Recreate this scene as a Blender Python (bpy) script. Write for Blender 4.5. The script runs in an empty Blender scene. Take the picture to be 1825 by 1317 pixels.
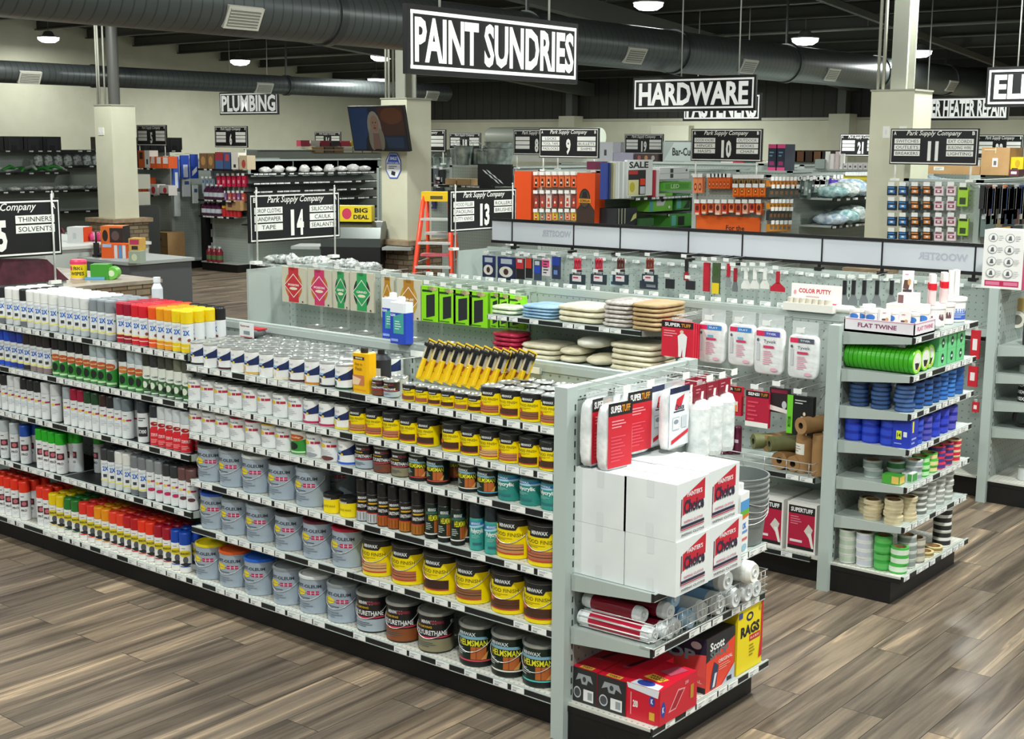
import bpy, math, random
from mathutils import Vector, Matrix
random.seed(7)
PI = math.pi
S = bpy.context.scene
COL = S.collection
R = random.Random(11)

# ------------------------------------------------------------------ camera
YAW, PIT, ROL, FPX = 0.679289280, 0.168230070, 0.0068522, 2387.85905
CH = 2.48
fwd = Vector((-math.sin(YAW)*math.cos(PIT), math.cos(YAW)*math.cos(PIT), -math.sin(PIT)))
_r0 = Vector((math.cos(YAW), math.sin(YAW), 0)); _u0 = _r0.cross(fwd)
rgt = math.cos(ROL)*_r0 + math.sin(ROL)*_u0
upv = -math.sin(ROL)*_r0 + math.cos(ROL)*_u0
CAM = Vector((0, 0, CH))
cd = bpy.data.cameras.new('camera'); cam = bpy.data.objects.new('camera', cd); COL.objects.link(cam)
cd.sensor_width = 36; cd.sensor_fit = 'HORIZONTAL'; cd.lens = FPX*36/1825; cd.clip_end = 200
cam.matrix_world = Matrix.Translation(CAM) @ Matrix((rgt, upv, -fwd)).transposed().to_4x4()
S.camera = cam
S.view_settings.view_transform = 'Standard'; S.view_settings.look = 'None'
S.view_settings.gamma = 1; S.view_settings.use_curve_mapping = False
S.view_settings.exposure = 0.0
S.cycles.max_bounces = 6; S.cycles.diffuse_bounces = 3; S.cycles.glossy_bounces = 3
S.cycles.transparent_max_bounces = 12; S.cycles.sample_clamp_indirect = 4
S.cycles.caustics_reflective = False; S.cycles.caustics_refractive = False
w = bpy.data.worlds.new('world'); S.world = w; w.use_nodes = True
w.node_tree.nodes['Background'].inputs[0].default_value = (0.93, 1.0, 0.96, 1)
w.node_tree.nodes['Background'].inputs[1].default_value = 0.3

def roofz(y): return 6.5 - 0.08*y
LIGHT_W = 290
def ceiling_lamp(x, y, z, n):
    d = bpy.data.lights.new('lamp_light', 'AREA'); d.shape = 'DISK'; d.size = 0.5; d.energy = LIGHT_W
    d.color = (0.97, 1.0, 0.95)
    if n < 7: d.energy = 150 if n else 80
    elif x < -15: d.energy = 175
    o = bpy.data.objects.new('lamp_light', d); COL.objects.link(o); o.location = (x, y, z-0.12)
    return o
# the lamps one can see (from the photograph), then the rest of the store's grid
LAMPS = [(-26.5,16.8),(-25.1,20.9),(-20.8,21.2),(-24.3,24.6),(-11.6,17.6),(-10.95,21.5),(-9.7,23.4)]
MORE_LAMPS = [(-19.5,13.0),(-19.5,7.5),(-19.5,2.0),(-12.5,11.5),(-12.5,5.5),(-12.5,0),(-6.5,9.2),(-6.5,3.6),(-6.5,-2),
              (-5.5,14.5),(-5.5,20.5),(-5.0,26.0),(-1.0,6.6),(-1.0,1.5),(-1,-4),(1.5,12),(1.5,18),(4.5,4),(-17.5,17.0),(-17,26)]
LZ = lambda y: roofz(y) - 0.5
for i, (x, y) in enumerate(LAMPS + MORE_LAMPS): ceiling_lamp(x, y, LZ(y), i)

def ray(px, py): return fwd*FPX + rgt*(px-912.5) - upv*(py-658.5)
def on_x(px, py, X): d = ray(px, py); return CAM + d*(X/d.x)
def on_y(px, py, Y): d = ray(px, py); return CAM + d*(Y/d.y)
def on_z(px, py, Z): d = ray(px, py); return CAM + d*((Z-CH)/d.z)
def proj(P):
    v = Vector(P)-CAM; q = v.dot(fwd); return 912.5+FPX*v.dot(rgt)/q, 658.5-FPX*v.dot(upv)/q
def xat(px, Y, z):          # world X where pixel column px meets the line (.., Y, z)
    y = 600
    for _ in range(4): P = on_y(px, y, Y); y = proj((P.x, Y, z))[1]
    return P.x
def yat(px, X, z):
    y = 600
    for _ in range(4): P = on_x(px, y, X); y = proj((X, P.y, z))[1]
    return P.y

# ------------------------------------------------------------------ materials
def lin(h):
    if isinstance(h, str):
        h = h.lstrip('#'); h = ''.join(a*2 for a in h) if len(h) == 3 else h; c = [int(h[i:i+2], 16)/255 for i in (0, 2, 4)]
        return [((x+.055)/1.055)**2.4 if x > .04045 else x/12.92 for x in c]
    return list(h)
_M = {}
def mat(col, rough=.5, metal=0., emit=0., alpha=1., trans=0.):
    k = (str(col), rough, metal, emit, alpha, trans)
    if k in _M: return _M[k]
    m = bpy.data.materials.new('surface_'+str(col).strip('#')); m.use_nodes = True
    b = m.node_tree.nodes['Principled BSDF']; c = lin(col)
    b.inputs['Base Color'].default_value = (*c, 1); b.inputs['Roughness'].default_value = rough
    b.inputs['Metallic'].default_value = metal
    if emit: b.inputs['Emission Color'].default_value = (*c, 1); b.inputs['Emission Strength'].default_value = emit
    if alpha < 1: b.inputs['Alpha'].default_value = alpha
    if trans: b.inputs['Transmission Weight'].default_value = trans
    _M[k] = m; return m
class NT:
    def __init__(s, name, rough=.5, metal=0):
        s.m = bpy.data.materials.new(name); s.m.use_nodes = True; s.t = s.m.node_tree
        s.b = s.t.nodes['Principled BSDF']; s.b.inputs['Roughness'].default_value = rough; s.b.inputs['Metallic'].default_value = metal
        s.tc = s.n('TexCoord')
    def n(s, kind, **k):
        nd = s.t.nodes.new('ShaderNode'+kind)
        for a, v in k.items():
            if a.startswith('i_'):
                key = a[2:]; key = int(key) if key.isdigit() else key.replace('_', ' ')
                nd.inputs[key].default_value = v
            else: setattr(nd, a, v)
        return nd
    def l(s, a, ao, b, bi): s.t.links.new(a.outputs[ao], b.inputs[bi])
    def math(s, op, a, b=None, v=None):
        nd = s.n('Math', operation=op)
        if isinstance(a, tuple): s.l(a[0], a[1], nd, 0)
        else: nd.inputs[0].default_value = a
        if isinstance(b, tuple): s.l(b[0], b[1], nd, 1)
        elif b is not None: nd.inputs[1].default_value = b
        return (nd, 0)
    def mix(s, fac, a, b, mode='MIX'):
        nd = s.n('Mix', data_type='RGBA', blend_type=mode)
        if isinstance(fac, tuple): s.l(fac[0], fac[1], nd, 0)
        else: nd.inputs[0].default_value = fac
        for i, q in ((6, a), (7, b)):
            if isinstance(q, tuple) and hasattr(q[0], 'outputs'): s.l(q[0], q[1], nd, i)
            else: nd.inputs[i].default_value = (*lin(q), 1)
        return (nd, 2)
    def base(s, q): s.l(q[0], q[1], s.b, 'Base Color')
def m_floor():
    s = NT('floor_planks', .42); mp = s.n('Mapping'); s.l(s.tc, 'Object', mp, 0); mp.inputs['Rotation'].default_value = (0, 0, PI/2)
    br = s.n('TexBrick', offset=.37, squash=1); s.l(mp, 0, br, 0)
    for k, v in (('Scale', 1), ('Mortar Size', .002), ('Brick Width', 1.22), ('Row Height', .2), ('Bias', 0)): br.inputs[k].default_value = v
    br.inputs['Color1'].default_value = (0, 0, 0, 1); br.inputs['Color2'].default_value = (1, 1, 1, 1); br.inputs['Mortar'].default_value = (.5, .5, .5, 1)
    wn = s.n('TexWhiteNoise', noise_dimensions='1D'); s.l(br, 'Color', wn, 'W')
    st = s.n('Mapping'); s.l(s.tc, 'Object', st, 0); st.inputs['Scale'].default_value = (7.5, .36, 1)
    off = s.n('VectorMath', operation='ADD'); sc = s.n('VectorMath', operation='SCALE'); s.l(wn, 'Color', sc, 0); sc.inputs['Scale'].default_value = 40
    s.l(st, 0, off, 0); s.l(sc, 0, off, 1)
    g = s.n('TexNoise', i_Scale=1.3, i_Detail=5, i_Roughness=.55, i_Distortion=.9); s.l(off, 0, g, 'Vector')
    g2 = s.n('TexNoise', i_Scale=5, i_Detail=4, i_Roughness=.7, i_Distortion=.4); s.l(off, 0, g2, 'Vector')
    r = s.n('ValToRGB'); e = r.color_ramp.elements
    e[0].position = .28; e[0].color = (*lin('#463d34'), 1); e[1].position = .76; e[1].color = (*lin('#c4b299'), 1)
    for p, c in ((.40, '#5d5348'), (.5, '#776b5e'), (.6, '#857868'), (.65, '#b09b83'), (.68, '#8c7f6f')): q = e.new(p); q.color = (*lin(c), 1)
    s.l(g, 'Fac', r, 0)
    r2 = s.n('ValToRGB'); r2.color_ramp.elements[0].position = .3; r2.color_ramp.elements[0].color = (.7, .7, .71, 1); r2.color_ramp.elements[1].position = .7; r2.color_ramp.elements[1].color = (1.2, 1.18, 1.13, 1)
    s.l(g2, 'Fac', r2, 0)
    c1 = s.mix(1., (r, 0), (r2, 0), 'MULTIPLY')
    r3 = s.n('ValToRGB'); r3.color_ramp.elements[0].color = (.74, .75, .76, 1); r3.color_ramp.elements[1].color = (1.22, 1.19, 1.12, 1); s.l(br, 'Color', r3, 0)
    c2 = s.mix(1., c1, (r3, 0), 'MULTIPLY')
    s.base(s.mix((br, 'Fac'), c2, '#2c2620'))
    bp = s.n('Bump', i_Strength=.12, i_Distance=.01); s.l(g2, 'Fac', bp, 'Height'); s.l(bp, 0, s.b, 'Normal')
    return s.m
def m_dots(name, col, hole, axes, pitch=.0254, rad=.0035, slot=False):
    s = NT(name, .45); sp = s.n('SeparateXYZ'); s.l(s.tc, 'Object', sp, 0)
    q = []
    for a in axes:
        f = s.math('FRACT', s.math('DIVIDE', (sp, a), pitch)); q.append(s.math('SUBTRACT', f, .5))
    d = s.math('SQRT', s.math('ADD', s.math('MULTIPLY', q[0], q[0]), s.math('MULTIPLY', q[1], q[1])))
    s.base(s.mix(s.math('LESS_THAN', d, rad/pitch), col, hole)); return s.m
def m_brick():
    s = NT('stacked_stone', .8); sp = s.n('SeparateXYZ'); s.l(s.tc, 'Object', sp, 0)
    cb = s.n('CombineXYZ'); a = s.math('ADD', (sp, 0), (sp, 1)); s.l(a[0], 0, cb, 0); s.l(sp, 2, cb, 1)
    br = s.n('TexBrick', offset=.45); s.l(cb, 0, br, 0)
    for k, v in (('Scale', 1), ('Mortar Size', .008), ('Brick Width', .2), ('Row Height', .075)): br.inputs[k].default_value = v
    br.inputs['Color1'].default_value = (*lin('#a8967b'), 1); br.inputs['Color2'].default_value = (*lin('#847158'), 1); br.inputs['Mortar'].default_value = (*lin('#5f5342'), 1)
    nz = s.n('TexNoise', i_Scale=14, i_Detail=4); s.l(s.tc, 'Object', nz, 0)
    s.base(s.mix(.35, (br, 'Color'), (nz, 'Color'), 'OVERLAY'))
    bp = s.n('Bump', i_Strength=.6, i_Distance=.02, invert=True); s.l(br, 'Fac', bp, 'Height'); s.l(bp, 0, s.b, 'Normal'); return s.m
def m_noise(name, c1, c2, scale, rough=.6, metal=0, bump=0, stretch=(1, 1, 1), detail=3):
    s = NT(name, rough, metal); mp = s.n('Mapping'); s.l(s.tc, 'Object', mp, 0); mp.inputs['Scale'].default_value = stretch
    nz = s.n('TexNoise', i_Scale=scale, i_Detail=detail); s.l(mp, 0, nz, 0)
    r = s.n('ValToRGB'); r.color_ramp.elements[0].position = .35; r.color_ramp.elements[1].position = .65
    r.color_ramp.elements[0].color = (*lin(c1), 1); r.color_ramp.elements[1].color = (*lin(c2), 1)
    s.l(nz, 'Fac', r, 0); s.base((r, 0))
    if bump: bp = s.n('Bump', i_Strength=bump, i_Distance=.02); s.l(nz, 'Fac', bp, 'Height'); s.l(bp, 0, s.b, 'Normal')
    return s.m
def m_ribs(name, c1, c2, axis, pitch, rough=.4, metal=0., bump=.5):
    s = NT(name, rough, metal); sp = s.n('SeparateXYZ'); s.l(s.tc, 'Object', sp, 0)
    f = s.math('FRACT', s.math('DIVIDE', (sp, axis), pitch)); k = s.math('LESS_THAN', f, .14)
    s.base(s.mix(k, c1, c2)); bp = s.n('Bump', i_Strength=bump, i_Distance=.02, invert=True); s.l(k[0], 0, bp, 'Height'); s.l(bp, 0, s.b, 'Normal'); return s.m
STEEL = mat('#adb8b3', .38); STEEL_D = mat('#8d9693', .45); POST = mat('#b2bfbb', .35)
PEGX = m_dots('pegboard_x', '#a6b1ac', '#76817d', (0, 2), .0508, .0058); PEGB = m_dots('pegboard_back', '#929c97', '#5e6865', (0, 2), .0508, .0058)
DECK = m_dots('perforated_deck', '#cfd0c6', '#9a9a90', (0, 1), .028, .005)
BLACK = mat('#060607', .55); BLK2 = mat('#1b1c1f', .5); WHITE = mat('#f3f5f3', .4); CREAM = m_noise('cream_paint', '#d3d3bb', '#d8d8c1', 3, .7)
CHROME = mat('#c9cdcc', .22, 1.); WIRE = mat('#d9dcda', .3, .6); LIDM = mat('#c4c9c6', .28, .78)
CLEAR = mat('#e8eeee', .12, 0, 0, .32); FROST = m_noise('frosted_film', '#d7e0e0', '#f4f7f5', 18, .25, bump=.4)
CARD = m_noise('brown_card', '#b08a5c', '#ba9566', 6, .75); KRAFT = m_noise('kraft_paper', '#9b7448', '#a57f53', 10, .7)
TAGW = mat('#f2f4f1', .4); TAGT = mat('#9aa4a8', .6)

# ------------------------------------------------------------------ mesh builder
_T = {}
def text_geom(s, bold=.0, shear=0.):
    k = (s, bold, shear)
    if k not in _T:
        if isinstance(bold, tuple): bold, shear = bold
        c = bpy.data.curves.new('t', 'FONT'); c.body = s; c.resolution_u = 2; c.offset = bold; c.shear = shear
        o = bpy.data.objects.new('t', c); COL.objects.link(o); bpy.context.view_layer.update()
        me = bpy.data.meshes.new_from_object(o.evaluated_get(bpy.context.evaluated_depsgraph_get()))
        vs = [(v.co.x, v.co.y) for v in me.vertices]; fs = [tuple(p.vertices) for p in me.polygons]
        if vs:
            x0 = min(v[0] for v in vs); x1 = max(v[0] for v in vs); y0 = min(v[1] for v in vs); y1 = max(v[1] for v in vs)
            vs = [((v[0]-x0)/(x1-x0+1e-9)-.5, (v[1]-y0)/(y1-y0+1e-9)-.5) for v in vs]
        _T[k] = (vs, fs, (x1-x0)/(y1-y0) if vs else 1)
        bpy.data.objects.remove(o); bpy.data.curves.remove(c); bpy.data.meshes.remove(me)
    return _T[k]
def clipx(p, x, keep_right):
    out = []
    for i in range(len(p)):
        a, b = p[i-1], p[i]; ia = (a[0] >= x) == keep_right or a[0] == x; ib = (b[0] >= x) == keep_right or b[0] == x
        if ia != ib: t = (x-a[0])/(b[0]-a[0]); out.append((x, a[1]+t*(b[1]-a[1])))
        if ib: out.append(b)
    return out
class Flat:
    def __init__(s, o, u, v, W, H):          # x in -1..1 over W, y in 0..1 over H
        s.o, s.u, s.v = Vector(o), Vector(u), Vector(v); s.n = s.u.cross(s.v).normalized(); s.W, s.H = W, H; s.step = None; s.off = .0006
    def __call__(s, x, y, l): return s.o + s.u*(x*s.W/2) + s.v*(y*s.H) + s.n*(s.off*l)
class Round:                                  # x in -1..1 over +-80 degrees, facing local -y
    def __init__(s, r, z0, z1, cx=0, cy=0, span=1.4): s.r, s.z0, s.z1, s.cx, s.cy, s.a = r, z0, z1, cx, cy, span; s.step = .1; s.W = 2*span*r; s.H = z1-z0; s.off = .0004
    def __call__(s, x, y, l):
        r = s.r+s.off*l; a = x*s.a; return Vector((s.cx+r*math.sin(a), s.cy-r*math.cos(a), s.z0+y*(s.z1-s.z0)))
class MB:
    def __init__(s): s.v = []; s.f = []; s.m = []; s.sm = []; s.mats = []; s.X = None
    def mi(s, m):
        if isinstance(m, str): m = mat(m)
        if m not in s.mats: s.mats.append(m)
        return s.mats.index(m)
    def add(s, vs, fs, m, smooth=False):
        b = len(s.v); X = s.X
        s.v += [tuple(X @ Vector(v)) if X is not None else tuple(v) for v in vs]
        i = s.mi(m)
        for f in fs: s.f.append(tuple(b+k for k in f)); s.m.append(i); s.sm.append(smooth)
        return s
    def box(s, x0, y0, z0, x1, y1, z1, m):
        v = [(x, y, z) for x in (x0, x1) for y in (y0, y1) for z in (z0, z1)]
        return s.add(v, [(0, 1, 3, 2), (4, 6, 7, 5), (0, 4, 5, 1), (2, 3, 7, 6), (0, 2, 6, 4), (1, 5, 7, 3)], m)
    def quad(s, a, b, c, d, m): return s.add([a, b, c, d], [(0, 1, 2, 3)], m)
    def lathe(s, prof, m, seg=28, cx=0, cy=0, cap0=True, cap1=True, ax='z'):
        def P(r, z, k):
            a = 2*PI*k/seg; p = (r*math.cos(a), r*math.sin(a), z)
            if ax == 'x': p = (z, r*math.cos(a), r*math.sin(a))
            if ax == 'y': p = (r*math.sin(a), z, r*math.cos(a))
            return (p[0]+(cx if ax != 'x' else 0), p[1]+(cy if ax == 'z' else 0), p[2]+(0 if ax == 'z' else cy))
        ms = m if isinstance(m, list) else [m]*(len(prof)-1)
        for i in range(len(prof)-1):
            (r0, z0), (r1, z1) = prof[i], prof[i+1]
            v = [P(r0, z0, k) for k in range(seg)]+[P(r1, z1, k) for k in range(seg)]
            s.add(v, [(k, (k+1) % seg, seg+(k+1) % seg, seg+k) for k in range(seg)], ms[i], True)
        if cap0 and prof[0][0] > 1e-5: s.add([P(prof[0][0], prof[0][1], k) for k in range(seg)], [tuple(range(seg))[::-1]], ms[0])
        if cap1 and prof[-1][0] > 1e-5: s.add([P(prof[-1][0], prof[-1][1], k) for k in range(seg)], [tuple(range(seg))], ms[-1])
        return s
    def tube(s, pts, r, m, seg=6, closed=False):
        pts = [Vector(p) for p in pts]; n = len(pts); rings = []
        for i, p in enumerate(pts):
            a = pts[(i-1) % n] if closed or i > 0 else p; b = pts[(i+1) % n] if closed or i < n-1 else p
            t = (b-a).normalized(); h = Vector((0, 0, 1)) if abs(t.z) < .9 else Vector((1, 0, 0))
            u = t.cross(h).normalized(); w_ = t.cross(u)
            rr = r[i] if isinstance(r, (list, tuple)) else r
            rings.append([p+(u*math.cos(2*PI*k/seg)+w_*math.sin(2*PI*k/seg))*rr for k in range(seg)])
        v = [q for g in rings for q in g]; f = []
        for i in range(n if closed else n-1):
            j = (i+1) % n
            f += [(i*seg+k, i*seg+(k+1) % seg, j*seg+(k+1) % seg, j*seg+k) for k in range(seg)]
        if not closed: f += [tuple(range(seg))[::-1], tuple((n-1)*seg+k for k in range(seg))]
        return s.add(v, f, m, True)
    def prism(s, poly, z0, z1, m):      # poly in xy
        n = len(poly); v = [(x, y, z0) for x, y in poly]+[(x, y, z1) for x, y in poly]
        return s.add(v, [tuple(range(n))[::-1], tuple(range(n, 2*n))]+[(k, (k+1) % n, n+(k+1) % n, n+k) for k in range(n)], m)
    def pillow(s, cx, cy, cz, sx, sy, sz, m, nx=8, ny=8, p=2.6, seed=0, wob=.0):   # soft bag: superellipsoid, sizes are half extents
        rr = random.Random(seed); v = []; f = []
        def sp(c, e): return math.copysign(abs(c)**e, c)
        e = 2/p
        for j in range(ny+1):
            ph = -PI/2+PI*j/ny
            for i in range(nx):
                th = 2*PI*i/nx; k = 1+rr.uniform(-wob, wob)
                v.append((cx+sx*k*sp(math.cos(ph), e)*sp(math.cos(th), e), cy+sy*k*sp(math.cos(ph), e)*sp(math.sin(th), e), cz+sz*k*sp(math.sin(ph), e)))
        for j in range(ny):
            for i in range(nx): f.append((j*nx+i, j*nx+(i+1) % nx, (j+1)*nx+(i+1) % nx, (j+1)*nx+i))
        return s.add(v, f, m, True)
    def dec(s, sf, ops, l0=1):
        for n, o in enumerate(ops):
            l = l0+n*.5; k = o[0]; c = o[-1]; ps = None
            if k == 'r': ps = [(o[1], o[2]), (o[3], o[2]), (o[3], o[4]), (o[1], o[4])]
            elif k == 'e': ps = [(o[1]+o[3]*math.cos(t*PI/8), o[2]+o[4]*math.sin(t*PI/8)) for t in range(16)]
            elif k == 'p': ps = o[1]
            elif k == 't':      # ('t', text, cx, cy, w, h, bold, color)
                vs, fs, asp = text_geom(o[1], o[6] if len(o) > 7 else .02)
                wd = o[4]
                if wd <= 0: wd = asp*o[5]*s_h(sf)/(sf.W/2)*(-wd if wd < 0 else 1)
                s.add([sf(o[2]+x*wd, o[3]+y*o[5], l) for x, y in vs], fs, c); continue
            elif k == 'L':      # ('L', x0, y0, x1, y1, n, color) lines of small print
                n_ = o[5]; dy = (o[4]-o[2])/n_
                for i in range(n_):
                    xe = o[1]+(o[3]-o[1])*(.6+.4*((i*37) % 10)/10)
                    s.dec(sf, [('r', o[1], o[2]+dy*(i+.3), xe, o[2]+dy*(i+.7), c)], l)
                continue
            if sf.step:
                st = sf.step; x0 = min(p[0] for p in ps); x1 = max(p[0] for p in ps); i0 = math.floor(x0/st); i1 = math.ceil(x1/st)
                for i in range(i0, i1):
                    q = clipx(clipx(ps, i*st, True), (i+1)*st, False)
                    if len(q) > 2: s.add([sf(x, y, l) for x, y in q], [tuple(range(len(q)))], c)
            else: s.add([sf(x, y, l) for x, y in ps], [tuple(range(len(ps)))], c)
        return s
    def mesh(s, name='m'):
        me = bpy.data.meshes.new(name); me.from_pydata(s.v, [], s.f)
        for m in s.mats: me.materials.append(m)
        me.polygons.foreach_set('material_index', s.m); me.polygons.foreach_set('use_smooth', s.sm); me.update()
        return me
def s_h(sf): return sf.H
def ob(name, data, parent=None, loc=(0, 0, 0), rz=0):
    if isinstance(data, MB): data = data.mesh(name)
    o = bpy.data.objects.new(name, data); COL.objects.link(o); o.parent = parent; o.location = loc; o.rotation_euler = (0, 0, rz); return o
def tag(o, label, cat, group=None):
    o['label'] = label; o['category'] = cat
    if group: o['group'] = group
    return o
def struct(name, mb, **k): o = ob(name, mb, **k); o['kind'] = 'structure'; return o
def root(name, label, cat, loc=(0, 0, 0), rz=0, group=None): return tag(ob(name, None, None, loc, rz), label, cat, group)
def proto(*parts): return [(p[0], p[1].mesh(p[0]) if isinstance(p[1], MB) else p[1], [(q[0], q[1].mesh(q[0])) for q in (p[2] if len(p) > 2 else [])]) for p in parts]
def put(pr, name, label, cat, loc, rz=0, group=None, rot=None, scale=None):
    if len(pr) == 1 and pr[0][0] is None: o = ob(name, pr[0][1], None, loc, rz)
    else:
        o = ob(name, None, None, loc, rz)
        for pn, me, subs in pr:
            c = ob(pn, me, o)
            for sn, sm in subs: ob(sn, sm, c)
    if rot: o.rotation_euler = rot
    if scale: o.scale = scale
    return tag(o, label, cat, group)
def single(mb): return [(None, mb.mesh('m'), [])]
ORD = 'first second third fourth fifth sixth seventh eighth ninth tenth eleventh twelfth thirteenth fourteenth fifteenth sixteenth seventeenth eighteenth nineteenth twentieth'.split()
def nth(i): return ORD[i] if i < 20 else ('twenty-'+ORD[i-20] if i < 29 else 'thirtieth')
# ------------------------------------------------------------------ room shell
XL, YB = -27.9, 28.7
struct('floor', MB().quad((-29, -8, 0), (8, -8, 0), (8, 29.5, 0), (-29, 29.5, 0), m_floor()))
roofm = m_noise('roof_deck', '#3d3e38', '#4e4f46', .8, .85)
mb = MB()
mb.quad((-29, -8, roofz(-8)), (-29, 29.5, roofz(29.5)), (8, 29.5, roofz(29.5)), (8, -8, roofz(-8)), roofm)
struct('ceiling', mb)
PUR = mat('#4a4b45', .7)
for i, y in enumerate([13.5+1.3*k for k in range(12)]):
    struct('trim_%d' % (i+1), MB().box(-28, y, roofz(y)-.2, 8, y+.07, roofz(y)-.01, PUR).box(-28, y-.06, roofz(y)-.22, 8, y+.07, roofz(y)-.2, PUR))
for i, x in enumerate((-20.6, -13.3, -6.0, -16.9, -9.6, -2.4)):
    h = .34 if i < 3 else .1; t = .1 if i < 3 else .04; z = lambda y: roofz(y)-.23
    m = MB(); a, b = -2, 28.7
    v = [(x+dx, y, z(y)-dz) for dx in (-t, t) for y in (a, b) for dz in (0, h)]
    m.add(v, [(0, 1, 3, 2), (4, 6, 7, 5), (0, 4, 5, 1), (2, 3, 7, 6), (0, 2, 6, 4), (1, 5, 7, 3)], mat('#55564f', .6))
    struct('trim_%d' % (i+20), m)
struct('wall_left', MB().box(XL-.2, -8, 0, XL, YB+.2, 7.4, CREAM))
struct('wall_back', MB().box(-28.2, YB, 0, 8, YB+.2, 3.05, CREAM))
mb = MB(); cor = m_ribs('dark_liner', '#34342f', '#26261f', 0, .3, .8)
mb.box(-28.2, YB+.02, 3.05, 8, YB+.2, 6.2, cor); struct('wall_back_upper', mb)
struct('trim_40', MB().box(-28.2, YB-.04, 3.02, 8, YB+.02, 3.08, mat('#b9b9a6')))
for i, x in enumerate((-21.1, -13.5, -6.0)):
    struct('column_wall_%d' % i, MB().box(x-.25, YB-.4, 0, x+.25, YB-.01, 3.15, CREAM))
    struct('column_steel_%d' % i, MB().box(x-.1, YB-.3, 3.15, x+.1, YB-.05, 4.6, mat('#5a5b54', .6)))
struct('wall_beyond', MB().box(-18.6, YB-.25, 0, -17.5, YB-.02, 2.9, mat('#c9c9b5', .7)))

# three free columns: drywall wrap, stone base with ledge, steel and conduits above
STONE = m_brick(); LEDGE = m_noise('ledge_stone', '#8f7b60', '#a8947a', 9, .8, bump=.3)
def column(cx, cy, kind, label, sides):
    r = root('store_column', label, 'column', (cx, cy, 0)); s = .25
    ob('drywall_wrap', MB().box(-s, -s, 1.1, s, s, 3.06, CREAM).box(-s-.01, -s-.01, 3.06, s+.01, s+.01, 3.08, mat('#a5a595')), r)
    ob('stone_base', MB().box(-.36, -.36, 0, .36, .36, 1.03, STONE), r)
    ob('ledge', MB().box(-.42, -.42, 1.03, .42, .42, 1.1, LEDGE), r)
    st = mat('#4b4c48' if kind == 0 else '#9a9c90', .5)
    ob('steel_column', MB().box(-.09, -.12, 3.08, .09, -.1, 6, st).box(-.09, .1, 3.08, .09, .12, 6, st).box(-.015, -.1, 3.08, .015, .1, 6, st) if kind else MB().lathe([(.1, 3.08), (.1, 6)], st, 20), r)
    for dx, dy in ((-.2, -.2), (-.14, -.2), (-.2, -.05)): ob('conduit', MB().tube([(dx, dy, 3.08), (dx, dy, 5.6)], .018, '#b9bbae'), r)
    if sides: 
        for k, px in enumerate(sides): ob('switch_plate', MB().box(px-.04, -s-.008, 2.55, px+.04, -s, 2.68, '#eef0ea').box(px-.008, -s-.014, 2.59, px+.008, -s-.008, 2.64, '#dcdeda'), r)
    return r
column(-20.6, 14.3, 0, 'cream wrapped column on stacked stone base, behind the service counters', (-.1, -.02))
column(-13.35, 14.1, 1, 'cream wrapped column on stacked stone base, carrying the wall television', None)
column(-6.22, 14.6, 1, 'cream wrapped column beside the number 11 aisle sign', (-.05, .14))

# ducts
DUCT = m_ribs('spiral_duct', '#555b5b', '#434949', 1, .12, .36, .5, .3)
def duct(x, z, r0, y0, y1, label, flanges, vents, vang):
    r = root('spiral_duct', label, 'duct', (x, 0, z))
    ob('duct_tube', MB().lathe([(r0, y0), (r0, y1)], DUCT, 40, ax='y'), r)
    for y in flanges: ob('joint_band', MB().lathe([(r0+.02, y-.05), (r0+.02, y+.05)], mat('#4b5051', .35, .6), 40, ax='y'), r)
    for y in vents:
        m = MB(); m.X = Matrix.Translation((0, y, 0)) @ Matrix.Rotation(vang, 4, 'Y')
        q = r0; m.box(-.11, -.21, q-.05, .11, .21, q+.012, '#c9c9be').box(-.085, -.18, q+.005, .085, .18, q+.016, '#85857c')
        for k in range(6): m.box(-.085+.03*k, -.18, q+.012, -.078+.03*k, .18, q+.022, '#c9c9be')
        ob('air_register', m, r)
    for y in flanges[::2]: ob('hanger_strap', MB().box(-.012, y-.02, r0, .012, y+.02, roofz(y)-z-.02, '#3f4140'), r)
    return r
vy = [on_x(p[0], p[1], -10.2).y for p in ((415, 27), (1115, 100), (1318, 120), (1468, 131), (1683, 149))]
duct(-10.3, 3.735, .285, 4.5, 28.6, 'big dark spiral air duct running the whole store overhead', [5.6, 9.7, 13, 16.3, 19.6, 23, 26.2], vy, math.radians(118))
vy = [on_x(p[0], p[1], -21.4).y for p in ((55, 138), (473, 155), (772, 172))]
duct(-21.6, 3.61, .19, 8, 24.2, 'thinner spiral air duct in front of the cream side wall', [10, 14.6, 19.2, 22.5], vy, math.radians(118))
# lamps
HOUS = mat('#8a8c86', .4, .5); LENS = mat('#ffffff', .4, 0, 14.)
for i, (x, y) in enumerate(LAMPS + MORE_LAMPS[:12]):
    z = LZ(y); lab = ['by the cream side wall above the thin duct', 'above the plumbing sign', 'beside the television column', 'farthest back by the side wall', 'above the hardware sign, nearest', 'beyond the big duct by the number 10 aisle', 'farthest back by the last column'][i] if i < 7 else None
    r = root('high_bay_lamp', 'round white high bay lamp '+(lab or 'overhead outside the view'), 'ceiling lamp', (x, y, z), 0, 'high bay ceiling lamps')
    ob('housing', MB().lathe([(.05, .12), (.09, .1), (.13, .02), (.24, 0), (.24, -.02)], HOUS, 24), r)
    ob('lens', MB().lathe([(.225, -.02), (.215, -.07), (.14, -.12), (0, -.135)], LENS, 24, cap0=False), r)
    ob('cable', MB().tube([(0, 0, .12), (0, 0, roofz(y)-z-.02)], .008, '#6d6f6a'), r)
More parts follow.
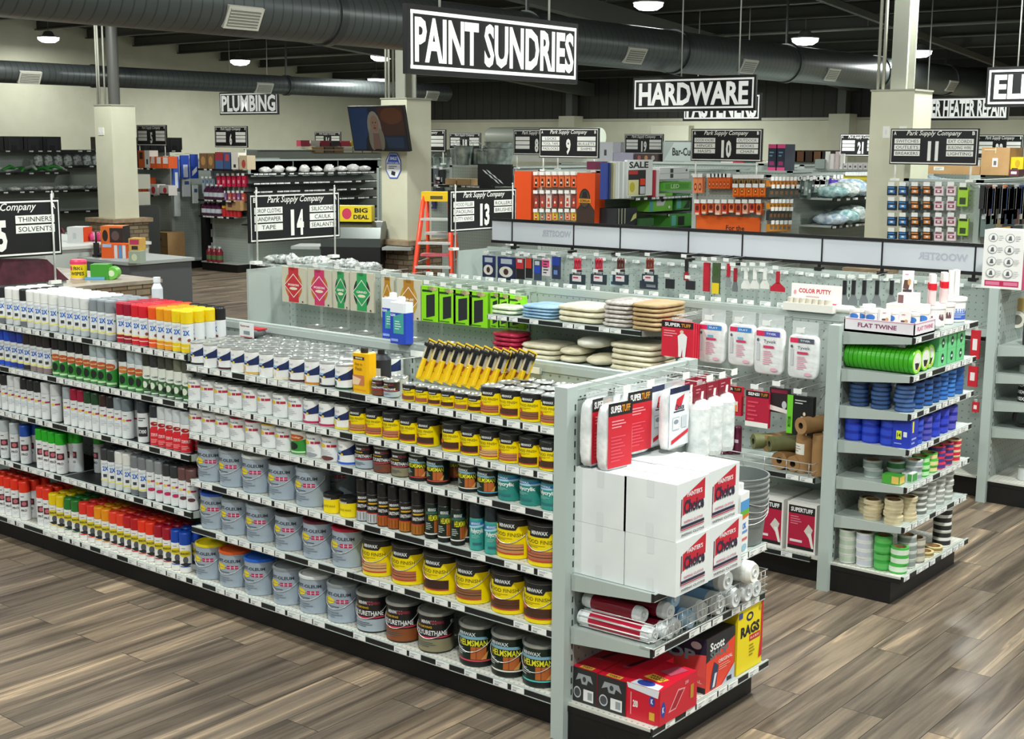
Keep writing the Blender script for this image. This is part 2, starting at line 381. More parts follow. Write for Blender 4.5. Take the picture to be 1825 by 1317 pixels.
# spiral conduit run between roof and duct (sprinkler pipe)
r = root('sprinkler_pipe', 'thin sprinkler pipe strung below the roof purlins', 'pipe')
ob('pipe_run', MB().tube([(-26, 21.9, roofz(21.9)-.33), (5, 21.9, roofz(21.9)-.33)], .03, '#6b6c64'), r)
for k in range(5): ob('pipe_hanger', MB().tube([(-22+6*k, 21.9, roofz(21.9)-.33), (-22+6*k, 21.9, roofz(21.9)-.02)], .008, '#6b6c64'), r)

# ------------------------------------------------------------------ hanging department signs
def sign_board(txt, W, H, tw, th, glow=.0, cx=0):
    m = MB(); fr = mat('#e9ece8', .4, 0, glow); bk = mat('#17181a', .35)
    m.box(-W/2, -.02, 0, W/2, .02, H, bk)
    sf = Flat((0, -.02, 0), (1, 0, 0), (0, 0, 1), W, H); sf.off = .002
    t = .014/(W/2)*1.6; b = .02/H*1.2; g = .03/(W/2); h = .035/H
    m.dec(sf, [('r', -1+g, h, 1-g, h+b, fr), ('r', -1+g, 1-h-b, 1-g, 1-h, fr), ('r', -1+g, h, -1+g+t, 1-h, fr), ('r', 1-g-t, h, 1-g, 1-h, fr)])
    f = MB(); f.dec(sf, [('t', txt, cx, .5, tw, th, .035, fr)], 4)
    return m, f
def hang_sign(txt, label, loc, rz, W, H, tw, th, glow, chain=True, cx=0):
    a, b = sign_board(txt, W, H, tw, th, glow, cx); r = root('department_sign', label, 'sign', loc, rz)
    ob('sign_panel', a, r); ob('sign_lettering', b, r)
    for x in ((-W*.1, W*.36) if txt == 'HARDWARE' else (-W*.32, W*.32)): ob('hanging_wire', MB().tube([(x, 0, H), (x, 0, roofz(loc[1])-loc[2]-.05)], .009, '#cfd2cb'), r)
k = .78
X = -8*k; ys = (8.44*k, 10.87*k)
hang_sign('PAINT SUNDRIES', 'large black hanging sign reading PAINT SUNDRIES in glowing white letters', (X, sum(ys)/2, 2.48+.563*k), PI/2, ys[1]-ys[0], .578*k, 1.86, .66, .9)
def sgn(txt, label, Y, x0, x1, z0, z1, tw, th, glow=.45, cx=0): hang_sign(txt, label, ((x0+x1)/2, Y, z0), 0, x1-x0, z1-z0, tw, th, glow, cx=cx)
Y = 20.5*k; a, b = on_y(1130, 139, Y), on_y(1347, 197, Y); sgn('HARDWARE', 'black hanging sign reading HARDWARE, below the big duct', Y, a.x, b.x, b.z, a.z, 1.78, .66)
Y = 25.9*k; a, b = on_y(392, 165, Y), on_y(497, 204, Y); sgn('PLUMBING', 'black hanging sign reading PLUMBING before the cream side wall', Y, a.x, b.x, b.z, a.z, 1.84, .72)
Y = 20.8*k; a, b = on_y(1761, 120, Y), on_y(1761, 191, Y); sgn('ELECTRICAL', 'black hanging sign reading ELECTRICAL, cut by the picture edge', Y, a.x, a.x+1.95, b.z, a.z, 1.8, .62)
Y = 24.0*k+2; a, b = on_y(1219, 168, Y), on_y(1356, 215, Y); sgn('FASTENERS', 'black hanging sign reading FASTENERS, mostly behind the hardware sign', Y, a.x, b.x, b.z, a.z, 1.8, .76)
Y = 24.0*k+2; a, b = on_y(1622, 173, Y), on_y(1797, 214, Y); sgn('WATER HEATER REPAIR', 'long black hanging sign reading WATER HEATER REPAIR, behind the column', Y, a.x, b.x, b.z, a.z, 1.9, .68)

# ------------------------------------------------------------------ aisle number signs
def aisle_sign(num, left, right, label, loc, rz, W=.96, H=.38, pole=.16, s_=('A', 'B'), tiny=False, wire=False):
    r = root('aisle_sign', label, 'sign', loc, rz, None); m = MB(); bk = mat('#141517', .35); wh = mat('#eef0ea', .4)
    m.box(-W/2, -.012, 0, W/2, .012, H, bk)
    f = MB()
    for side, L, Rr, ss in ((-1, left, right, s_), (1, right, left, (s_[1], s_[0]))):
        sf = Flat((0, side*.012, 0), (1, 0, 0) if side < 0 else (-1, 0, 0), (0, 0, 1), W, H); sf.off = .0015
        ops = [('r', -.975, .03, .975, .06, wh), ('r', -.975, .94, .975, .97, wh), ('r', -.975, .03, -.96, .97, wh), ('r', .96, .03, .975, .97, wh)]
        m.dec(sf, ops); ops = []
        for i_, ch in enumerate(num): ops.append(('t', ch, (i_-(len(num)-1)/2)*.17, .38, .075 if ch == '1' else .155, .54, .045, wh))
        ops.append(('t', 'Park Supply Company', 0, .855, 1.25, .17, (.012, .35), wh))
        ops += [('t', ss[0], -.89, .87, .06, .1, .03, wh), ('t', ss[1], .89, .87, .06, .1, .03, wh)]
        f.dec(sf, ops, 2)
        for x, ws in ((-.6, L), (.6, Rr)):
            for i, t in enumerate(ws):
                y = .65-.17*i; o2 = [('r', x-.3, y-.07, x+.3, y+.07, wh)]
                if t: o2.append(('t', t, x, y, min(.52, .075*len(t)), .085, .0, bk))
                f.dec(sf, o2, 2)
    ob('sign_board', m, r); ob('sign_lettering', f, r)
    for x in (-.44*W, .44*W):
        x2 = x*.98
        pts = [(x2, -.02, -pole), (x2, -.02, H+.03), (x2+.012, -.01, H+.045), (x2+.024, 0, H+.03), (x2+.024, 0, H-.01)] if wire else [(x2, 0, -pole), (x2, 0, 0)]
        ob('sign_post', MB().tube(pts, .007 if wire else .01, wh).box(x2-.04, -.03, -pole-.015, x2+.04, .03, -pole+.008, wh), r)
    return r
A3 = ('', '', '')
sg = lambda t: tuple(t.split('|'))
aisle_sign('14', sg('DROP CLOTHS|SANDPAPER|TAPE'), sg('SILICONE|CAULK|SEALANTS'), 'black number 14 aisle sign on a wire stand above the sandpaper bay', (-8.13, 7.29, 1.69), PI/2, s_=('B', 'A'), pole=.15, wire=True)
aisle_sign('13', sg('WOOD FILLER|SPACKLING|PUTTY KNIVES'), sg('ROLLERS|BRUSHES'), 'black number 13 aisle sign beside the white header panels', (-8.13, 9.62, 1.665), PI/2, s_=('B', 'A'), pole=.15, wire=True)
aisle_sign('15', sg('SPRAY PAINT|STAINS'), sg('THINNERS|SOLVENTS'), 'black number 15 aisle sign listing thinners and solvents', (-8.13, 4.69, 1.705), PI/2, s_=('B', 'A'), pole=.18, wire=True)
aisle_sign('11', sg('SWITCHES|OUTLETS|BREAKERS'), sg('EXT CORDS|BUILDING WIRE|LIGHTING'), 'black number 11 aisle sign above the carded switches rack', (-5.59, 14.02, 2.27), 0)
aisle_sign('10', sg('DOOR KNOBS|HINGES|HASPS'), sg('OUTDOOR|HOOKS|CHAIN'), 'black number 10 aisle sign above the orange tool endcap', (-8.17, 14.14, 2.27), 0)
aisle_sign('9', sg('LOCKS|TOOL TAPE|PADLOCKS'), sg('|BULLETS|SHIMS'), 'black number 9 aisle sign above the orange glue endcap', (-10.51, 14.16, 2.28), 0)
def far_sign(num, px, label, Y, pole=.2):
    a, b = on_y(px[0], px[1], Y), on_y(px[2], px[3], Y); aisle_sign(num, A3, A3, label, ((a.x+b.x)/2, Y, b.z), 0, b.x-a.x, a.z-b.z, pole)
far_sign('8', (916, 231, 1000, 277), 'black number 8 aisle sign, half hidden by the number 9 sign', 16.5)
far_sign('7', (722, 231, 795, 271), 'black aisle sign half hidden by the television column', 17.5)
far_sign('5', (244, 223, 298, 260), 'black number 5 aisle sign beside the first stone column', 16.2)
far_sign('6', (383, 225, 442, 263), 'black number 6 aisle sign below the plumbing sign', 16.7)
far_sign('16', (561, 235, 608, 262), 'small distant number 16 aisle sign by the side wall', 25.2)
far_sign('18', (801, 237, 857, 267), 'small distant number 18 aisle sign above the galvanized tubs', 24.3)
far_sign('19', (1114, 239, 1182, 275), 'small distant number 19 aisle sign above the sale display', 23.1)
far_sign('21', (1499, 239, 1572, 279), 'distant number 21 aisle sign, half behind the column', 22.7)
far_sign('22', (1742, 240, 1822, 285), 'distant number 22 aisle sign behind the brown carton', 22.3)
# ------------------------------------------------------------------ shelving fixtures
SLOT = mat('#2e3432', .6)
def tags_for(w_, dens, rr, tw=(.066, .086)):
    out = []; x = .012
    while x < w_-.08:
        t = rr.uniform(*tw)
        if rr.random() < dens: out.append((x, min(t, w_-.012-x)))
        x += t+rr.choice([.008, .012, .02])
    return out
_tagme = {}
def price_tag_mesh(w_):
    k = round(w_, 2)
    if k not in _tagme:
        m = MB().box(0, -.0035, -.013, k, -.0005, .013, TAGW); sf = Flat((k/2, -.0035, -.012), (1, 0, 0), (0, 0, 1), k, .024)
        m.dec(sf, [('L', -.8, .5, .5, .92, 2, TAGT), ('r', -.8, .12, -.2, .36, TAGT)]); _tagme[k] = m.mesh('price_tag')
    return _tagme[k]
def shelf(parent, x0, x1, zt, depth, name='shelf', dens=.75, seed=1, y0=0, top=STEEL, ends=True, tagobj=True, lip='#17191b'):
    """local frame: x along the face, y inward from the front edge, zt = top surface"""
    m = MB(); m.box(x0+.008, y0+.012, zt-.022, x1-.008, y0+depth, zt, top)
    m.box(x0+.002, y0, zt-.03, x1-.002, y0+.014, zt+.003, lip)
    m.box(x0+.002, y0-.002, zt-.0305, x1-.002, y0+.012, zt-.027, STEEL); m.box(x0+.002, y0-.002, zt, x1-.002, y0+.012, zt+.0035, STEEL)
    if ends:
        for x in (x0+.002, x1-.005):
            v = [(x, y0+.016, zt-.034), (x, y0+depth-.01, zt-.07), (x, y0+depth-.01, zt+.001), (x, y0+.016, zt+.002)]
            m.add(v+[(a+.003, b, c) for a, b, c in v], [(0, 1, 2, 3), (7, 6, 5, 4), (0, 4, 5, 1), (1, 5, 6, 2), (2, 6, 7, 3), (3, 7, 4, 0)], STEEL)
    o = ob(name, m, parent); rr = random.Random(seed*977)
    tl = tags_for(x1-x0, dens, rr)
    for x, t in tl: ob('price_tag', price_tag_mesh(t), o, (x0+x, y0-.0005, zt-.0135))
    return o
def upright(parent, x, y0, y1, z1, slots_front=True, w_=.03, z0=.0, face=None):
    m = MB().box(x-w_/2, y0, z0, x+w_/2, y1, z1, STEEL)
    if slots_front:
        n = int((z1-.2)/.051)
        for k in range(n): m.box(x-.004, y0-.0008, .19+k*.051, x+.004, y0-.0002, .215+k*.051, SLOT)
    return ob('upright', m, parent)
def run(label, x0, yf, joints, x1, zt=1.507, back_depth=.45, group=None, kick=True, name='gondola_shelving', yc=.45, peg=PEGX):
    """double sided run; root at (x0, yf): local x along, local y inward"""
    r = root(name, label, 'store shelving', (x0, yf, 0)); L = x1-x0
    ob('kick_base', MB().box(0, .07, 0, L, 2*yc-.07, .15, BLACK), r)
    ob('base_deck', MB().box(0, 0, .15, L, yc, .163, DECK), r)
    ob('rear_deck', MB().box(0, yc+.03, .15, L, 2*yc, .163, DECK), r)
    js = [0]+[j-x0 for j in joints]+[L]
    for a, b in zip(js[:-1], js[1:]): ob('back_panel', MB().box(a+.015, yc-.02, .163, b-.015, yc+.02, zt-.045, peg), r)
    for j in js: upright(r, j, yc-.03, yc+.03, zt-.01)
    ob('top_rail', MB().box(-.015, yc-.025, zt-.045, L+.015, yc+.025, zt-.012, STEEL).box(-.015, yc-.018, zt-.012, L+.015, yc+.018, zt, STEEL), r)
    return r
def end_unit(label, X, y0, y1, zt=1.507, depth=.415):
    """endcap: its face looks along +X. root at shelf front; local x=+Y, local y=-X"""
    r = root('endcap_shelving', label, 'store shelving', (X, y0, 0), PI/2); W = y1-y0
    ob('kick_base', MB().box(0, .055, 0, W, depth+.03, .14, BLACK).box(-.004, .0, .125, W, depth, .15, BLACK), r)
    ob('base_deck', MB().box(0, 0, .15, W, depth, .163, DECK), r)
    ob('back_panel', MB().box(.03, depth, .163, W-.03, depth+.03, zt-.05, PEGB), r)
    for x in (0, W):
        m = MB().box(x-.035, depth-.005, 0, x+.035, depth+.06, zt, POST)
        for k in range(25): m.box(x-.004+(.02 if x == 0 else -.02), depth-.0062, .19+k*.0508, x+.004+(.02 if x == 0 else -.02), depth-.005, .215+k*.0508, SLOT)
        ob('end_post', m, r)
    m = MB().box(.03, depth-.004, zt-.055, W-.03, depth+.05, zt-.016, STEEL).box(.03, depth+.006, zt-.016, W-.03, depth+.04, zt-.002, STEEL)
    for k in range(int(W/.03)-3): m.box(.05+k*.03, depth-.0048, zt-.048, .062+k*.03, depth-.004, zt-.043, SLOT)
    ob('top_rail', m, r)
    return r, W
def row(pr, name, cat, xs, Y, z, descs, where, group, rad, rz=0, order=None, jit=.0, dy=0.):
    """place copies of prototypes along a shelf; pr/descs per item or common"""
    n = len(xs); xs = list(xs)
    for i in range(n-2, -1, -1):
        if xs[i] > xs[i+1]-2*rad-.001: xs[i] = xs[i+1]-2*rad-.001
    out = []
    for i, x in enumerate(xs):
        p = pr[i] if isinstance(pr[0], list) else pr; d = descs[i] if isinstance(descs, list) else descs
        k = n-1-i if order == 'end' else i
        out.append(put(p, name, d+', '+where.replace('#', nth(k)), cat, (x, Y+R.uniform(-jit, jit)+dy, z), rz+(.7 if cat == 'spray can' else 0)+R.uniform(-.06, .06), group))
    return out, xs

# ---- near run (spray paint, stains) --------------------------------------------------------------
YF = 4.29; X0, XJ = -8.085, (-6.866, -5.647, -4.427); X1 = -3.207
near = run('near grey pegboard shelving run holding spray paint and stain cans', X0, YF, XJ, X1)
lx = lambda x: x-X0
ZL = {'a': 1.375, 'b': 1.115, 'c': .836, 'd': .525}; ZR = {'a': 1.325, 'b': 1.13, 'c': .963, 'd': .708, 'e': .452}; ZB = .163
for n_, z in enumerate(ZL.values()):
    for j, (a, b) in enumerate(((X0, XJ[0]), (XJ[0], XJ[1]))): shelf(near, lx(a), lx(b), z, .42, seed=n_*7+j, dens=.85, top='#1c2022')
for n_, z in enumerate(ZR.values()):
    for j, (a, b) in enumerate(((XJ[1], XJ[2]), (XJ[2], X1))): shelf(near, lx(a), lx(b), z, .42, seed=40+n_*7+j, dens=.95 if n_ < 3 else .68, top=DECK if n_ > 1 else STEEL)
m = MB()
for a, b, sd in ((X0, XJ[0], 91), (XJ[0], XJ[1], 92), (XJ[1], XJ[2], 93), (XJ[2], X1, 94)):
    o = ob('deck_channel', MB().box(lx(a)+.002, -.012, .135, lx(b)-.002, 0, .166, '#17191b').box(lx(a)+.002, -.014, .163, lx(b)-.002, -.002, .1665, STEEL).box(lx(a)+.002, -.014, .1335, lx(b)-.002, -.002, .137, STEEL), near)
    for x, t in tags_for(b-a, .72, random.Random(sd)): ob('price_tag', price_tag_mesh(t), o, (lx(a)+x, -.0125, .1505))

# ---- can prototypes ------------------------------------------------------------------------------
YEL = '#f6dd00'; NAVY = '#182a5c'; GRN = '#3d9b2f'; GREY = '#8d9297'
def design(kind, c=None):
    if kind == 'rust': return [('t', 'RUST-OLEUM', .05, .8, 1.35, .1, .03, '#3a4450'), ('e', -.35, .6, .38, .1, YEL), ('r', -.7, .585, .1, .6, '#2a5fb0'), ('r', .1, .55, .62, .66, '#c22a5e'),
        ('r', .26, .55, .29, .66, '#e8e4ea'), ('r', .44, .55, .47, .66, '#e8e4ea'), ('r', .1, .6, .62, .61, '#e8e4ea'), ('L', -.7, .36, .35, .47, 2, '#4a5560'), ('L', -.7, .1, .5, .3, 3, '#7e8d9a')]
    if kind == 'finish': return [('b', .82, 1, '#1a1c1e'), ('p', [(-.4, .72), (.4, .72), (.5, .82), (-.4, .82)], '#1a1c1e'), ('t', 'MINWAX', .04, .83, .66, .1, .03, '#dfe3e2'), ('t', 'WOOD FINISH', .0, .6, 1.35, .1, .0, '#4a3a10'),
        ('L', -.6, .44, .4, .52, 2, '#b29a1e'), ('r', -.75, .1, .72, .36, c), ('r', -.75, .19, .72, .21, '#00000'[:1]+'3a2416'), ('r', -.75, .27, .72, .28, '#3a2416'), ('r', -.75, .08, .72, .115, '#c0392b'), ('e', -.45, .37, .17, .095, '#b8442a'), ('e', -.45, .37, .11, .06, '#d9704a')]
    if kind == 'poly': return [('b', 0, .36, c), ('p', [(-1.1, .34), (1.1, .42), (1.1, .46), (-1.1, .38)], '#d23c55'), ('t', 'MINWAX', .06, .84, .66, .1, .03, '#dfe3e2'), ('r', .15, .8, .7, .88, '#7a2230'), ('t', 'FAST-DRYING', -.2, .7, .85, .06, .02, '#e2b82a'), ('t', 'POLYURETHANE', .1, .54, 1.5, .14, .02, '#f2f2f2'), ('L', -.5, .12, .5, .28, 3, '#5b6368')]
    if kind == 'helm': return [('b', .0, .1, '#101312'), ('b', .11, .15, c or '#e6e6de'), ('r', .1, .17, .72, .52, '#b8622a'), ('r', .3, .17, .34, .52, '#8a431c'), ('p', [(.5, .17), (.72, .17), (.8, .4)], '#d89a52'), ('p', [(-.8, .72), (.8, .72), (.7, .8), (-.7, .8)], '#7fb0c4' if c else '#35634e'), ('t', 'MINWAX', -.1, .86, .8, .1, .03, '#cfd8da'), ('t', 'HELMSMAN', .16, .62, 1.2, .17, .02, '#e8e22a'), ('L', -.72, .26, .0, .48, 4, '#b9c8c0')]
    if kind == 'acryl': return [('b', .78, .95, '#2b7fb8'), ('p', [(-1.1, .72), (1.1, .78), (1.1, .86), (-1.1, .78)], '#a8d8ee'), ('t', 'MINWAX', -.2, .88, .9, .09, .02, '#d8e4ea'), ('t', 'Polycrylic', -.05, .62, 1.3, .2, .03, '#f2f8f6'), ('L', -.6, .38, .3, .5, 3, '#8fd0c4'), ('r', -.5, .16, .4, .24, '#2d6f78')]
    if kind == 'swoosh': return [('p', [(-.7, .45), (.1, .4), (1.1, .46), (1.1, .98), (.5, .74), (-.1, .56)], NAVY), ('p', [(-.95, .5), (-.1, .5), (0, .6), (-.95, .62)], '#8fb6dd'), ('e', 0, .44, .1, .05, '#e6c53a'), ('t', 'Painters Touch', -.35, .78, .8, .1, .0, '#8090b0'), ('r', -.85, .16, -.25, .36, c or '#e6e8e4')]+([('b', 0, .1, c)] if c else [])
    if kind == 'logo': return [('t', 'RUST-OLEUM', -.2, .84, 1.1, .07, .02, '#59636c'), ('e', -.35, .66, .32, .09, '#f0c92a'), ('r', .05, .61, .7, .72, '#b82a48'), ('r', .3, .61, .33, .72, '#eee'), ('L', -.5, .2, .5, .5, 4, '#c6cdd2')]+([('e', 0, .12, .5, .1, c)] if c else [])
    if kind == 'green': return [('p', [(-1.1, .0), (1.1, .0), (1.1, .7), (-1.1, .5)], '#2f8f33'), ('e', -.1, .75, .7, .14, c or '#c25a2a'), ('t', 'Camouflage' if c else 'Specialty', -.1, .75, 1., .08, .02, '#f4e8b0'), ('e', -.2, .36, .4, .17, '#14261a'), ('r', -.7, .06, .7, .14, '#bfe0b4')]
    if kind == 'camo': return [('b', 0, .62, '#37693a'), ('e', 0, .66, .9, .1, '#e6efe6'), ('e', -.4, .35, .35, .13, '#d9e2d0'), ('e', .25, .25, .35, .1, '#1b2a1c'), ('e', .4, .45, .28, .09, '#b9c9ae'), ('t', 'CAMO', 0, .68, .8, .07, .02, '#26402a'), ('r', -.5, .04, .5, .09, '#dfe8df')]
    if kind == '2x': return [('t', '2X', 0, .72, .75, .19, .04, '#2468c8'), ('L', -.5, .86, .4, .95, 2, '#9fb6c8'), ('e', .55, .74, .12, .04, '#3a8f4a'), ('r', -.3, .38, .15, .5, '#3b4048'), ('p', [(-1.1, .2), (1.1, .28), (1.1, .33), (-1.1, .25)], '#e8e26a'), ('b', 0, .2, c)]
    if kind == '2xc': return [('t', '2X', 0, .72, .75, .19, .04, '#2468c8'), ('L', -.5, .86, .4, .95, 2, '#9fb6c8'), ('e', .3, .45, .2, .06, '#8a4a3a'), ('b', 0, .32, c), ('p', [(-1.1, .3), (1.1, .3), (1.1, .36), (-1.1, .36)], '#f0e6a0'), ('r', -.8, .16, .6, .19, '#f3e9da')]
    if kind == 'slogo': return [('L', -.4, .86, .4, .93, 1, '#5a6670'), ('e', -.3, .7, .25, .05, '#e8c84a'), ('r', -.02, .67, .6, .74, '#b82a58'), ('L', -.5, .3, .4, .55, 4, '#bcc8d2')]+([('e', 0, .38, .45, .07, c)] if c else [])
    if kind == 'mark': return [('L', -.4, .9, .4, .95, 1, '#5a6670'), ('e', 0, .72, .8, .13, '#e3cf2a'), ('t', 'MARKING', 0, .72, 1.1, .1, .03, '#2a2a20'), ('e', .1, .47, .3, .14, '#55585c'), ('p', [(-.7, .3), (.2, .22), (.9, .3), (.1, .38)], '#22262a'), ('r', -.6, .2, .7, .235, c)]
    if kind == 'inv': return [('L', -.4, .86, .4, .93, 1, '#4a565f'), ('r', -.45, .5, .55, .74, '#4a2433'), ('e', .05, .62, .3, .08, '#c56a70'), ('t', 'PRO', 0, .36, .8, .09, .03, '#33383e'), ('L', -.3, .12, .4, .24, 2, '#c6cfd6')]
    if kind == 'redl': return [('p', [(-1.1, 0), (1.1, 0), (1.1, .5), (.4, .72), (-.4, .72), (-1.1, .5)], '#d81f2c'), ('e', -.1, .82, .5, .08, '#a31622'), ('r', -.1, .82, .2, .85, '#f0c8a0'), ('t', 'STOPS RUST', 0, .4, 1.1, .12, .03, '#f6d8d8'), ('L', -.6, .08, .5, .25, 3, '#f0a8a8')]
    if kind == 'bbq': return [('r', -.6, .2, .6, .55, '#2a2e33'), ('t', '1200', 0, .38, .9, .14, .03, '#f0f0f0'), ('L', -.5, .75, .5, .9, 2, '#3a4450')]
    if kind == 'stainspray': return [('b', 0, .34, c), ('b', .34, .38, '#c0392b'), ('t', 'MINWAX', 0, .86, 1.2, .1, .03, '#dfe3e2'), ('r', -.6, .7, .6, .76, '#d8a92a'), ('t', 'URETHANE', 0, .56, 1.4, .12, .02, '#f0f0f0')]+[('r', x, .04, x+.05, .32, '#00000'[:1]+'5a3010') for x in (-.7, -.35, 0, .35, .65)]
    return []
def can_label(m, r, z0, z1, ops):
    sf = Round(r, z0, z1); n = 0
    for o in ops:
        n += .5
        if o[0] == 'b': q = r+.0004*(.3+n*.5); m.lathe([(q, z0+o[1]*(z1-z0)), (q, z0+o[2]*(z1-z0))], o[3], 36, cap0=False, cap1=False)
    n = 1
    for o in ops:
        if o[0] != 'b': m.dec(sf, [o], 2+n*.6); n += 1
_pc = {}
def gallon(kind, body, lid, c=None, bail='#d5d9da', ear=True):
    k = ('g', kind, body, lid, c)
    if k in _pc: return _pc[k]
    r, h = .083, .19; bm = mat(body, .3, .1 if kind == 'rust' else 0)
    b = MB().lathe([(r-.003, 0), (r, .003), (r, h-.012)], bm, 36); can_label(b, r, .008, h-.014, design(kind, c))
    b.lathe([(r+.001, h-.014), (r+.003, h-.008), (r+.001, h-.002), (r-.004, h)], LIDM, 36, cap0=False, cap1=False)
    lm = mat(lid, .35) if lid else LIDM
    l = MB().lathe([(r+.0035, h-.012), (r+.0035, h-.001), (r-.003, h+.002), (r-.008, h+.001), (r-.012, h-.005), (0, h-.005)], [lm, lm, lm, LIDM, LIDM] if not lid else lm, 36, cap0=False)
    w_ = MB(); R2 = r+.0045
    pts = [(R2*math.sin(a), -R2*math.cos(a)*(1 if abs(a) < 1.5 else 1), h-.045-.075*math.cos(a)**1.0) for a in [(-PI/2+PI*t/18) for t in range(19)]]
    w_.tube(pts, .0016, mat(bail, .3, .5), 6)
    for sx in (-1, 1): w_.lathe([(.009, sx*(r-.002) if sx > 0 else -(r+.006)), (.009, (r+.006) if sx > 0 else -(r-.002))], LIDM, 12, cx=0, cy=h-.045, ax='x')
    _pc[k] = proto(('can_body', b), ('lid', l), ('wire_bail', w_)); return _pc[k]
def quart(kind, body, lid=None, c=None, r=.052, h=.122):
    k = ('q', kind, body, lid, c, r, h)
    if k in _pc: return _pc[k]
    b = MB().lathe([(r-.002, 0), (r, .002), (r, h-.008)], mat(body, .3), 32); can_label(b, r, .004, h-.008, design(kind, c))
    b.lathe([(r+.0005, h-.008), (r+.002, h-.004), (r-.001, h)], mat(lid, .35) if lid else LIDM, 32, cap0=False, cap1=False)
    l = MB().lathe([(r-.001, h), (r-.006, h+.0015), (r-.009, h-.003), (r-.02, h-.003), (0, h-.003)], LIDM, 32, cap0=False)
    _pc[k] = proto(('can_body', b), ('lid', l)); return _pc[k]
def spray(kind, body, cap, c=None, r=.0328, h=.225, clear=False):
    k = ('s', kind, body, cap, c, h)
    if k in _pc: return _pc[k]
    zc = h-.062
    b = MB().lathe([(r-.003, 0), (r, .003), (r, zc-.012), (r-.001, zc-.008)], mat(body, .3), 24, cap1=False); can_label(b, r, .005, zc-.014, design(kind, c))
    b.lathe([(r-.001, zc-.008), (r-.007, zc-.001), (.018, zc+.006), (.012, zc+.01), (.006, zc+.025), (0, zc+.026)], LIDM, 24, cap0=False)
    cm = mat(cap, .35) if not clear else CLEAR
    q = MB().lathe([(r, zc-.006), (r, h-.008), (r-.003, h-.001), (r-.008, h), (0, h)], cm, 24, cap0=False)
    _pc[k] = proto(('can_body', b), ('cap', q)); return _pc[k]
# ------------------------------------------------------------------ stock on the near run
WB = '#e9edee'
def P1(n): return ' '.join(n.split())
LAND = 'th from the corner post'
def srow(specs, z, shelfname, Yr, rad, depthrows=0, land='# from the aisle sign end', protof=None, cat='spray can', name='spray_can', group=None, back_names=('second row','third row','fourth row')):
    """specs: list of (px, proto, desc)"""
    Yc = YF+.014+rad+.003
    xs = [xat(s[0], Yc, z+.1) for s in specs]
    out, xs = row([s[1] for s in specs], name, cat, xs, Yc, z+.001, [s[2] for s in specs], '# from the far sign end, '+shelfname, group, rad)
    for d in range(depthrows):
        for i, x in enumerate(xs):
            put(specs[i][1], name, specs[i][2]+', '+nth(i)+' along, '+back_names[d]+' back, '+shelfname, cat, (x+R.uniform(-.001, .001), Yc+(d+1)*(2*rad+.004), z+.001), R.uniform(-.3, .3), group)
    return xs
def pad(group_specs): return group_specs
two = lambda body_c, cap, clear=False, k='2x': spray(k, WB, cap, body_c, clear=clear)
# top shelf, spray bay
sp = []
for i, p in enumerate((-8, 6, 20, 33, 46, 58, 71, 83, 98)):
    cap = '#26282a' if i in (0, 1, 4) else '#eceeea'; sp.append((p, two('#c9cdd0' if cap != '#26282a' else '#6a6f73', cap, i > 7), ('black' if cap == '#26282a' else 'white')+'-capped white spray can'))
for p in (115, 128, 141, 154): sp.append((p, spray('2x', WB, '#dfe4e2', '#b9c2c5'), 'pale-capped clear-coat spray can'))
for p in (171, 185, 199): sp.append((p, spray('2x', WB, '#8b9399', '#a7afb4'), 'grey-capped primer spray can'))
for p, c, nm in ((219, '#b01530', 'crimson'), (232, '#9c1230', 'crimson'), (246, '#d8202f', 'red'), (259, '#d8202f', 'red'), (276, '#ee5a1f', 'orange'), (291, '#eea012', 'amber'), (304, '#eea012', 'amber'), (318, '#f2d312', 'yellow'), (334, '#f2d312', 'yellow')):
    sp.append((p, spray('2xc', WB, c, c), nm+'-capped gloss spray can'))
xs = srow(sp, ZL['a'], 'top shelf', YF, .0328, 0, group='spray cans on the top shelf')
for d in range(3):
    for i, x in enumerate(xs):
        if i < 2: continue
        s_ = sp[i]
        if d == 2 and i > 20: s_ = (0, spray('2xc', WB, '#17181a', '#17181a'), 'black-capped gloss spray can')
        put(s_[1], 'spray_can', s_[2]+', '+nth(i)+' from far sign end, '+('second', 'third', 'rearmost')[d]+' row, top shelf', 'spray can', (x+.001, YF+.05+(d+1)*.071, ZL['a']+.001), R.uniform(-.4, .4), 'spray cans on the top shelf')
# second shelf
sp = []
for i, p in enumerate((-7, 6, 18, 29, 41, 52, 64, 76, 87)):
    c = '#2450c8' if i < 3 else ('#203a9a' if i < 5 else '#2c2628'); sp.append((p, two(c if i < 6 else '#8a7878', c), ('blue' if i < 5 else 'dark')+'-capped white spray can'))
for i, p in enumerate((103.5, 116, 131, 145, 159)): sp.append((p, spray('green', '#eef2ea', '#1d2022', '#c25a2a'), 'black-capped green-label spray can'))
for i, p in enumerate((171, 184, 200)): sp.append((p, spray('green', '#eef4f4', '#a9babd'), 'pale-capped green and white spray can'))
for i, p in enumerate((223, 238, 252)): sp.append((p, spray('green', '#e4ecec', '#2a2c2e' if i == 0 else '#b4c2c6', '#d07a3a' if i == 0 else None), 'green and white utility spray can'))
for i, p in enumerate((265.5, 279, 293, 307, 321, 336)): sp.append((p, spray('camo', '#e8eee4', ('#33382e', '#33363a', '#42463c', '#42463c', '#6f7560', '#4c5046')[i]), 'camouflage green spray can'))
srow(sp, ZL['b'], 'second shelf down', YF, .0328, 1, group='spray cans on the second shelf')
sp = []
for i, p in enumerate((-1, 12, 24, 36, 47, 59, 71, 84, 101)): sp.append((p, spray('slogo', WB, ('#25272a', '#25272a', '#dfe4e4', '#dfe4e4', '#26282a', '#26282a', '#26282a', '#dfe4e4', '#d5dadb')[i]), 'white enamel spray can'))
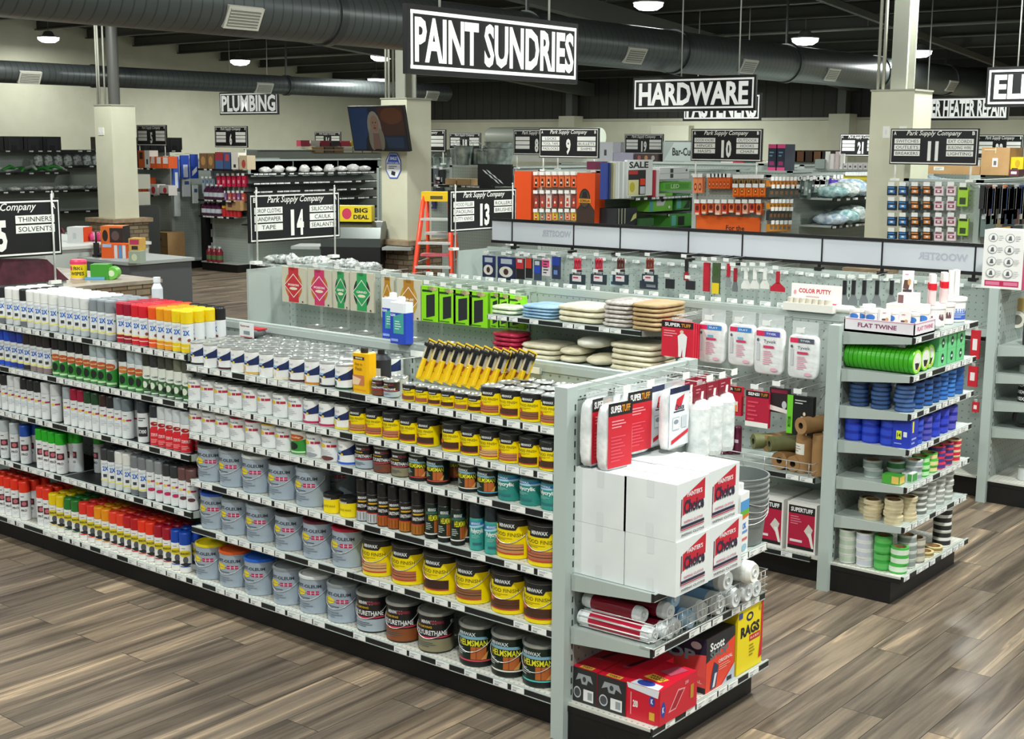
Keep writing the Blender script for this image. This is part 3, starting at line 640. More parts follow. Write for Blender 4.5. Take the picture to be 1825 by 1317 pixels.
for i, p in enumerate((123, 136, 149, 161, 174, 188, 201, 214, 228)): 
    c = ('#a9b6bc', '#a0153a', '#a0153a', '#1f4a2c', '#1f4a2c', '#3a2624', '#1f2124', '#8d989e', '#6f7c83')[i]; sp.append((p, spray('slogo', WB, c), ('pale', 'crimson', 'crimson', 'green', 'green', 'brown', 'black', 'grey', 'grey')[i]+'-capped enamel spray can'))
sp.append((256, spray('bbq', WB, '#3a4148', h=.235), 'dark-capped high heat spray can'))
for i, p in enumerate((281, 294.5, 307, 320, 333)): sp.append((p, spray('redl', '#f0f2f2', ('#30343a', '#d6dde0', '#d6dde0', '#d6dde0', '#c6d0d4')[i]), 'red-label rust spray can'))
srow(sp, ZL['c'], 'third shelf down', YF, .0328, 1, group='spray cans on the third shelf')
sp = []
for i, p in enumerate((-6, 10, 28, 46)): sp.append((p, spray('inv', '#e3e7e8', ('#c2cccf', '#c2cccf', '#c2cccf', '#1f4fae')[i], h=.24), 'tall white marking wand spray can'))
for i, p in enumerate((76, 86, 97, 110)): sp.append((p, spray('inv', '#eef0f0', '#22b322', h=.245), 'green-capped inverted spray can'))
ya = YF+.05; z = ZL['d']
for i, p in enumerate((131, 151)): put(spray('inv', '#dfe6e8', '#22b322', h=.245), 'spray_can', 'green-capped inverted spray can, %s back, fourth shelf down' % ('second row', 'third row')[i], 'spray can', (xat(p-18, ya, z)+.02, ya+.09+.07*i, z+.001), 0, 'spray cans on the fourth shelf')
for i, p in enumerate((191, 203)): sp.append((p, two('#cfd4d6', '#3a3d40'), 'dark-capped flat spray can'))
for i, p in enumerate((216, 230)): sp.append((p, two('#d3dbd8', '#e8eae4'), 'white-capped flat spray can'))
for i, p in enumerate((244, 257.6)): sp.append((p, two('#6f757a', '#7d8286'), 'grey-capped primer spray can'))
for i, p in enumerate((272, 287, 301, 315, 329, 343)): sp.append((p, spray('slogo', WB, ('#8f9498', '#8f9498', '#33373a', '#33373a', '#6b4a48', '#6b4a48')[i], ('#c22a5e', '#c22a5e', '#c22a5e', '#c22a5e', '#5a3238', '#5a3238')[i]), ('grey', 'grey', 'charcoal', 'charcoal', 'brown', 'brown')[i]+'-capped primer spray can'))
srow(sp, z, 'fourth shelf down', YF, .0328, 1, group='spray cans on the fourth shelf')
sp = []
for i, p in enumerate((-8, 6, 18, 30, 45)): sp.append((p, spray('inv', '#eef0f0', '#f2351a', h=.245), 'orange-red capped inverted spray can'))
for i, p in enumerate((77, 90)): sp.append((p, spray('inv', '#eef0f0', '#f23a22', h=.245), 'orange-red capped inverted spray can'))
caps = [('#f2d312', 'yellow')]*2+[('#2a7a32', 'green')]*2+[('#e8382a', 'red')]*2+[('#f29a12', 'orange')]*2+[('#f2452a', 'coral')]*2+[('#c01a22', 'dark red')]*2+[('#f23a1f', 'bright red')]*2+[('#a8142a', 'crimson')]*2+[('#1848b0', 'blue')]*2
for p, (c, nm) in zip((98, 111, 125, 138, 152, 166, 179, 192, 206, 219, 232, 244.5, 257, 271, 286, 301, 316, 331), caps): sp.append((p, spray('mark', '#f2f2ee', c, c), nm+'-capped marking spray can'))
srow(sp, ZB, 'bottom deck', YF, .0328, 2, group='spray cans on the bottom deck')
put(spray('inv', '#eef0f0', '#f2351a', h=.245), 'spray_can', 'orange-red capped inverted spray can standing in the gap, bottom deck', 'spray can', (xat(62, YF+.12, ZB), YF+.13, ZB+.001), 0, 'spray cans on the bottom deck')

# ---- middle bay and corner bay
def prow(specs, z, where, rad, nback=0, name='paint_can', cat='paint can', group=None, dy=0, hh=.06):
    Yc = YF+.016+rad+dy; xs = [xat(s[0], Yc, z+hh) for s in specs]
    out, xs = row([s[1] for s in specs], name, cat, xs, Yc, z+.001, [s[2] for s in specs], where, group, rad, order='end', rz=.12)
    n = len(specs)
    for d in range(nback):
        for i, x in enumerate(xs): put(specs[i][1], name, specs[i][2]+', '+('second', 'third', 'rearmost')[d]+' row, '+where.replace('#', nth(n-1-i)), cat, (x, Yc+(d+1)*(2*rad+.001), z+.001), R.uniform(-.4, .4), group)
    return xs
W3 = '# from the corner post, '
WM = '# from the yellow stain cans, '
sw = lambda c=None: quart('swoosh', '#f1f3f2', None, c)
sp = [(p, sw(c), d+' quart') for p, c, d in zip((358, 381, 406, 430, 454.5, 481, 507, 534.6, 562.3, 590, 617), ('#2a2c30', None, '#4a2630', None, '#d8b060', None, '#efe6c8', '#4a2230', '#c8862a', '#262a30', '#1f4a34'),
     ('black gloss', 'white gloss', 'brown gloss', 'white satin', 'tan gloss', 'white flat', 'ivory gloss', 'maroon gloss', 'wheat gloss', 'dark satin', 'green gloss'))]
prow(sp, ZR['a'], WM+'top shelf', .0522, 3, dy=-.012, group='white and navy quarts on the top shelf')
lg = lambda lid=None, c=None: quart('logo', '#eef1f1', lid, c)
sp = [(p, lg(), 'white enamel quart') for p in (354.6, 377, 400.7, 425, 451, 477.6, 505.3, 533)]+[(562.7, sw('#c22a5e'), 'pink-banded navy quart'), (589.4, sw('#c22a5e'), 'pink-banded navy quart'), (616, sw('#e6d43a'), 'yellow-banded navy quart')]
prow(sp, ZR['b'], WM+'second shelf', .054, 0, group='white quarts on the second shelf')
sp = [(357.7, lg(), 'white enamel quart'), (379.2, lg(), 'white enamel quart'), (403, lg(), 'white enamel quart'), (428.4, lg('#b01f48'), 'crimson-lidded enamel quart'), (456, lg('#b01f48'), 'crimson-lidded enamel quart'), (485.8, lg('#eec020'), 'yellow-lidded enamel quart'), (511, lg(), 'white enamel quart'),
      (538, quart('green', '#eef2ea', None, '#c25a2a'), 'green camouflage quart'), (565, lg(None, '#9aa0a4'), 'grey-spotted enamel quart'), (593, lg(None, '#6a3a36'), 'brown-spotted enamel quart'), (622, sw('#2a5fd0'), 'blue-banded navy quart')]
prow(sp, ZR['c'], WM+'third shelf', .054, 0, group='white quarts on the third shelf')
rg = lambda lid: gallon('rust', '#a9b8c6', lid)
WG = '# from the stain gallons, '
sp = [(381.4, rg('#4a5054'), 'black-lidded blue-grey gallon'), (420.2, rg('#9aa3a8'), 'grey-lidded blue-grey gallon'), (461.6, rg('#d8dcdc'), 'white-lidded blue-grey gallon'), (509, rg('#2c3034'), 'dark-lidded blue-grey gallon'), (558, rg('#8f9aa0'), 'grey-lidded blue-grey gallon')]
prow(sp, ZR['d'], '# from the small yellow tins, fourth shelf', .0855, 0, group='blue-grey gallons on the fourth shelf', hh=.09)
put(rg('#3a4046'), 'paint_can', 'shaded blue-grey gallon at the back behind the small yellow tins, fourth shelf', 'paint can', (xat(603, YF+.3, ZR['d']), YF+.31, ZR['d']+.001), .3, 'blue-grey gallons on the fourth shelf')
sp = [(387.6, rg('#2450b0'), 'blue-lidded blue-grey gallon'), (424, rg('#7f8c90'), 'grey-lidded blue-grey gallon'), (469, rg('#9aa6ae'), 'grey-lidded blue-grey gallon'), (520.5, rg('#34383c'), 'dark-lidded blue-grey gallon'), (570.6, rg('#5a1a2c'), 'maroon-lidded blue-grey gallon'), (623, rg('#a81a34'), 'red-lidded blue-grey gallon')]
prow(sp, ZR['e'], WG+'fifth shelf', .0855, 0, group='blue-grey gallons on the fifth shelf', hh=.09)
sp = [(377.6, rg('#ecd81a'), 'yellow-lidded blue-grey gallon'), (420, rg('#e2602a'), 'orange-lidded blue-grey gallon'), (465, rg('#2a6ad8'), 'blue-lidded blue-grey gallon'), (516.7, rg('#8c9599'), 'grey-lidded blue-grey gallon'), (564, rg('#e6eaea'), 'white-lidded blue-grey gallon'), (614, rg('#8f9698'), 'silver-lidded blue-grey gallon')]
prow(sp, ZB, WG+'bottom deck', .0855, 0, group='blue-grey gallons on the bottom deck', hh=.09)
# corner bay
fq = lambda c: quart('finish', YEL, '#1c1e20', c); fh = lambda c: quart('finish', YEL, '#1c1e20', c, .0375, .075)
WC = {'#8a5a3a': 'brown', '#3a2018': 'espresso', '#b5694a': 'chestnut', '#c48a5a': 'oak', '#5a3222': 'walnut', '#a86a50': 'mahogany', '#d8a870': 'pine', '#c07a5a': 'cherry', '#4a2a1c': 'dark walnut'}
D = lambda c, s_: WC[c]+' yellow stain '+s_
sp = [(p, fh(c), D(c, 'half-pint')) for p, c in zip((736.7, 757.6, 780, 802, 825, 849.4), ('#8a5a3a', '#b5694a', '#5a3222', '#4a2a1c', '#a86a50', '#3a2018'))]
prow(sp, ZR['a'], W3+'top shelf', .0385, 0, group='yellow half-pints on the top shelf', hh=.04)
sp = [(p, fq(c), D(c, 'quart')) for p, c in zip((881.3, 917.5, 953.6, 986), ('#b5694a', '#5a3222', '#8a5a3a', '#a86a50'))]
prow(sp, ZR['a'], W3+'top shelf', .054, 2, group='yellow quarts on the top shelf')
sp = [(p, fq(c), D(c, 'quart')) for p, c in zip((653, 679, 706.5, 735, 764), ('#c48a5a', '#b5694a', '#c07a5a', '#5a3222', '#4a2a1c'))]
prow(sp, ZR['b'], W3.replace('the corner post', 'the gap')+'second shelf', .054, 1, group='yellow quarts on the second shelf, inner half')
sp = [(p, fq(c), D(c, 'quart')) for p, c in zip((811, 843, 880, 914, 950.4, 983), ('#4a2a1c', '#3a2018', '#d8a870', '#c07a5a', '#3a2018', '#4a2a1c'))]
prow(sp, ZR['b'], W3+'second shelf', .054, 1, group='yellow quarts on the second shelf by the post')
pq = lambda c: quart('poly', '#1d1c1e', None, c)
sp = [(653, pq('#aab8c2'), 'silver-based black varnish quart'), (685.7, pq('#7a3f28'), 'brown-based black varnish quart'), (717.6, pq('#8a8466'), 'olive-based black varnish quart'), (749.5, quart('helm', '#12241c', None, '#d23c3c'), 'dark green varnish quart with red band'), (781.4, quart('helm', '#12241c', None, '#e04c3c'), 'dark green varnish quart with coral band')]
prow(sp, ZR['c'], W3.replace('the corner post', 'the gap')+'third shelf', .054, 1, group='varnish quarts on the third shelf')
sp = [(838.8, quart('helm', '#1c2a22', None, '#e8e8e0'), 'dark green varnish quart with white band'), (872, quart('helm', '#1c2a22', None, '#5ab0d8'), 'dark green varnish quart with blue band'), (909, quart('acryl', '#2c8a80', '#1f3f4a'), 'teal varnish quart'), (948.3, quart('acryl', '#2c8a80', '#1f3f4a'), 'teal varnish quart'), (986, quart('acryl', '#35958a', '#1f3f4a'), 'teal varnish quart')]
prow(sp, ZR['c'], W3+'third shelf', .054, 0, group='varnish quarts on the third shelf by the post')
wx = quart('wax', YEL, '#20201c', None, .047, .09)
m = MB().lathe([(.046, 0), (.048, .002), (.048, .086)], YEL, 32); can_label(m, .048, .004, .084, [('b', .82, 1, '#20201c'), ('t', 'MINWAX', -.1, .84, .8, .14, .03, '#e8e6da'), ('t', 'PASTE WAX', .1, .4, 1., .13, .01, '#8a7410')])
wx = proto(('can_body', m), ('lid', MB().lathe([(.049, .078), (.05, .09), (.044, .094), (.04, .09), (0, .09)], mat('#1f2022', .3), 32, cap0=False)))
prow([(594.4, wx, 'squat yellow wax tin'), (623.5, wx, 'squat yellow wax tin')], ZR['d'], '# from the varnish aerosols, fourth shelf', .049, 0, 'wax_tin', 'tin', 'squat yellow wax tins', hh=.04)
ss = lambda c: spray('stainspray', '#201d1c', '#17181a', c, .031, .21)
sp = [(647.5, ss('#b9bfc2'), 'silver-based varnish aerosol'), (665, ss('#b9bfc2'), 'silver-based varnish aerosol'), (684, ss('#a8581c'), 'amber-based varnish aerosol'), (703, ss('#a8581c'), 'amber-based varnish aerosol'), (723, ss('#b8701c'), 'amber-based varnish aerosol'), (745, ss('#a8681c'), 'amber-based varnish aerosol'),
      (770, spray('helm', '#12241c', '#17181a', None, .0328, .235), 'dark green varnish aerosol'), (793, spray('helm', '#12241c', '#17181a', None, .0328, .235), 'dark green varnish aerosol'), (816, spray('helm', '#12241c', '#17181a', None, .0328, .235), 'dark green varnish aerosol')]
prow(sp, ZR['d'], '# from the teal aerosols, fourth shelf', .0328, 1, 'spray_can', 'spray can', 'varnish aerosols on the fourth shelf', hh=.1)
ta = spray('acryl', '#3aa096', '#1d2a30', None, .0328, .215)
prow([(850, ta, 'teal varnish aerosol'), (877, ta, 'teal varnish aerosol')], ZR['d'], '# from the yellow gallons, fourth shelf', .0328, 1, 'spray_can', 'spray can', 'teal aerosols', hh=.1)
fg = lambda c: gallon('finish', YEL, '#1c1e20', c)
prow([(925.8, fg('#c48a5a'), 'oak yellow stain gallon'), (975, fg('#b5694a'), 'chestnut yellow stain gallon')], ZR['d'], W3+'fourth shelf', .0855, 0, group='yellow gallons on the fourth shelf', hh=.09)
prow([(p, fg(c), D(c, 'gallon')) for p, c in zip((677, 730.3, 788, 845.9, 909.5, 968.8), ('#d8a870', '#b5694a', '#3a2018', '#8a5a3a', '#5a3222', '#4a2a1c'))], ZR['e'], W3+'fifth shelf', .0855, 0, group='yellow gallons on the fifth shelf', hh=.09)
pg = lambda c: gallon('poly', '#1d1c1e', None, c); hg = lambda c: gallon('helm', '#12241c', None, c)
prow([(666.7, pg('#aab8c2'), 'silver-based black varnish gallon'), (720, pg('#8a4a20'), 'brown-based black varnish gallon'), (777.7, pg('#8a8466'), 'olive-based black varnish gallon'), (851.8, hg('#d8485a'), 'dark green varnish gallon with pink band'), (909.5, hg('#e8e6d8'), 'dark green varnish gallon with cream band'), (965.8, hg('#52c4c0'), 'dark green varnish gallon with turquoise band')],
     ZB, W3+'bottom deck', .0855, 0, group='varnish gallons on the bottom deck', hh=.09)
# tall yellow cleaner bottle, small varnish tins beside it
x = xat(650, YF+.06, ZR['a']+.08)
m = MB(); w2, d2, h = .052, .033, .185
m.prism([(-w2, -d2+.01), (-w2+.01, -d2), (w2-.01, -d2), (w2, -d2+.01), (w2, d2-.01), (w2-.01, d2), (-w2+.01, d2), (-w2, d2-.01)], 0, h, mat('#f2b90c', .35))
sf = Flat((0, -d2, 0), (1, 0, 0), (0, 0, 1), 2*w2, h)
m.dec(sf, [('r', -.75, .84, .6, .92, '#2c2620'), ('t', 'MINWAX', -.05, .88, .9, .05, .03, '#f0e6c8'), ('t', 'Easy to', -.1, .72, .9, .09, .01, '#8a5a14'), ('t', 'Finish', -.1, .61, .8, .09, .01, '#8a5a14'), ('r', -.85, .2, .55, .45, '#c47a52'), ('p', [(-.85, .2), (-.1, .2), (.2, .36), (-.85, .42)], '#e8c9a8'), ('r', -.8, .06, .8, .1, '#d89a10')])
r = put(proto(('can_body', m), ('spout_cap', MB().lathe([(.018, h), (.018, h+.02), (.015, h+.026), (0, h+.026)], BLK2, 20))), 'cleaner_can', 'tall rectangular yellow cleaner can with black cap, top shelf beside the quarts', 'can', (x, YF+.06, ZR['a']+.001))
for i, (p, c) in enumerate(((676, '#7a3f28'), (697, '#aab8c2'))): put(quart('poly', '#2a2022', None, c, .0375, .08), 'paint_can', ('brown', 'silver')[i]+'-based half-pint varnish tin beside the tall yellow can', 'paint can', (xat(p, YF+.05, ZR['a']+.04), YF+.055, ZR['a']+.001))
put(quart('none', '#b9bdb9', None, None, .04, .085), 'paint_can', 'bare silver tin behind the two half-pint varnish tins', 'paint can', (xat(711, YF+.12, ZR['a']+.04), YF+.125, ZR['a']+.001))
m = MB().lathe([(.045, 0), (.047, .003), (.047, .14), (.03, .16), (.015, .165)], '#22252a', 28); can_label(m, .047, .03, .12, [('r', -.5, .2, .5, .8, '#d8dcda')])
put(proto(('bottle_body', m), ('cap', MB().lathe([(.017, .165), (.017, .185), (0, .186)], BLACK, 16))), 'solvent_bottle', 'dark bottle half hidden behind the tall yellow can', 'bottle', (xat(677, YF+.17, ZR['a']+.1), YF+.18, ZR['a']+.001))
# hanging stain pens: clip packs fanned on hooks from the pegboard
m = MB(); 
card = MB(); sf = Flat((0, 0, -.2), (1, 0, 0), (0, 0, 1), .05, .2)
card.box(-.025, 0, -.2, .025, .003, 0, '#f0c814'); card.dec(sf, [('r', -.9, .86, .9, .97, '#3a2c10'), ('t', 'MINWAX', 0, .92, 1.2, .06, .03, '#f4e6b0'), ('e', .1, .45, .5, .1, '#b8602a'), ('L', -.7, .2, .7, .36, 4, '#9a7c18')])
pen = MB().lathe([(0, -.19), (.009, -.185), (.009, -.09), (.0095, -.09), (.0095, -.02), (.006, -.015)], ['#f4e2a0', '#f0c814', BLACK, BLACK, BLACK], 12)
band = MB().box(-.026, -.02, -.035, .026, 0, -.02, BLACK).box(-.02, -.012, -.1, .02, -.004, -.03, CLEAR)
for v in range(len(pen.v)): pen.v[v] = (pen.v[v][0], pen.v[v][1]-.012, pen.v[v][2])
pk = proto(('backing_card', card), ('marker_pen', pen), ('holder_band', band))
for i in range(12):
    px = 758+i*16.5-(4 if i > 8 else 0); Y = YF+.27 - (.0 if i < 9 else -.04); zt = ZR['a']+.245
    x = xat(px+14, Y, zt); o = put(pk, 'stain_marker_pack', 'yellow carded stain marker, %s from the bare pegboard end' % nth(i), 'marker pack', (x, Y, zt), 0, 'carded stain markers hanging above the half-pints'); o.rotation_euler = (-.12, .32, .1)
m = MB()
for i in range(8): m.box(i*.1, -.002, 0, i*.1+.092, 0, .028, TAGW)
m.box(0, 0, 0, .8, .004, .028, STEEL)
tgs = root('price_tag_rail', 'white strip of price tags on the rail above the stain markers', 'price tags', (xat(736, YF+.42, 1.46), YF+.405, 1.452)); ob('tag_strip', m, tgs)
for i in range(4): ob('peg_hook', MB().tube([(.1+.2*i, 0, .008), (.1+.2*i, -.16, .016)], .0025, WIRE), tgs)
# tool pouch lying on the quarts
m = MB().pillow(0, 0, .02, .065, .045, .02, '#5a5f60', p=4).box(-.06, -.02, .036, .06, .04, .044, '#b8242c')
m2 = MB().box(-.055, -.052, .0, .055, -.047, .075, '#dfe2e2'); m2.dec(Flat((0, -.052, 0), (1, 0, 0), (0, 0, 1), .11, .075), [('t', 'Rectorseal', -.2, .8, 1.3, .14, .02, '#8a2030'), ('r', -.4, .2, .5, .45, '#7d8a90'), ('r', -.9, .02, .9, .06, '#d83040')])
put(proto(('pouch', m), ('header_card', m2)), 'scraper_refill_pack', 'red and grey refill pack lying on top of the navy quarts', 'pack', (xat(458, YF+.36, 1.46), YF+.34, ZR['a']+.126))
# two blue solvent cans on the run's top
m = MB(); w2, d2, h = .052, .036, .2
m.prism([(-w2, -d2+.01), (-w2+.01, -d2), (w2-.01, -d2), (w2, -d2+.01), (w2, d2-.01), (w2-.01, d2), (-w2+.01, d2), (-w2, d2-.01)], 0, h*.76, mat('#2747b8', .3))
m.prism([(-w2, -d2+.01), (-w2+.01, -d2), (w2-.01, -d2), (w2, -d2+.01), (w2, d2-.01), (w2-.01, d2), (-w2+.01, d2), (-w2, d2-.01)], h*.76, h, mat('#e8eef4', .3))
m.dec(Flat((0, -d2, 0), (1, 0, 0), (0, 0, 1), 2*w2, h), [('r', -.4, .25, .9, .66, '#3f9f96'), ('p', [(-.4, .66), (.9, .66), (.9, .76), (.2, .72)], '#3f9f96'), ('t', 'KLEAN', -.45, .7, .6, .06, .03, '#eef2fa'), ('L', -.2, .34, .7, .58, 4, '#c4e6e0'), ('r', -.7, .06, .2, .12, '#8aa4e6')])
sc = proto(('can_body', m), ('screw_cap', MB().lathe([(.019, h), (.019, h+.024), (.014, h+.028), (0, h+.028)], mat('#f2f4f4', .3), 20)))
for i, (px, Y) in enumerate(((716, 4.70), (701, 4.80))): put(sc, 'solvent_can', ('front', 'rear')[i]+' of the two blue and white solvent cans on the near run top rail', 'can', (xat(px, Y, 1.6), Y, 1.508), 0)
put(single(MB().lathe([(.03, 0), (.032, .004), (.032, .12), (.018, .15), (.018, .155)], mat('#d6dde2', .3), 20).lathe([(.021, .155), (.021, .185), (0, .186)], mat('#e6eaee', .35), 16)), 'plastic_bottle', 'clear bottle with pale cap standing behind the spray cans', 'bottle', (xat(275, 4.72, 1.62), 4.74, 1.507))

# ------------------------------------------------------------------ near endcap
ENDX = -2.735; CW = .93
ec1, W1 = end_unit('near endcap with hanging red packs, white cartons and boxed wipes', ENDX, 4.285, 5.215)
def eshelf(r, W, z, seed, dens=.6, depth=.415, y0=0, **k): return shelf(r, .004, W-.004, z, depth, seed=seed, dens=dens, y0=y0, **k)
eshelf(ec1, W1, .722, 501); s_roll = eshelf(ec1, W1, .492, 502)
o = ob('deck_channel', MB().box(0, -.012, .134, W1+.03, 0, .166, '#17191b').box(0, -.014, .163, W1+.03, -.002, .1665, STEEL).box(0, -.014, .1335, W1+.03, -.002, .137, STEEL), ec1)
for x, t in tags_for(W1, .5, random.Random(8)): ob('price_tag', price_tag_mesh(t), o, (x, -.0125, .1505))
m = MB()   # wire basket front
for z in (.50, .53, .565, .60): m.tube([(.0, .3 if z > .55 else .06, z), (.0, -.004, z), (W1, -.004, z), (W1, .3, z)], .0022, WIRE)
for k in range(24): m.tube([(.02+k*(W1-.04)/23, -.004, .495), (.02+k*(W1-.04)/23, -.004, .60)], .0016, WIRE)
ob('basket_front', m, s_roll)
# cartons
BOXC = m_noise('white_carton', '#dfe6e6', '#e9eeee', 4, .55)
def carton(sx, sy, sz):
    m = MB().box(0, 0, 0, sx, sy, sz, BOXC)
    m.dec(Flat((sx/2, 0, 0), (1, 0, 0), (0, 0, 1), sx, sz), [('r', -.14, .7, .14, 1, '#dce3e3'), ('r', -.14, 0, .14, .25, '#dce3e3')])
    m.dec(Flat((sx/2, 0, sz), (1, 0, 0), (0, 1, 0), sx, sy), [('r', -1, .495, 1, .505, '#b9bfbd'), ('r', -1, .42, 1, .58, '#dfe4e2')])
    lab = MB(); sf = Flat((sx, sy/2, 0), (0, 1, 0), (0, 0, 1), sy, sz)
    lab.dec(sf, [('p', [(-.62, .42), (.76, .6), (.76, .97), (-.62, .74)], '#c41f35'),
        ('p', [(-.72, .4), (-.66, .4), (-.66, .72), (-.72, .72)], '#3a2a4a'), ('r', -.72, .17, -.69, .7, '#8a2a4a'), ('t', "PAINTER'S", .1, .77, .95, .085, .03, '#f4e8ec'), ('t', 'Choice', .08, .56, 1.25, .24, .035, '#2a2440'),
        ('t', 'WIPING CLOTHS', .05, .3, 1.2, .045, .015, '#c05a78'), ('r', -.72, .2, .74, .25, '#2a2440'), ('r', -.72, .165, .74, .185, '#b8304e'), ('t', 'WIPING CLOTHS', .02, .08, 1.45, .045, .02, '#4a4a50')])
    return proto(('carton', m), ('printed_label', lab))
cx0 = -3.145
for i, (x, y, z, sx, sy, sz, d) in enumerate(((cx0, 4.315, .724, .245, .245, .222, 'lower white carton against the corner post'), (cx0, 4.315, .947, .25, .24, .226, 'upper white carton against the corner post'),
    (-2.895, 4.315, .724, .24, .25, .222, 'lower white wiping-cloth carton at the front corner'), (-2.905, 4.315, .947, .245, .238, .23, 'upper white wiping-cloth carton at the front corner'),
    (-2.94, 4.57, .724, .28, .27, .222, 'lower white wiping-cloth carton beside the bucket'), (-2.935, 4.558, .947, .27, .25, .233, 'upper white wiping-cloth carton beside the bucket'))):
    put(carton(sx, sy, sz), 'cloth_carton', d+' on the endcap', 'carton', (x, y, z), 0, 'white wiping cloth cartons')
put(single(MB().box(0, 0, 0, .2, .24, .45, BOXC)), 'cloth_carton', 'plain white carton back behind the labelled cartons', 'carton', (-3.145, 4.57, .724), 0, 'white wiping cloth cartons')
# plastic rolls in the wire basket (lying along X)
def roll(L, r_, body, film, stripes=None, sq=.9):
    m = MB(); m.lathe([(r_*.5, -.006), (r_*.86, 0), (r_, .02), (r_, L*.16)], [film]*3, 22, ax='x'); m.lathe([(r_, L*.16), (r_*1.01, L*.86)], body, 22, ax='x', cap0=False, cap1=False); m.lathe([(r_, L*.86), (r_, L-.02), (r_*.8, L), (r_*.3, L-.004)], film, 22, ax='x', cap0=False)
    if stripes:
        for k in range(9):
            a = k*2*PI/9; m.tube([(L*.03, (r_+.0015)*math.cos(a), (r_+.0015)*math.sin(a)), (L*.97, (r_+.0015)*math.cos(a), (r_+.0015)*math.sin(a))], .0035, stripes, 4)
    m.lathe([(r_*.32, L-.003), (r_*.3, L+.002), (r_*.22, L-.01)], '#d7dcdc', 14, ax='x', cap1=False)
    return single(m)
MAR = mat('#7a1226', .22); FILM = mat('#dfe6e8', .25); BLF = mat('#9fc4e0', .25); GRF = mat('#c9cfcf', .25)
zb = .495
for i, (x, y, z, L, r_, b, f, st, d) in enumerate(((-3.13, 4.345, zb, .36, .034, mat('#b01834', .3), FILM, mat('#f0f2f2', .3), 'red and white striped plastic sheeting roll at the basket corner'),
    (-3.12, 4.425, zb, .38, .036, MAR, FILM, None, 'maroon plastic sheeting roll behind the striped roll'), (-3.13, 4.38, zb+.066, .3, .034, MAR, FILM, None, 'maroon sheeting roll lying on the striped roll'),
    (-3.13, 4.5, zb, .38, .036, MAR, FILM, None, 'maroon sheeting roll, third along the basket floor'), (-3.1, 4.47, zb+.072, .34, .036, MAR, FILM, None, 'maroon sheeting roll piled on the basket rolls'),
    (-3.1, 4.585, zb, .36, .042, mat('#5a8ab8', .3), BLF, None, 'light blue film roll beside the maroon rolls'), (-3.1, 4.56, zb+.085, .3, .04, mat('#34507a', .3), BLF, None, 'dark blue film roll under the cartons'),
    (-3.12, 4.69, zb, .38, .05, GRF, GRF, None, 'grey clear film roll in the middle of the basket'), (-3.1, 4.80, zb, .37, .052, mat('#7aa2c4', .3), GRF, None, 'blue and clear film roll in the basket'),
    (-3.1, 4.91, zb, .38, .05, FILM, FILM, None, 'clear film roll toward the bucket side'), (-3.05, 4.86, zb+.1, .33, .048, BLF, FILM, None, 'pale blue film roll piled near the bucket side'),
    (-3.1, 5.02, zb, .38, .05, GRF, FILM, None, 'clear film roll beside the basket end wire'), (-3.04, 5.0, zb+.1, .36, .05, mat('#eef0ea', .4), mat('#eef0ea', .4), None, 'white plastic roll topmost at the basket end'), (-3.08, 5.12, zb, .36, .045, FILM, FILM, None, 'last clear roll at the basket end'))):
    put(roll(L, r_, b, f, st), 'plastic_sheeting_roll', d, 'plastic roll', (x, y, z+r_), 0, 'plastic sheeting rolls in the wire basket', rot=(R.uniform(0, 6), 0, R.uniform(-.05, .05)))
# boxed wipes on the deck
RED = mat('#cc1830', .4); DRED = mat('#7c1020', .4); CHAR = mat('#26282a', .45); ORR = mat('#e8452c', .4)
def wipebox(sx, sy, sz, side, frontc, topc, ops_side, ops_front, ops_top=[]):
    m = MB().box(0, 0, 0, sx, sy, sz, topc)
    m.dec(Flat((sx/2, 0, 0), (1, 0, 0), (0, 0, 1), sx, sz), [('r', -1, 0, 1, 1, side)]+ops_side)
    m.dec(Flat((sx, sy/2, 0), (0, 1, 0), (0, 0, 1), sy, sz), [('r', -1, 0, 1, 1, frontc)]+ops_front)
    m.dec(Flat((sx/2, 0, sz), (1, 0, 0), (0, 1, 0), sx, sy), ops_top)
    return single(m)
cs = [('p', [(-.7, .62), (-.5, .84), (.5, .84), (.7, .62), (.3, .7), (.2, .55), (-.2, .55), (-.3, .7)], '#9aa0a4'), ('e', 0, .7, .14, .08, '#3a3e42'), ('e', -.55, .28, .3, .17, '#c9cdd0'), ('e', -.55, .28, .24, .13, '#4a4e52'), ('r', -.05, .08, .75, .42, '#e8eaea'), ('r', .3, .14, .65, .36, '#9aa0a4')]
tp = [('r', -.5, .02, .5, .1, '#e0b040'), ('t', 'TOOLBOX', 0, .06, .8, .05, .03, '#3a1414'), ('p', [(-.5, .35), (-.1, .35), (.4, .85), (0, .85)], '#b04a60'), ('p', [(-.42, .4), (-.1, .4), (.3, .8), (-.02, .8)], '#6a0e20')]
ys = yat
xb = on_y(1175, 1286, 4.32).x
put(wipebox(.127, .36, .15, CHAR, RED, RED, cs, [], tp), 'wipes_box', 'black and red wipes box against the corner post', 'box', (-3.15, 4.318, .1645), 0, 'black and red wipes boxes')
put(wipebox(.143, .36, .148, CHAR, RED, RED, cs, [], tp), 'wipes_box', 'black and red wipes box between its twin and the red box', 'box', (-3.02, 4.318, .1645), 0, 'black and red wipes boxes')
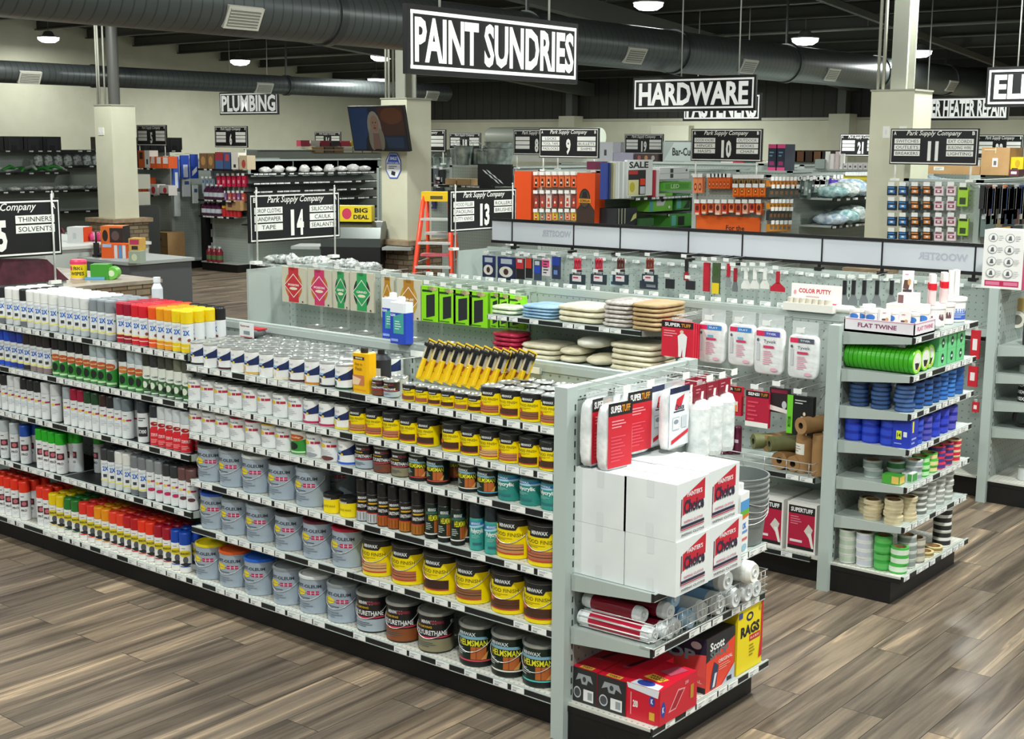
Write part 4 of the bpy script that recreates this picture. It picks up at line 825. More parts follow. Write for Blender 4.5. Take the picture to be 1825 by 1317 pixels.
put(wipebox(.16, .285, .152, RED, RED, RED, [('r', -.75, .12, -.7, .75, '#e8a8b0'), ('t', '200', -.45, .45, .3, .2, .03, '#f4f0f0'), ('e', .55, .65, .17, .14, '#2a3f9a'), ('t', 'K', .55, .65, .14, .14, .04, '#eee'), ('r', .4, .12, .72, .34, '#d8a838'), ('p', [(-.9, .86), (.9, .78), (.98, 1), (-.98, 1)], '#dfe4ea')],
    [('e', -.82, .42, .12, .22, '#2a3f9a'), ('t', 'K', -.82, .42, .1, .16, .04, '#eee'), ('p', [(-.55, .25), (-.15, .25), (.35, .72), (-.05, .78)], '#e8a0a8'), ('p', [(-.46, .29), (-.16, .29), (.27, .7), (-.03, .73)], '#a8182c'), ('r', .62, .3, .8, .7, '#c08a30'), ('t', '200', .4, .85, .2, .1, .03, '#e8a0a8')],
    [('p', [(-.8, .0), (.9, .0), (.8, .18), (-.7, .2)], '#cfd6de'), ('e', -.1, .12, .5, .1, '#2a3f9a'), ('p', [(-.7, .3), (.4, .25), (.6, .42), (-.5, .48)], '#d8a838'), ('t', 'TOOLBOX', 0, .37, .9, .13, .03, '#4a1414'), ('p', [(-.4, .6), (.4, .56), (.7, .9), (0, .94)], '#b04a60')]),
    'wipes_box', 'bright red wipes box at the front corner of the deck', 'box', (-2.877, 4.322, .1645), 0, None)
sc_side = [('p', [(-1, .5), (1, .72), (1, 1), (-1, 1)], '#1c2640'), ('t', 'SHOP', -.05, .66, 1.5, .2, .04, '#8fb0c0'), ('e', .72, .86, .15, .07, '#d8dce4'), ('p', [(-1, .2), (-.2, .3), (-.6, .5), (-1, .5)], '#9ac0dc'), ('t', 'ORIGINAL', .5, .2, .8, .06, .02, '#f8d8d0'), ('r', .2, .0, 1, .1, '#22252a')]
sc_fr = [('p', [(-1, .56), (1, .82), (1, 1), (-1, 1)], '#1f2226'), ('t', 'Scott', -.25, .82, 1., .16, .03, '#eef0f0'), ('t', 'SHOP', -.1, .66, 1.3, .15, .04, '#6a7478'), ('t', 'ORIGINAL', .35, .48, 1., .07, .02, '#f8e0d8'), ('L', -.1, .3, .8, .42, 3, '#f0a898'), ('p', [(-.7, .03), (-.3, .03), (-.15, .42), (-.45, .52), (-.6, .3)], '#2f3a5a'), ('p', [(-.55, .05), (-.4, .05), (-.25, .3), (-.4, .3)], '#dfe4ea'), ('p', [(.1, .0), (1, .0), (1, .3)], '#b9c4d8'), ('r', .45, .02, .8, .1, '#22252a')]
put(wipebox(.355, .24, .24, '#ec5a58', ORR, BLK2, sc_side, sc_fr, [('r', -.5, .3, .5, .6, '#3a3d42'), ('r', -.3, .4, .3, .5, '#8a8f94')]), 'shop_towel_box', 'black and orange shop towel box in the middle of the deck', 'box', (-3.1, 4.725, .1645), 0, None)
rg_f = [('e', -.05, .83, .28, .07, '#1c2a50'), ('e', -.05, .83, .16, .035, '#f2dc1e'), ('t', 'RAGS', .0, .63, 1.5, .17, .05, '#1a1a20'), ('r', -.05, .44, .8, .53, '#c8202c'), ('t', 'IN A BOX', .37, .485, .7, .04, .02, '#f4e0c0'), ('L', -.05, .2, .45, .4, 4, '#9a8a10'), ('p', [(.72, .1), (1, .12), (1, 1), (.86, 1), (.86, .4)], '#d02430'), ('r', -.95, .86, -.65, .95, '#3a4a8a'), ('e', .75, .9, .1, .04, '#b89a20')]
put(wipebox(.3, .225, .3, '#e6cc18', '#f2dc1e', '#d02430', [], rg_f), 'rag_box', 'yellow and red box of rags at the bucket end of the deck', 'box', (-3.04, 4.978, .1645), 0, None)
# hanging packs on the endcap hooks (local frame world: face +X)
def hook(parent, x, y, z, L, dx=1, tagged=True, nm='peg_hook'):
    """hook leaving the panel at (x,y,z) toward dx (+X) or dy (-Y)"""
    d = Vector((1, 0, 0)) if dx else Vector((0, -1, 0)); p = Vector((x, y, z)); m = MB()
    m.tube([p, p+d*L, p+d*(L+.004)+Vector((0, 0, .012))], .0022, WIRE); m.tube([p+Vector((0, 0, .03)), p+d*(L+.02)+Vector((0, 0, .03))], .0018, WIRE)
    if tagged:
        q = p+d*(L+.02)+Vector((0, 0, .022)); s_ = Vector((-d.y, d.x, 0)); a = q-s_*.024-Vector((0, 0, .014)); b = q+s_*.024+Vector((0, 0, .014))
        m.box(min(a.x, b.x)-.001, min(a.y, b.y)-.001, a.z, max(a.x, b.x)+.001, max(a.y, b.y)+.001, b.z, TAGW)
    return m
FILMB = m_noise('bag_film', '#d3d8da', '#f1f3f3', 16, .25, bump=.4)
def flat_bag(w_, h, t, film, ops, header=None, dark=None):
    """hangs from its top at origin; front faces -y"""
    b = MB().pillow(0, 0, -h*.5-.02, w_/2, t/2, h/2, film, 16, 14, 5.5, seed=int(w_*1000), wob=.02)
    card = MB(); sf = Flat((0, -t/2-.001, -h-.005), (1, 0, 0), (0, 0, 1), w_*.84, h*.97); card.dec(sf, ops)
    top = MB().box(-w_*.42, -.0015, -.04, w_*.42, .0015, .012, CLEAR)
    return proto(('bag', b), ('printed_card', card), ('hang_strip', top))
def supr(t1, col='#c8152a'): return [('r', -1, .0, 1, .8, col), ('r', -1, .8, 1, 1, '#1d1a1c'), ('t', t1, -.35, .9, .9, .11, .035, '#f0f0f0'), ('t', 'TUFF', .45, .9, .7, .11, .035, '#d8902a'), ('L', -.7, .6, .6, .74, 3, '#f29aa2'), ('L', -.75, .08, .5, .5, 8, '#e0465a')]
bagA = flat_bag(.175, .275, .055, FILMB, supr('SUPER')); bagB = flat_bag(.19, .265, .05, FILMB, supr('SUPER'))
PX_ = -3.15
hooksm = MB()
def hang_end(pr, name, label, cat, y, z, xo, rz=PI/2, group=None, tilt=0):
    o = put(pr, name, label, cat, (PX_+xo, y, z), rz, group)
    return o
pc = [('r', -1, 0, 1, 1, '#e6eaee'), ('r', -1, .9, 1, 1, '#1f2c50'), ('p', [(-.5, .62), (.2, .68), (.5, .86), (-.3, .8)], '#cf2438'), ('t', 'Choice', 0, .66, .9, .1, .03, '#2a2440'), ('r', -.6, .58, .5, .6, '#2a2440'), ('r', -.7, .28, .0, .5, '#b9c4cc'), ('r', -.65, .3, -.05, .48, '#eef2f4'), ('e', -.35, .42, .25, .04, '#8a96a0'), ('r', .2, .3, .75, .5, '#c9d2d8'), ('p', [(-.8, .05), (.9, .2), (.9, .26), (-.8, .12)], '#cf2438')]
bagP = flat_bag(.185, .265, .05, FILMB, pc)
ys_ = [4.375, 4.40, 4.475, 4.50, 4.60, 4.64, 4.74, 4.78]
hang_end(bagA, 'coverall_pack', 'red and black paint suit pack hanging nearest the corner post', 'hanging pack', 4.385, 1.475, .055, group='red packs on the endcap hooks')
hang_end(bagA, 'coverall_pack', 'red and black paint suit pack, frontmost on the first hook', 'hanging pack', 4.40, 1.464, .135, rz=PI/2-.12, group='red packs on the endcap hooks')
hang_end(bagB, 'coverall_pack', 'red and black paint suit pack on the second endcap hook', 'hanging pack', 4.612, 1.475, .09, rz=PI/2-.1, group='red packs on the endcap hooks')
hang_end(bagB, 'coverall_pack', 'red pack behind the frontmost pack, second hook', 'hanging pack', 4.60, 1.465, .05, group='red packs on the endcap hooks')
hang_end(bagP, 'painter_cloth_bag', 'white and navy cloth bag hanging behind the printed one', 'hanging pack', 4.79, 1.475, .08, group='white cloth bags on the endcap hooks')
hang_end(bagP, 'painter_cloth_bag', 'white and navy cloth bag with red logo facing the aisle', 'hanging pack', 4.80, 1.475, .165, group='white cloth bags on the endcap hooks')
def roller_bag(hd):
    b = MB().lathe([(.02, -.33), (.048, -.32), (.052, -.3), (.052, -.1), (.04, -.07), (.03, -.065)], FROST, 18); h = MB().box(-.05, -.004, -.075, .05, .004, .0, hd); h.dec(Flat((0, -.004, -.075), (1, 0, 0), (0, 0, 1), .1, .075), [('p', [(.1, .2), (.5, .1), (.6, .6), (.2, .6)], '#e8e4e4'), ('L', -.7, .5, .1, .85, 2, '#d88a9a')]); return proto(('frosted_roll', b), ('header_card', h), ('hang_strip', MB().box(-.02, -.001, 0, .02, .001, .02, CLEAR)))
rb = roller_bag(mat('#8e1a30', .35))
for i, y in enumerate((4.945, 5.05, 5.155)): hang_end(rb, 'plastic_film_roll', ('white film roll with maroon header hanging beside the cloth bags', 'white film roll with maroon header, between its two twins', 'white film roll with maroon header, farthest along the endcap')[i], 'hanging pack', y, 1.45, .2, group='film rolls on the endcap hooks')
for i, y in enumerate((4.945, 5.05, 5.155)): hang_end(rb, 'plastic_film_roll', ('rear film roll hanging nearest the cloth bags', 'rear film roll hanging in the middle', 'rear film roll hanging at the far end')[i], 'hanging pack', y, 1.45, .08, group='film rolls on the endcap hooks')
inv = ec1.matrix_world
for i, (y, z, L) in enumerate(((4.40, 1.487, .17), (4.59, 1.482, .16), (4.80, 1.49, .2), (4.945, 1.463, .23), (5.05, 1.463, .23), (5.155, 1.463, .23))):
    m = hook(None, PX_, y, z, L); 
    for v in range(len(m.v)):      # world to endcap local
        a, b, c = m.v[v]; m.v[v] = (b-4.285, -(a-ENDX), c)
    ob('peg_hook', m, ec1)
# ------------------------------------------------------------------ second run (drop cloths, suits, sandpaper)
Y2 = 6.79; X2 = -3.245
second = run('second grey shelving run with sanding sponges, drop cloths and paint suits', -8.125, Y2, (-6.905, -5.685, -4.465), X2)
l2 = lambda x: x+8.125
ob('end_panel', MB().box(-.02, 0, 0, 0, .9, 1.49, STEEL), second)
shelf(second, l2(-5.70), l2(-4.475), 1.345, .42, seed=201, dens=.45, tagobj=True)
shelf(second, l2(-5.685), l2(-4.465), 1.075, .42, seed=202, dens=.6)
for a, b, s_ in ((-8.125, -6.905, 203), (-6.905, -5.685, 204)): shelf(second, l2(a), l2(b), .905, .42, seed=s_, dens=.6)
sh = shelf(second, l2(-4.44), l2(X2)-.04, .62, .42, seed=206, dens=.8)
m = MB()
for z in (.655, .70): m.tube([(l2(-4.44), .3, z), (l2(-4.44), -.004, z), (l2(X2)-.05, -.004, z), (l2(X2)-.05, .3, z)], .003, WIRE)
for k in range(9): m.tube([(l2(-4.44)+k*.14, -.004, .62), (l2(-4.44)+k*.14, -.004, .70)], .002, WIRE)
ob('wire_fence', m, sh)
o = ob('deck_channel', MB().box(l2(-4.44), -.012, .134, l2(X2)-.04, 0, .166, '#17191b').box(l2(-4.44), -.014, .163, l2(X2)-.04, -.002, .1665, STEEL).box(l2(-4.44), -.014, .1335, l2(X2)-.04, -.002, .137, STEEL), second)
for x, t in tags_for(1.1, .6, random.Random(31)): ob('price_tag', price_tag_mesh(t), o, (l2(-4.42)+x, -.0125, .1505))
# nested grey buckets
P = Vector((-2.868, 5.155, 0)); b = MB(); G_ = mat('#7b8180', .42)
for k in range(4): z = .165+.045*k*0; 
m = MB().lathe([(.125, 0), (.13, .004), (.15, .33), (.156, .335), (.156, .35), (.15, .352), (.153, .38), (.157, .382), (.157, .39), (.148, .39), (.145, .34), (.12, .02), (0, .02)], G_, 36, cap1=False)
bk = proto(('bucket_body', m), ('wire_bail', MB().tube([(.155*math.sin(a), -.155*math.cos(a), .31-.13*math.cos(a)) for a in [(-PI/2+PI*t/16) for t in range(17)]], .0025, WIRE)))
for k in range(4): put(bk, 'grey_bucket', 'grey plastic bucket, %s of the nested stack beside the white cartons' % ('lowest', 'second', 'third', 'topmost')[k], 'bucket', (P.x, P.y, .7235+.025*k), .25*k+.9, 'nested grey buckets', scale=(.92, .92, .6))
m = MB().prism([(-.045, -.03), (.045, -.03), (.05, 0), (.045, .03), (-.045, .03)], 0, .27, WHITE).lathe([(.02, .27), (.02, .31), (0, .31)], WHITE, 16)
m.dec(Flat((0, -.03, 0), (1, 0, 0), (0, 0, 1), .09, .27), [('r', -1, .72, 1, .88, '#4f9ad8'), ('r', -1, .64, 1, .72, '#6ab23a'), ('p', [(-1, .56), (1, .6), (1, .64), (-1, .64)], '#d87a2a'), ('t', 'OK', 0, .46, .8, .1, .03, '#2a7ad0'), ('r', -.7, .34, .7, .38, '#5a9ad8'), ('r', -.7, .22, .7, .26, '#d86a6a'), ('e', 0, .1, .6, .06, '#9ac4d8')])
put(single(m), 'cleaner_jug', 'slim white cleaner jug with blue and green label beside the bucket', 'jug', (-2.77, 5.0, .7235), PI/2+.1)
for k in range(30):
    if R.random() < .8: ob('tag_clip', price_tag_mesh(.075), second, (l2(-6.8)+k*.115, .475, 1.522))
# pack helper: card with art hanging from a hook; pixel box on plane Y
def card_at(x0, y0, x1, y1, Y, t=.02, body='#d9d3c0', ops=[], clear=False, bump=0):
    a, b = on_y(x0, y0, Y), on_y(x1, y1, Y); W = b.x-a.x; H = a.z-b.z; xm = (a.x+b.x)/2
    m = MB()
    if bump: m.pillow(0, bump/2, H/2, W/2, bump/2, H/2, body, 16, 14, 7); sf = Flat((0, -.001, H*.03), (1, 0, 0), (0, 0, 1), W*.84, H*.9)
    else: m.box(-W/2, 0, 0, W/2, t, H, body); sf = Flat((0, 0, 0), (1, 0, 0), (0, 0, 1), W, H)
    sf.off = .0008; f = MB(); f.dec(sf, ops, 2)
    h = MB().box(-W*.2, t*.4, H-.002, W*.2, t*.4+.002, H+.022, CLEAR)
    pr = proto(('pack_body', m), ('printed_card', f), ('hang_tab', h)) if ops else proto(('pack_body', m), ('hang_tab', h))
    return pr, (xm, Y, b.z), W, H
hk2 = MB()
def hang(pr, pos, name, label, group=None, parent=second, yl=None, zc=None, H=.25, cat='hanging pack', n=1, tagup=True, rz=0):
    o = put(pr, name, label, cat, pos, rz, group)
    ypan = parent.location.y+.43; z = pos[2]+H+.012
    m = hook(None, pos[0], ypan, z, max(.03, ypan-pos[1]+.02), dx=0, tagged=tagup)
    for v in range(len(m.v)): a, b, c = m.v[v]; m.v[v] = (a-parent.location.x, b-parent.location.y, c)
    ob('peg_hook', m, parent)
    return o
def sponge_ops(c, c2, w_): return [('e', 0, .48, .72, .4, c2), ('p', [(-.42, .98), (.42, .98), (.42, .02), (-.42, .02)], c), ('p', [(-.8, .48), (0, .82), (.8, .48), (0, .14)], '#f0e8e0'), ('p', [(-.74, .48), (0, .79), (.74, .48), (0, .17)], c), ('t', w_, 0, .5, .9, .06, .03, '#f4f0ea'), ('e', 0, .4, .34, .04, '#efe4c8'), ('r', .7, .03, .82, .07, '#3a3a30')]
for i, (x0, y0, x1, y1, c, c2, w_, d) in enumerate(((502, 474, 545, 542, '#c8303a', '#c86a28', 'POISON', 'red and orange sanding sponge card nearest the run end'), (548, 478, 591, 548, '#cf3a6a', '#c86a28', 'POISON', 'pink and orange sanding sponge card'),
    (593, 482, 622, 552, '#2f9a58', '#2c4a3a', 'GRIND', 'narrow green sanding sponge card'), (624, 484, 666, 558, '#2fa05a', '#1f3a30', 'GRIND', 'wide green sanding sponge card'),
    (679, 492, 702, 568, '#b8841f', '#c8a030', 'FINE', 'narrow ochre sanding sponge card'), (707, 496, 750, 572, '#b8802a', '#c8a030', 'FINE', 'wide ochre sanding sponge card, behind the blue cans'))):
    pr, p, W, H = card_at(x0, y0, x1, y1, 7.0, .02, '#cdc9b4', sponge_ops(c, c2, w_)); hang(pr, p, 'sanding_sponge_card', d, 'sanding sponge cards', H=H)
for i, (x0, y0, x1, y1) in enumerate(((751, 509, 783, 575), (781, 513, 812, 578), (808, 516, 841, 581), (836, 519, 869, 585), (874, 521, 890, 585), (888, 523, 908, 586), (906, 526, 934, 588))):
    pr, p, W, H = card_at(x0, y0, x1, y1, 7.0, .03, '#8fe01a', [('p', [(-.45, .1), (.5, .18), (.5, .8), (-.45, .74)], '#22282a'), ('r', -.9, .84, .2, .9, '#1f3a1c'), ('e', .3, .94, .5, .06, '#c9b88a'), ('r', -.8, .03, .3, .06, '#3f6a1a')])
    hang(pr, p, 'sanding_pad_pack', 'neon green sanding pad pack, %s from the ochre cards' % nth(i), 'neon green sanding pad packs', H=H)
for i, px in enumerate((562, 604, 648, 691, 735, 800)):
    z = .906; Y = Y2+.11; x = xat(px, Y, z+.19)
    if i: x = max(x, lastx+.17)
    lastx = x; put(gallon('none', '#c9cdc6', None), 'paint_can', 'silver-lidded gallon, %s along, on the shelf below the sponge cards' % nth(i), 'paint can', (x, Y, z), R.uniform(-1, 1), 'silver-lidded gallons below the sponge cards')
for i, px in enumerate((832, 848, 863)): put(quart('poly', '#4a3a2c', None, ('#6a8a3a', '#8a6a4a', '#8a6a4a')[i]), 'filler_tin', 'small brown filler tin, %s from the gallons, second run' % nth(i), 'tin', (xat(px, Y2+.08, 1.03), Y2+.08, .906), 0, 'small brown filler tins')
# stacks of folded cloths on the drop cloth shelf
def folded(name, label, x0, x1, z0, h, Y, d, mm, group, seed, p=4.5, cat='drop cloth', rz=0):
    m = MB().pillow(0, 0, h/2, (x1-x0)/2, d/2, h/2, mm, 18, 8, p, seed, .03)
    return put(single(m), name, label, cat, ((x0+x1)/2, Y+d/2, z0), rz, group)
PLAST = m_noise('crumpled_plastic', '#b4aca4', '#dcd6cf', 26, .22, bump=.8); CRM = m_noise('cream_cloth', '#d8d0b0', '#ece6cc', 14, .5, bump=.5); TAN = m_noise('tan_canvas', '#b09468', '#c4a97e', 16, .7, bump=.4)
BLUC = m_noise('blue_cloth', '#7fa6c6', '#9cc0da', 16, .5, bump=.4); LGR = m_noise('pale_green_film', '#c0d8a4', '#e4eed4', 20, .3, bump=.6); PINKR = m_noise('raspberry_pack', '#9c1638', '#c4284e', 16, .3, bump=.4)
zz = 1.347
X = lambda px, Y=6.95, z=1.4: xat(px, Y, z)
for k in range(2): folded('drop_cloth', ('lower', 'upper')[k]+' pale green wrapped cloth at the shelf start', X(888), X(936), zz+.028*k, .028, 6.84, .3, LGR, 'pale green wrapped cloths', k)
for k in range(4): folded('drop_cloth', 'folded blue cloth, %s up in its stack' % nth(k), X(941), X(1003), zz+.02*k, .0205, 6.84, .3, BLUC, 'folded blue cloths', 10+k)
for k in range(3): folded('drop_cloth', 'cream plastic-wrapped drop cloth, %s up beside the blue stack' % nth(k), X(1006), X(1085)+(.02 if k == 1 else 0), zz+.036*k, .037, 6.83, .32, CRM, 'cream drop cloths on the shelf', 20+k)
for k in range(6): folded('drop_cloth', 'grey crinkled plastic drop cloth, %s up in its stack' % nth(k), X(1088)+.01*(k % 2), X(1140)+.012*(k % 3), zz+.027*k, .028, 6.82, .32, PLAST, 'crinkled plastic drop cloths', 30+k)
for k in range(6): folded('drop_cloth', 'tan canvas drop cloth, %s up in the stack by the red packs' % nth(k), X(1143), X(1203)+.008*(k % 2)-.02, zz+.028*k, .0285, 6.80, .34, TAN, 'tan canvas drop cloths', 40+k)
zz = 1.077
for k in range(5): folded('shop_rag_pack', 'raspberry rag pack, %s up in the corner stack' % nth(k), X(886, 6.9, 1.15)+.01*(k % 2), X(932, 6.9, 1.15), zz+.03*k, .031, 6.82, .2, PINKR, 'raspberry rag packs', 50+k, cat='rag pack')
for k in range(3): folded('drop_cloth', 'folded cream cloth, %s up beside the raspberry packs' % nth(k), X(935, 6.9, 1.1), X(1000, 6.9, 1.1), zz+.034*k, .035, 6.82, .3, CRM, 'cream cloths on the lower shelf', 60+k)
for k in range(2): folded('drop_cloth', ('lower', 'upper')[k]+' puffy cream cloth bag under the middle of the shelf', X(1000, 6.9, 1.1), X(1042, 6.9, 1.1), zz+.05*k, .052, 6.82, .28, CRM, 'puffy cream cloth bags', 70+k, 2.4)
folded('drop_cloth', 'rolled white cloth with round end showing, on top of the bags', X(1026, 6.9, 1.2), X(1078, 6.9, 1.2), zz+.104, .075, 6.82, .3, m_noise('white_cloth', '#e0dece', '#f2f0e4', 12, .6, bump=.4), None, 77, 2.)
folded('drop_cloth', 'cream cloth roll lying under the white roll', X(1044, 6.9, 1.1), X(1090, 6.9, 1.1), zz, .075, 6.82, .3, CRM, None, 78, 2.)
for k in range(5): folded('drop_cloth', 'wide cream plastic-wrapped cloth, %s up beside the suit packs' % nth(k), X(1092, 6.9, 1.15)+.01*(k % 2), X(1176, 6.9, 1.15), zz+.035*k, .036, 6.82, .33, CRM, 'wide cream cloths', 80+k)
# red suit packs, white suit packs
red_ops = [('r', -1, .82, 1, 1, '#17161a'), ('t', 'SUPER', -.3, .9, 1., .1, .035, '#f2f2f2'), ('t', 'TUFF', .55, .9, .6, .1, .035, '#d8902a'), ('L', -.85, .55, .1, .76, 3, '#f0a0a8'), ('e', .3, .72, .12, .05, '#e8c8b0'), ('p', [(.05, .6), (.25, .68), (.45, .68), (.65, .6), (.6, .3), (.1, .3)], '#f2f2f2'), ('p', [(.1, .32), (.6, .32), (.55, .02), (.38, .02), (.35, .25), (.28, .02), (.12, .02)], '#f2f2f2')]
for k in range(4):
    pr, p, W, H = card_at(1180+k*5, 570+k, 1234+k*4, 640, 6.84+.03*k, .02, '#d8203a', red_ops); hang(pr, p, 'coverall_pack', 'red boxed paint suit pack, %s from the drop cloths' % nth(k), 'red suit packs by the drop cloths', H=H, tagup=False)
def ty(h1, big, red=True): return [('r', -1, .88, -.35, 1, '#e02a5a'), ('r', -.35, .88, .9, 1, h1), ('t', 'TYVEK' if big else 'SUIT', .2, .94, .8, .05, .02, '#dfe8f8'), ('e', -.85, .78, .1, .04, '#5a6068'), ('p', [(-.95, .3), (-.7, .3), (-.7, .72), (-.95, .72)], '#c8ccd0')]+([('t', 'Tyvek', .1, .75, 1., .1, .0, '#3a4a6a')] if big else [('r', -.3, .68, .2, .74, '#6ab8d8')])+[('p', [(-.4, .6), (.4, .6), (.5, .63), (.4, .66), (-.4, .66)], '#d03a68'), ('L', -.4, .2, .5, .55, 7, '#e8a0b8'), ('e', .5, .1, .3, .04, '#e8b0c0')]
FILMW = m_noise('suit_film', '#dfe3e2', '#f3f5f4', 12, .25, bump=.35)
for i, (x0, y0, x1, y1, c, b_) in enumerate(((1244, 572, 1290, 650, '#3a8ad8', 0), (1298, 576, 1343, 655, '#3a8ad8', 0), (1345, 582, 1394, 671, '#5a5ab8', 1), (1405, 595, 1455, 679, '#5a5a68', 1))):
    pr, p, W, H = card_at(x0, y0, x1, y1, 6.93, .03, FILMW, ty(c, b_), bump=.045); hang(pr, p, 'coverall_pack', 'white protective suit pack, %s from the red suit packs' % nth(i), 'white suit packs', H=H, n=1)
    h = MB().box(-W*.42, .02, H-.01, W*.42, .03, H+.075, CLEAR); ob('clear_header', h, bpy.data.objects[-1] if False else [o for o in COL.objects if o.get('label', '').startswith('white protective suit pack, %s' % nth(i))][0])
glv = lambda t1, c='#c01c34': [('r', -1, .84, 1, 1, '#17161a'), ('t', t1, -.3, .92, 1., .09, .035, '#f2f2f2'), ('t', 'TUFF', .6, .92, .6, .09, .035, '#d8902a'), ('L', -.8, .15, .2, .75, 5, '#e04a60')]
pr, p, W, H = card_at(1285, 686, 1320, 742, 6.86, .03, '#c01c34', glv('SUPER')+[('r', .2, .15, .7, .5, '#e8e4de'), ('r', .25, .15, .65, .38, '#f0862a')]); hang(pr, p, 'glove_pack', 'red glove pack with orange cup picture below the suit packs', H=H)
pr, p, W, H = card_at(1330, 695, 1368, 764, 6.86, .03, '#b8183a', [('r', -1, 0, 1, .14, '#f0f0ea')]+glv('SENSI')); hang(pr, p, 'glove_pack', 'crimson glove pack with white bottom strip below the suit packs', H=H)
pr, p, W, H = card_at(1372, 690, 1404, 738, 6.88, .03, '#2a1a20', [('p', [(-1, .1), (1, .0), (1, .16), (-1, .3)], '#efe6e2'), ('r', -.8, .8, .9, .95, '#8a1a3a'), ('e', .6, .35, .25, .16, '#c9ccd0')]); hang(pr, p, 'glove_pack', 'dark glove pack with a white sweep beside the green suit pack', H=H)
pr, p, W, H = card_at(1404, 703, 1447, 778, 6.86, .035, '#101412', [('r', -1, 0, -.55, 1, '#6fd02a'), ('t', 'BODY', -.78, .3, .25, .3, .03, '#1a3a10'), ('L', -.4, .78, .6, .92, 2, '#c9d0cc'), ('e', .35, .55, .1, .05, '#e8d0b8'), ('p', [(.1, .48), (.6, .48), (.65, .25), (.05, .25)], '#eef0ee'), ('p', [(.08, .26), (.62, .26), (.6, 0), (.1, 0)], '#eef0ee')]); hang(pr, p, 'coverall_pack', 'black and neon green suit pack above the brown paper rolls', H=H)
for i, px in enumerate((1292, 1300, 1308)):
    m = MB().lathe([(.02, 0), (.024, .01), (.024, .16), (.018, .17)], mat('#6a2040', .4), 14).box(-.018, -.026, .07, .018, -.024, .09, '#d8c8d0'); x = xat(px, 6.98, .9)
    put(single(m), 'glue_tube', 'slim maroon tube, %s of three behind the white film rolls' % nth(i), 'tube', (x, 6.98+.03*i, .625), 0, 'slim maroon tubes')
# brown and olive paper rolls
def paper_roll(L, r_, mm, hole='#3a2a1c'):
    m = MB().lathe([(.018, 0), (r_, 0), (r_, L), (.018, L)], mm, 26, ax='y', cap0=False, cap1=False); m.lathe([(.018, 0), (.018, .06), (0, .06)], mat(hole, .8), 16, ax='y', cap0=False); return single(m)
OLV = m_noise('olive_paper', '#5f6238', '#70724a', 8, .6)
for i, (px, py, z, L, r_, mm, rz, d) in enumerate(((1360, 828, .70, .34, .05, KRAFT, .25, 'brown paper roll lying at the back left of the pile'), (1380, 833, .64, .36, .052, KRAFT, .1, 'brown paper roll with its hollow core facing the aisle, first'), (1404, 838, .64, .36, .045, KRAFT, .12, 'brown paper roll with hollow core, next to the standing rolls'),
    (1338, 826, .72, .42, .045, OLV, 1., 'olive paper roll lying highest behind the bucket'), (1310, 818, .72, .42, .045, OLV, 1.0, 'olive paper roll lying behind the white cartons'))):
    zc = .622+r_+(.09 if i in (0,) else .0)+(.1 if i > 2 else 0); Y = 6.83; x = xat(px, Y, zc)
    put(paper_roll(L, r_, mm), 'paper_roll', d, 'paper roll', (x+(0.02 if i < 3 else .12), Y+(.02 if i < 3 else .0), zc), -rz*.6 if i < 3 else -.7, 'rolls of masking paper')
for i, (px, Y, r_) in enumerate(((1434, 6.9, .05), (1450, 6.95, .045), (1460, 6.87, .04))):
    x = xat(px, Y, .75); m = MB().lathe([(r_, 0), (r_, .235)], KRAFT, 24); m.dec(Round(r_, .0, .235), [('r', -.8, .45, .3, .72, '#e6e4d8'), ('L', -.7, .5, .1, .68, 3, '#9a9a90')] if i == 0 else [])
    put(single(m), 'paper_roll', 'standing brown paper roll, %s of three by the end post' % nth(i), 'paper roll', (x, Y, .6225), 0, 'rolls of masking paper')
x = xat(1427, 6.82, .9); put(paper_roll(.3, .048, KRAFT), 'paper_roll', 'brown paper roll lying across the tops of the standing rolls', 'paper roll', (x+.01, 6.8, .858+.05), -.35, 'rolls of masking paper')
# boxed drop cloths on the second run's deck
for i, (x0, x1) in enumerate(((1362, 1398), (1402, 1457))):
    a = xat(x0, 6.83, .3) if i else xat(1340, 6.83, .3); b = xat(x1, 6.83, .3); W = b-a-.012; H = .29
    m = MB().box(-W/2, 0, 0, W/2, .34, H, '#ecebe6'); m.dec(Flat((0, 0, 0), (1, 0, 0), (0, 0, 1), W, H), [('r', -.9, .06, .9, .94, '#b81840'), ('r', -.9, .78, .9, .94, '#17161a'), ('t', 'SUPERTUFF', 0, .86, 1.5, .09, .035, '#f2f2f2'), ('L', -.75, .55, .1, .74, 4, '#e08098'), ('r', -.9, .06, .9, .13, '#17161a'), ('p', [(.2, .45), (.5, .6), (.8, .5), (.6, .3)], '#d8d4cc'), ('p', [(.45, .42), (.7, .42), (.9, .12), (.75, .12)], '#f0eee8'), ('r', -.75, .2, .1, .25, '#efe0e4')])
    put(single(m), 'drop_cloth_box', ('crimson boxed drop cloth half hidden by the bucket', 'crimson boxed drop cloth beside the end post')[i], 'box', ((a+b)/2, 6.82, .1645), 0, 'crimson boxed drop cloths')
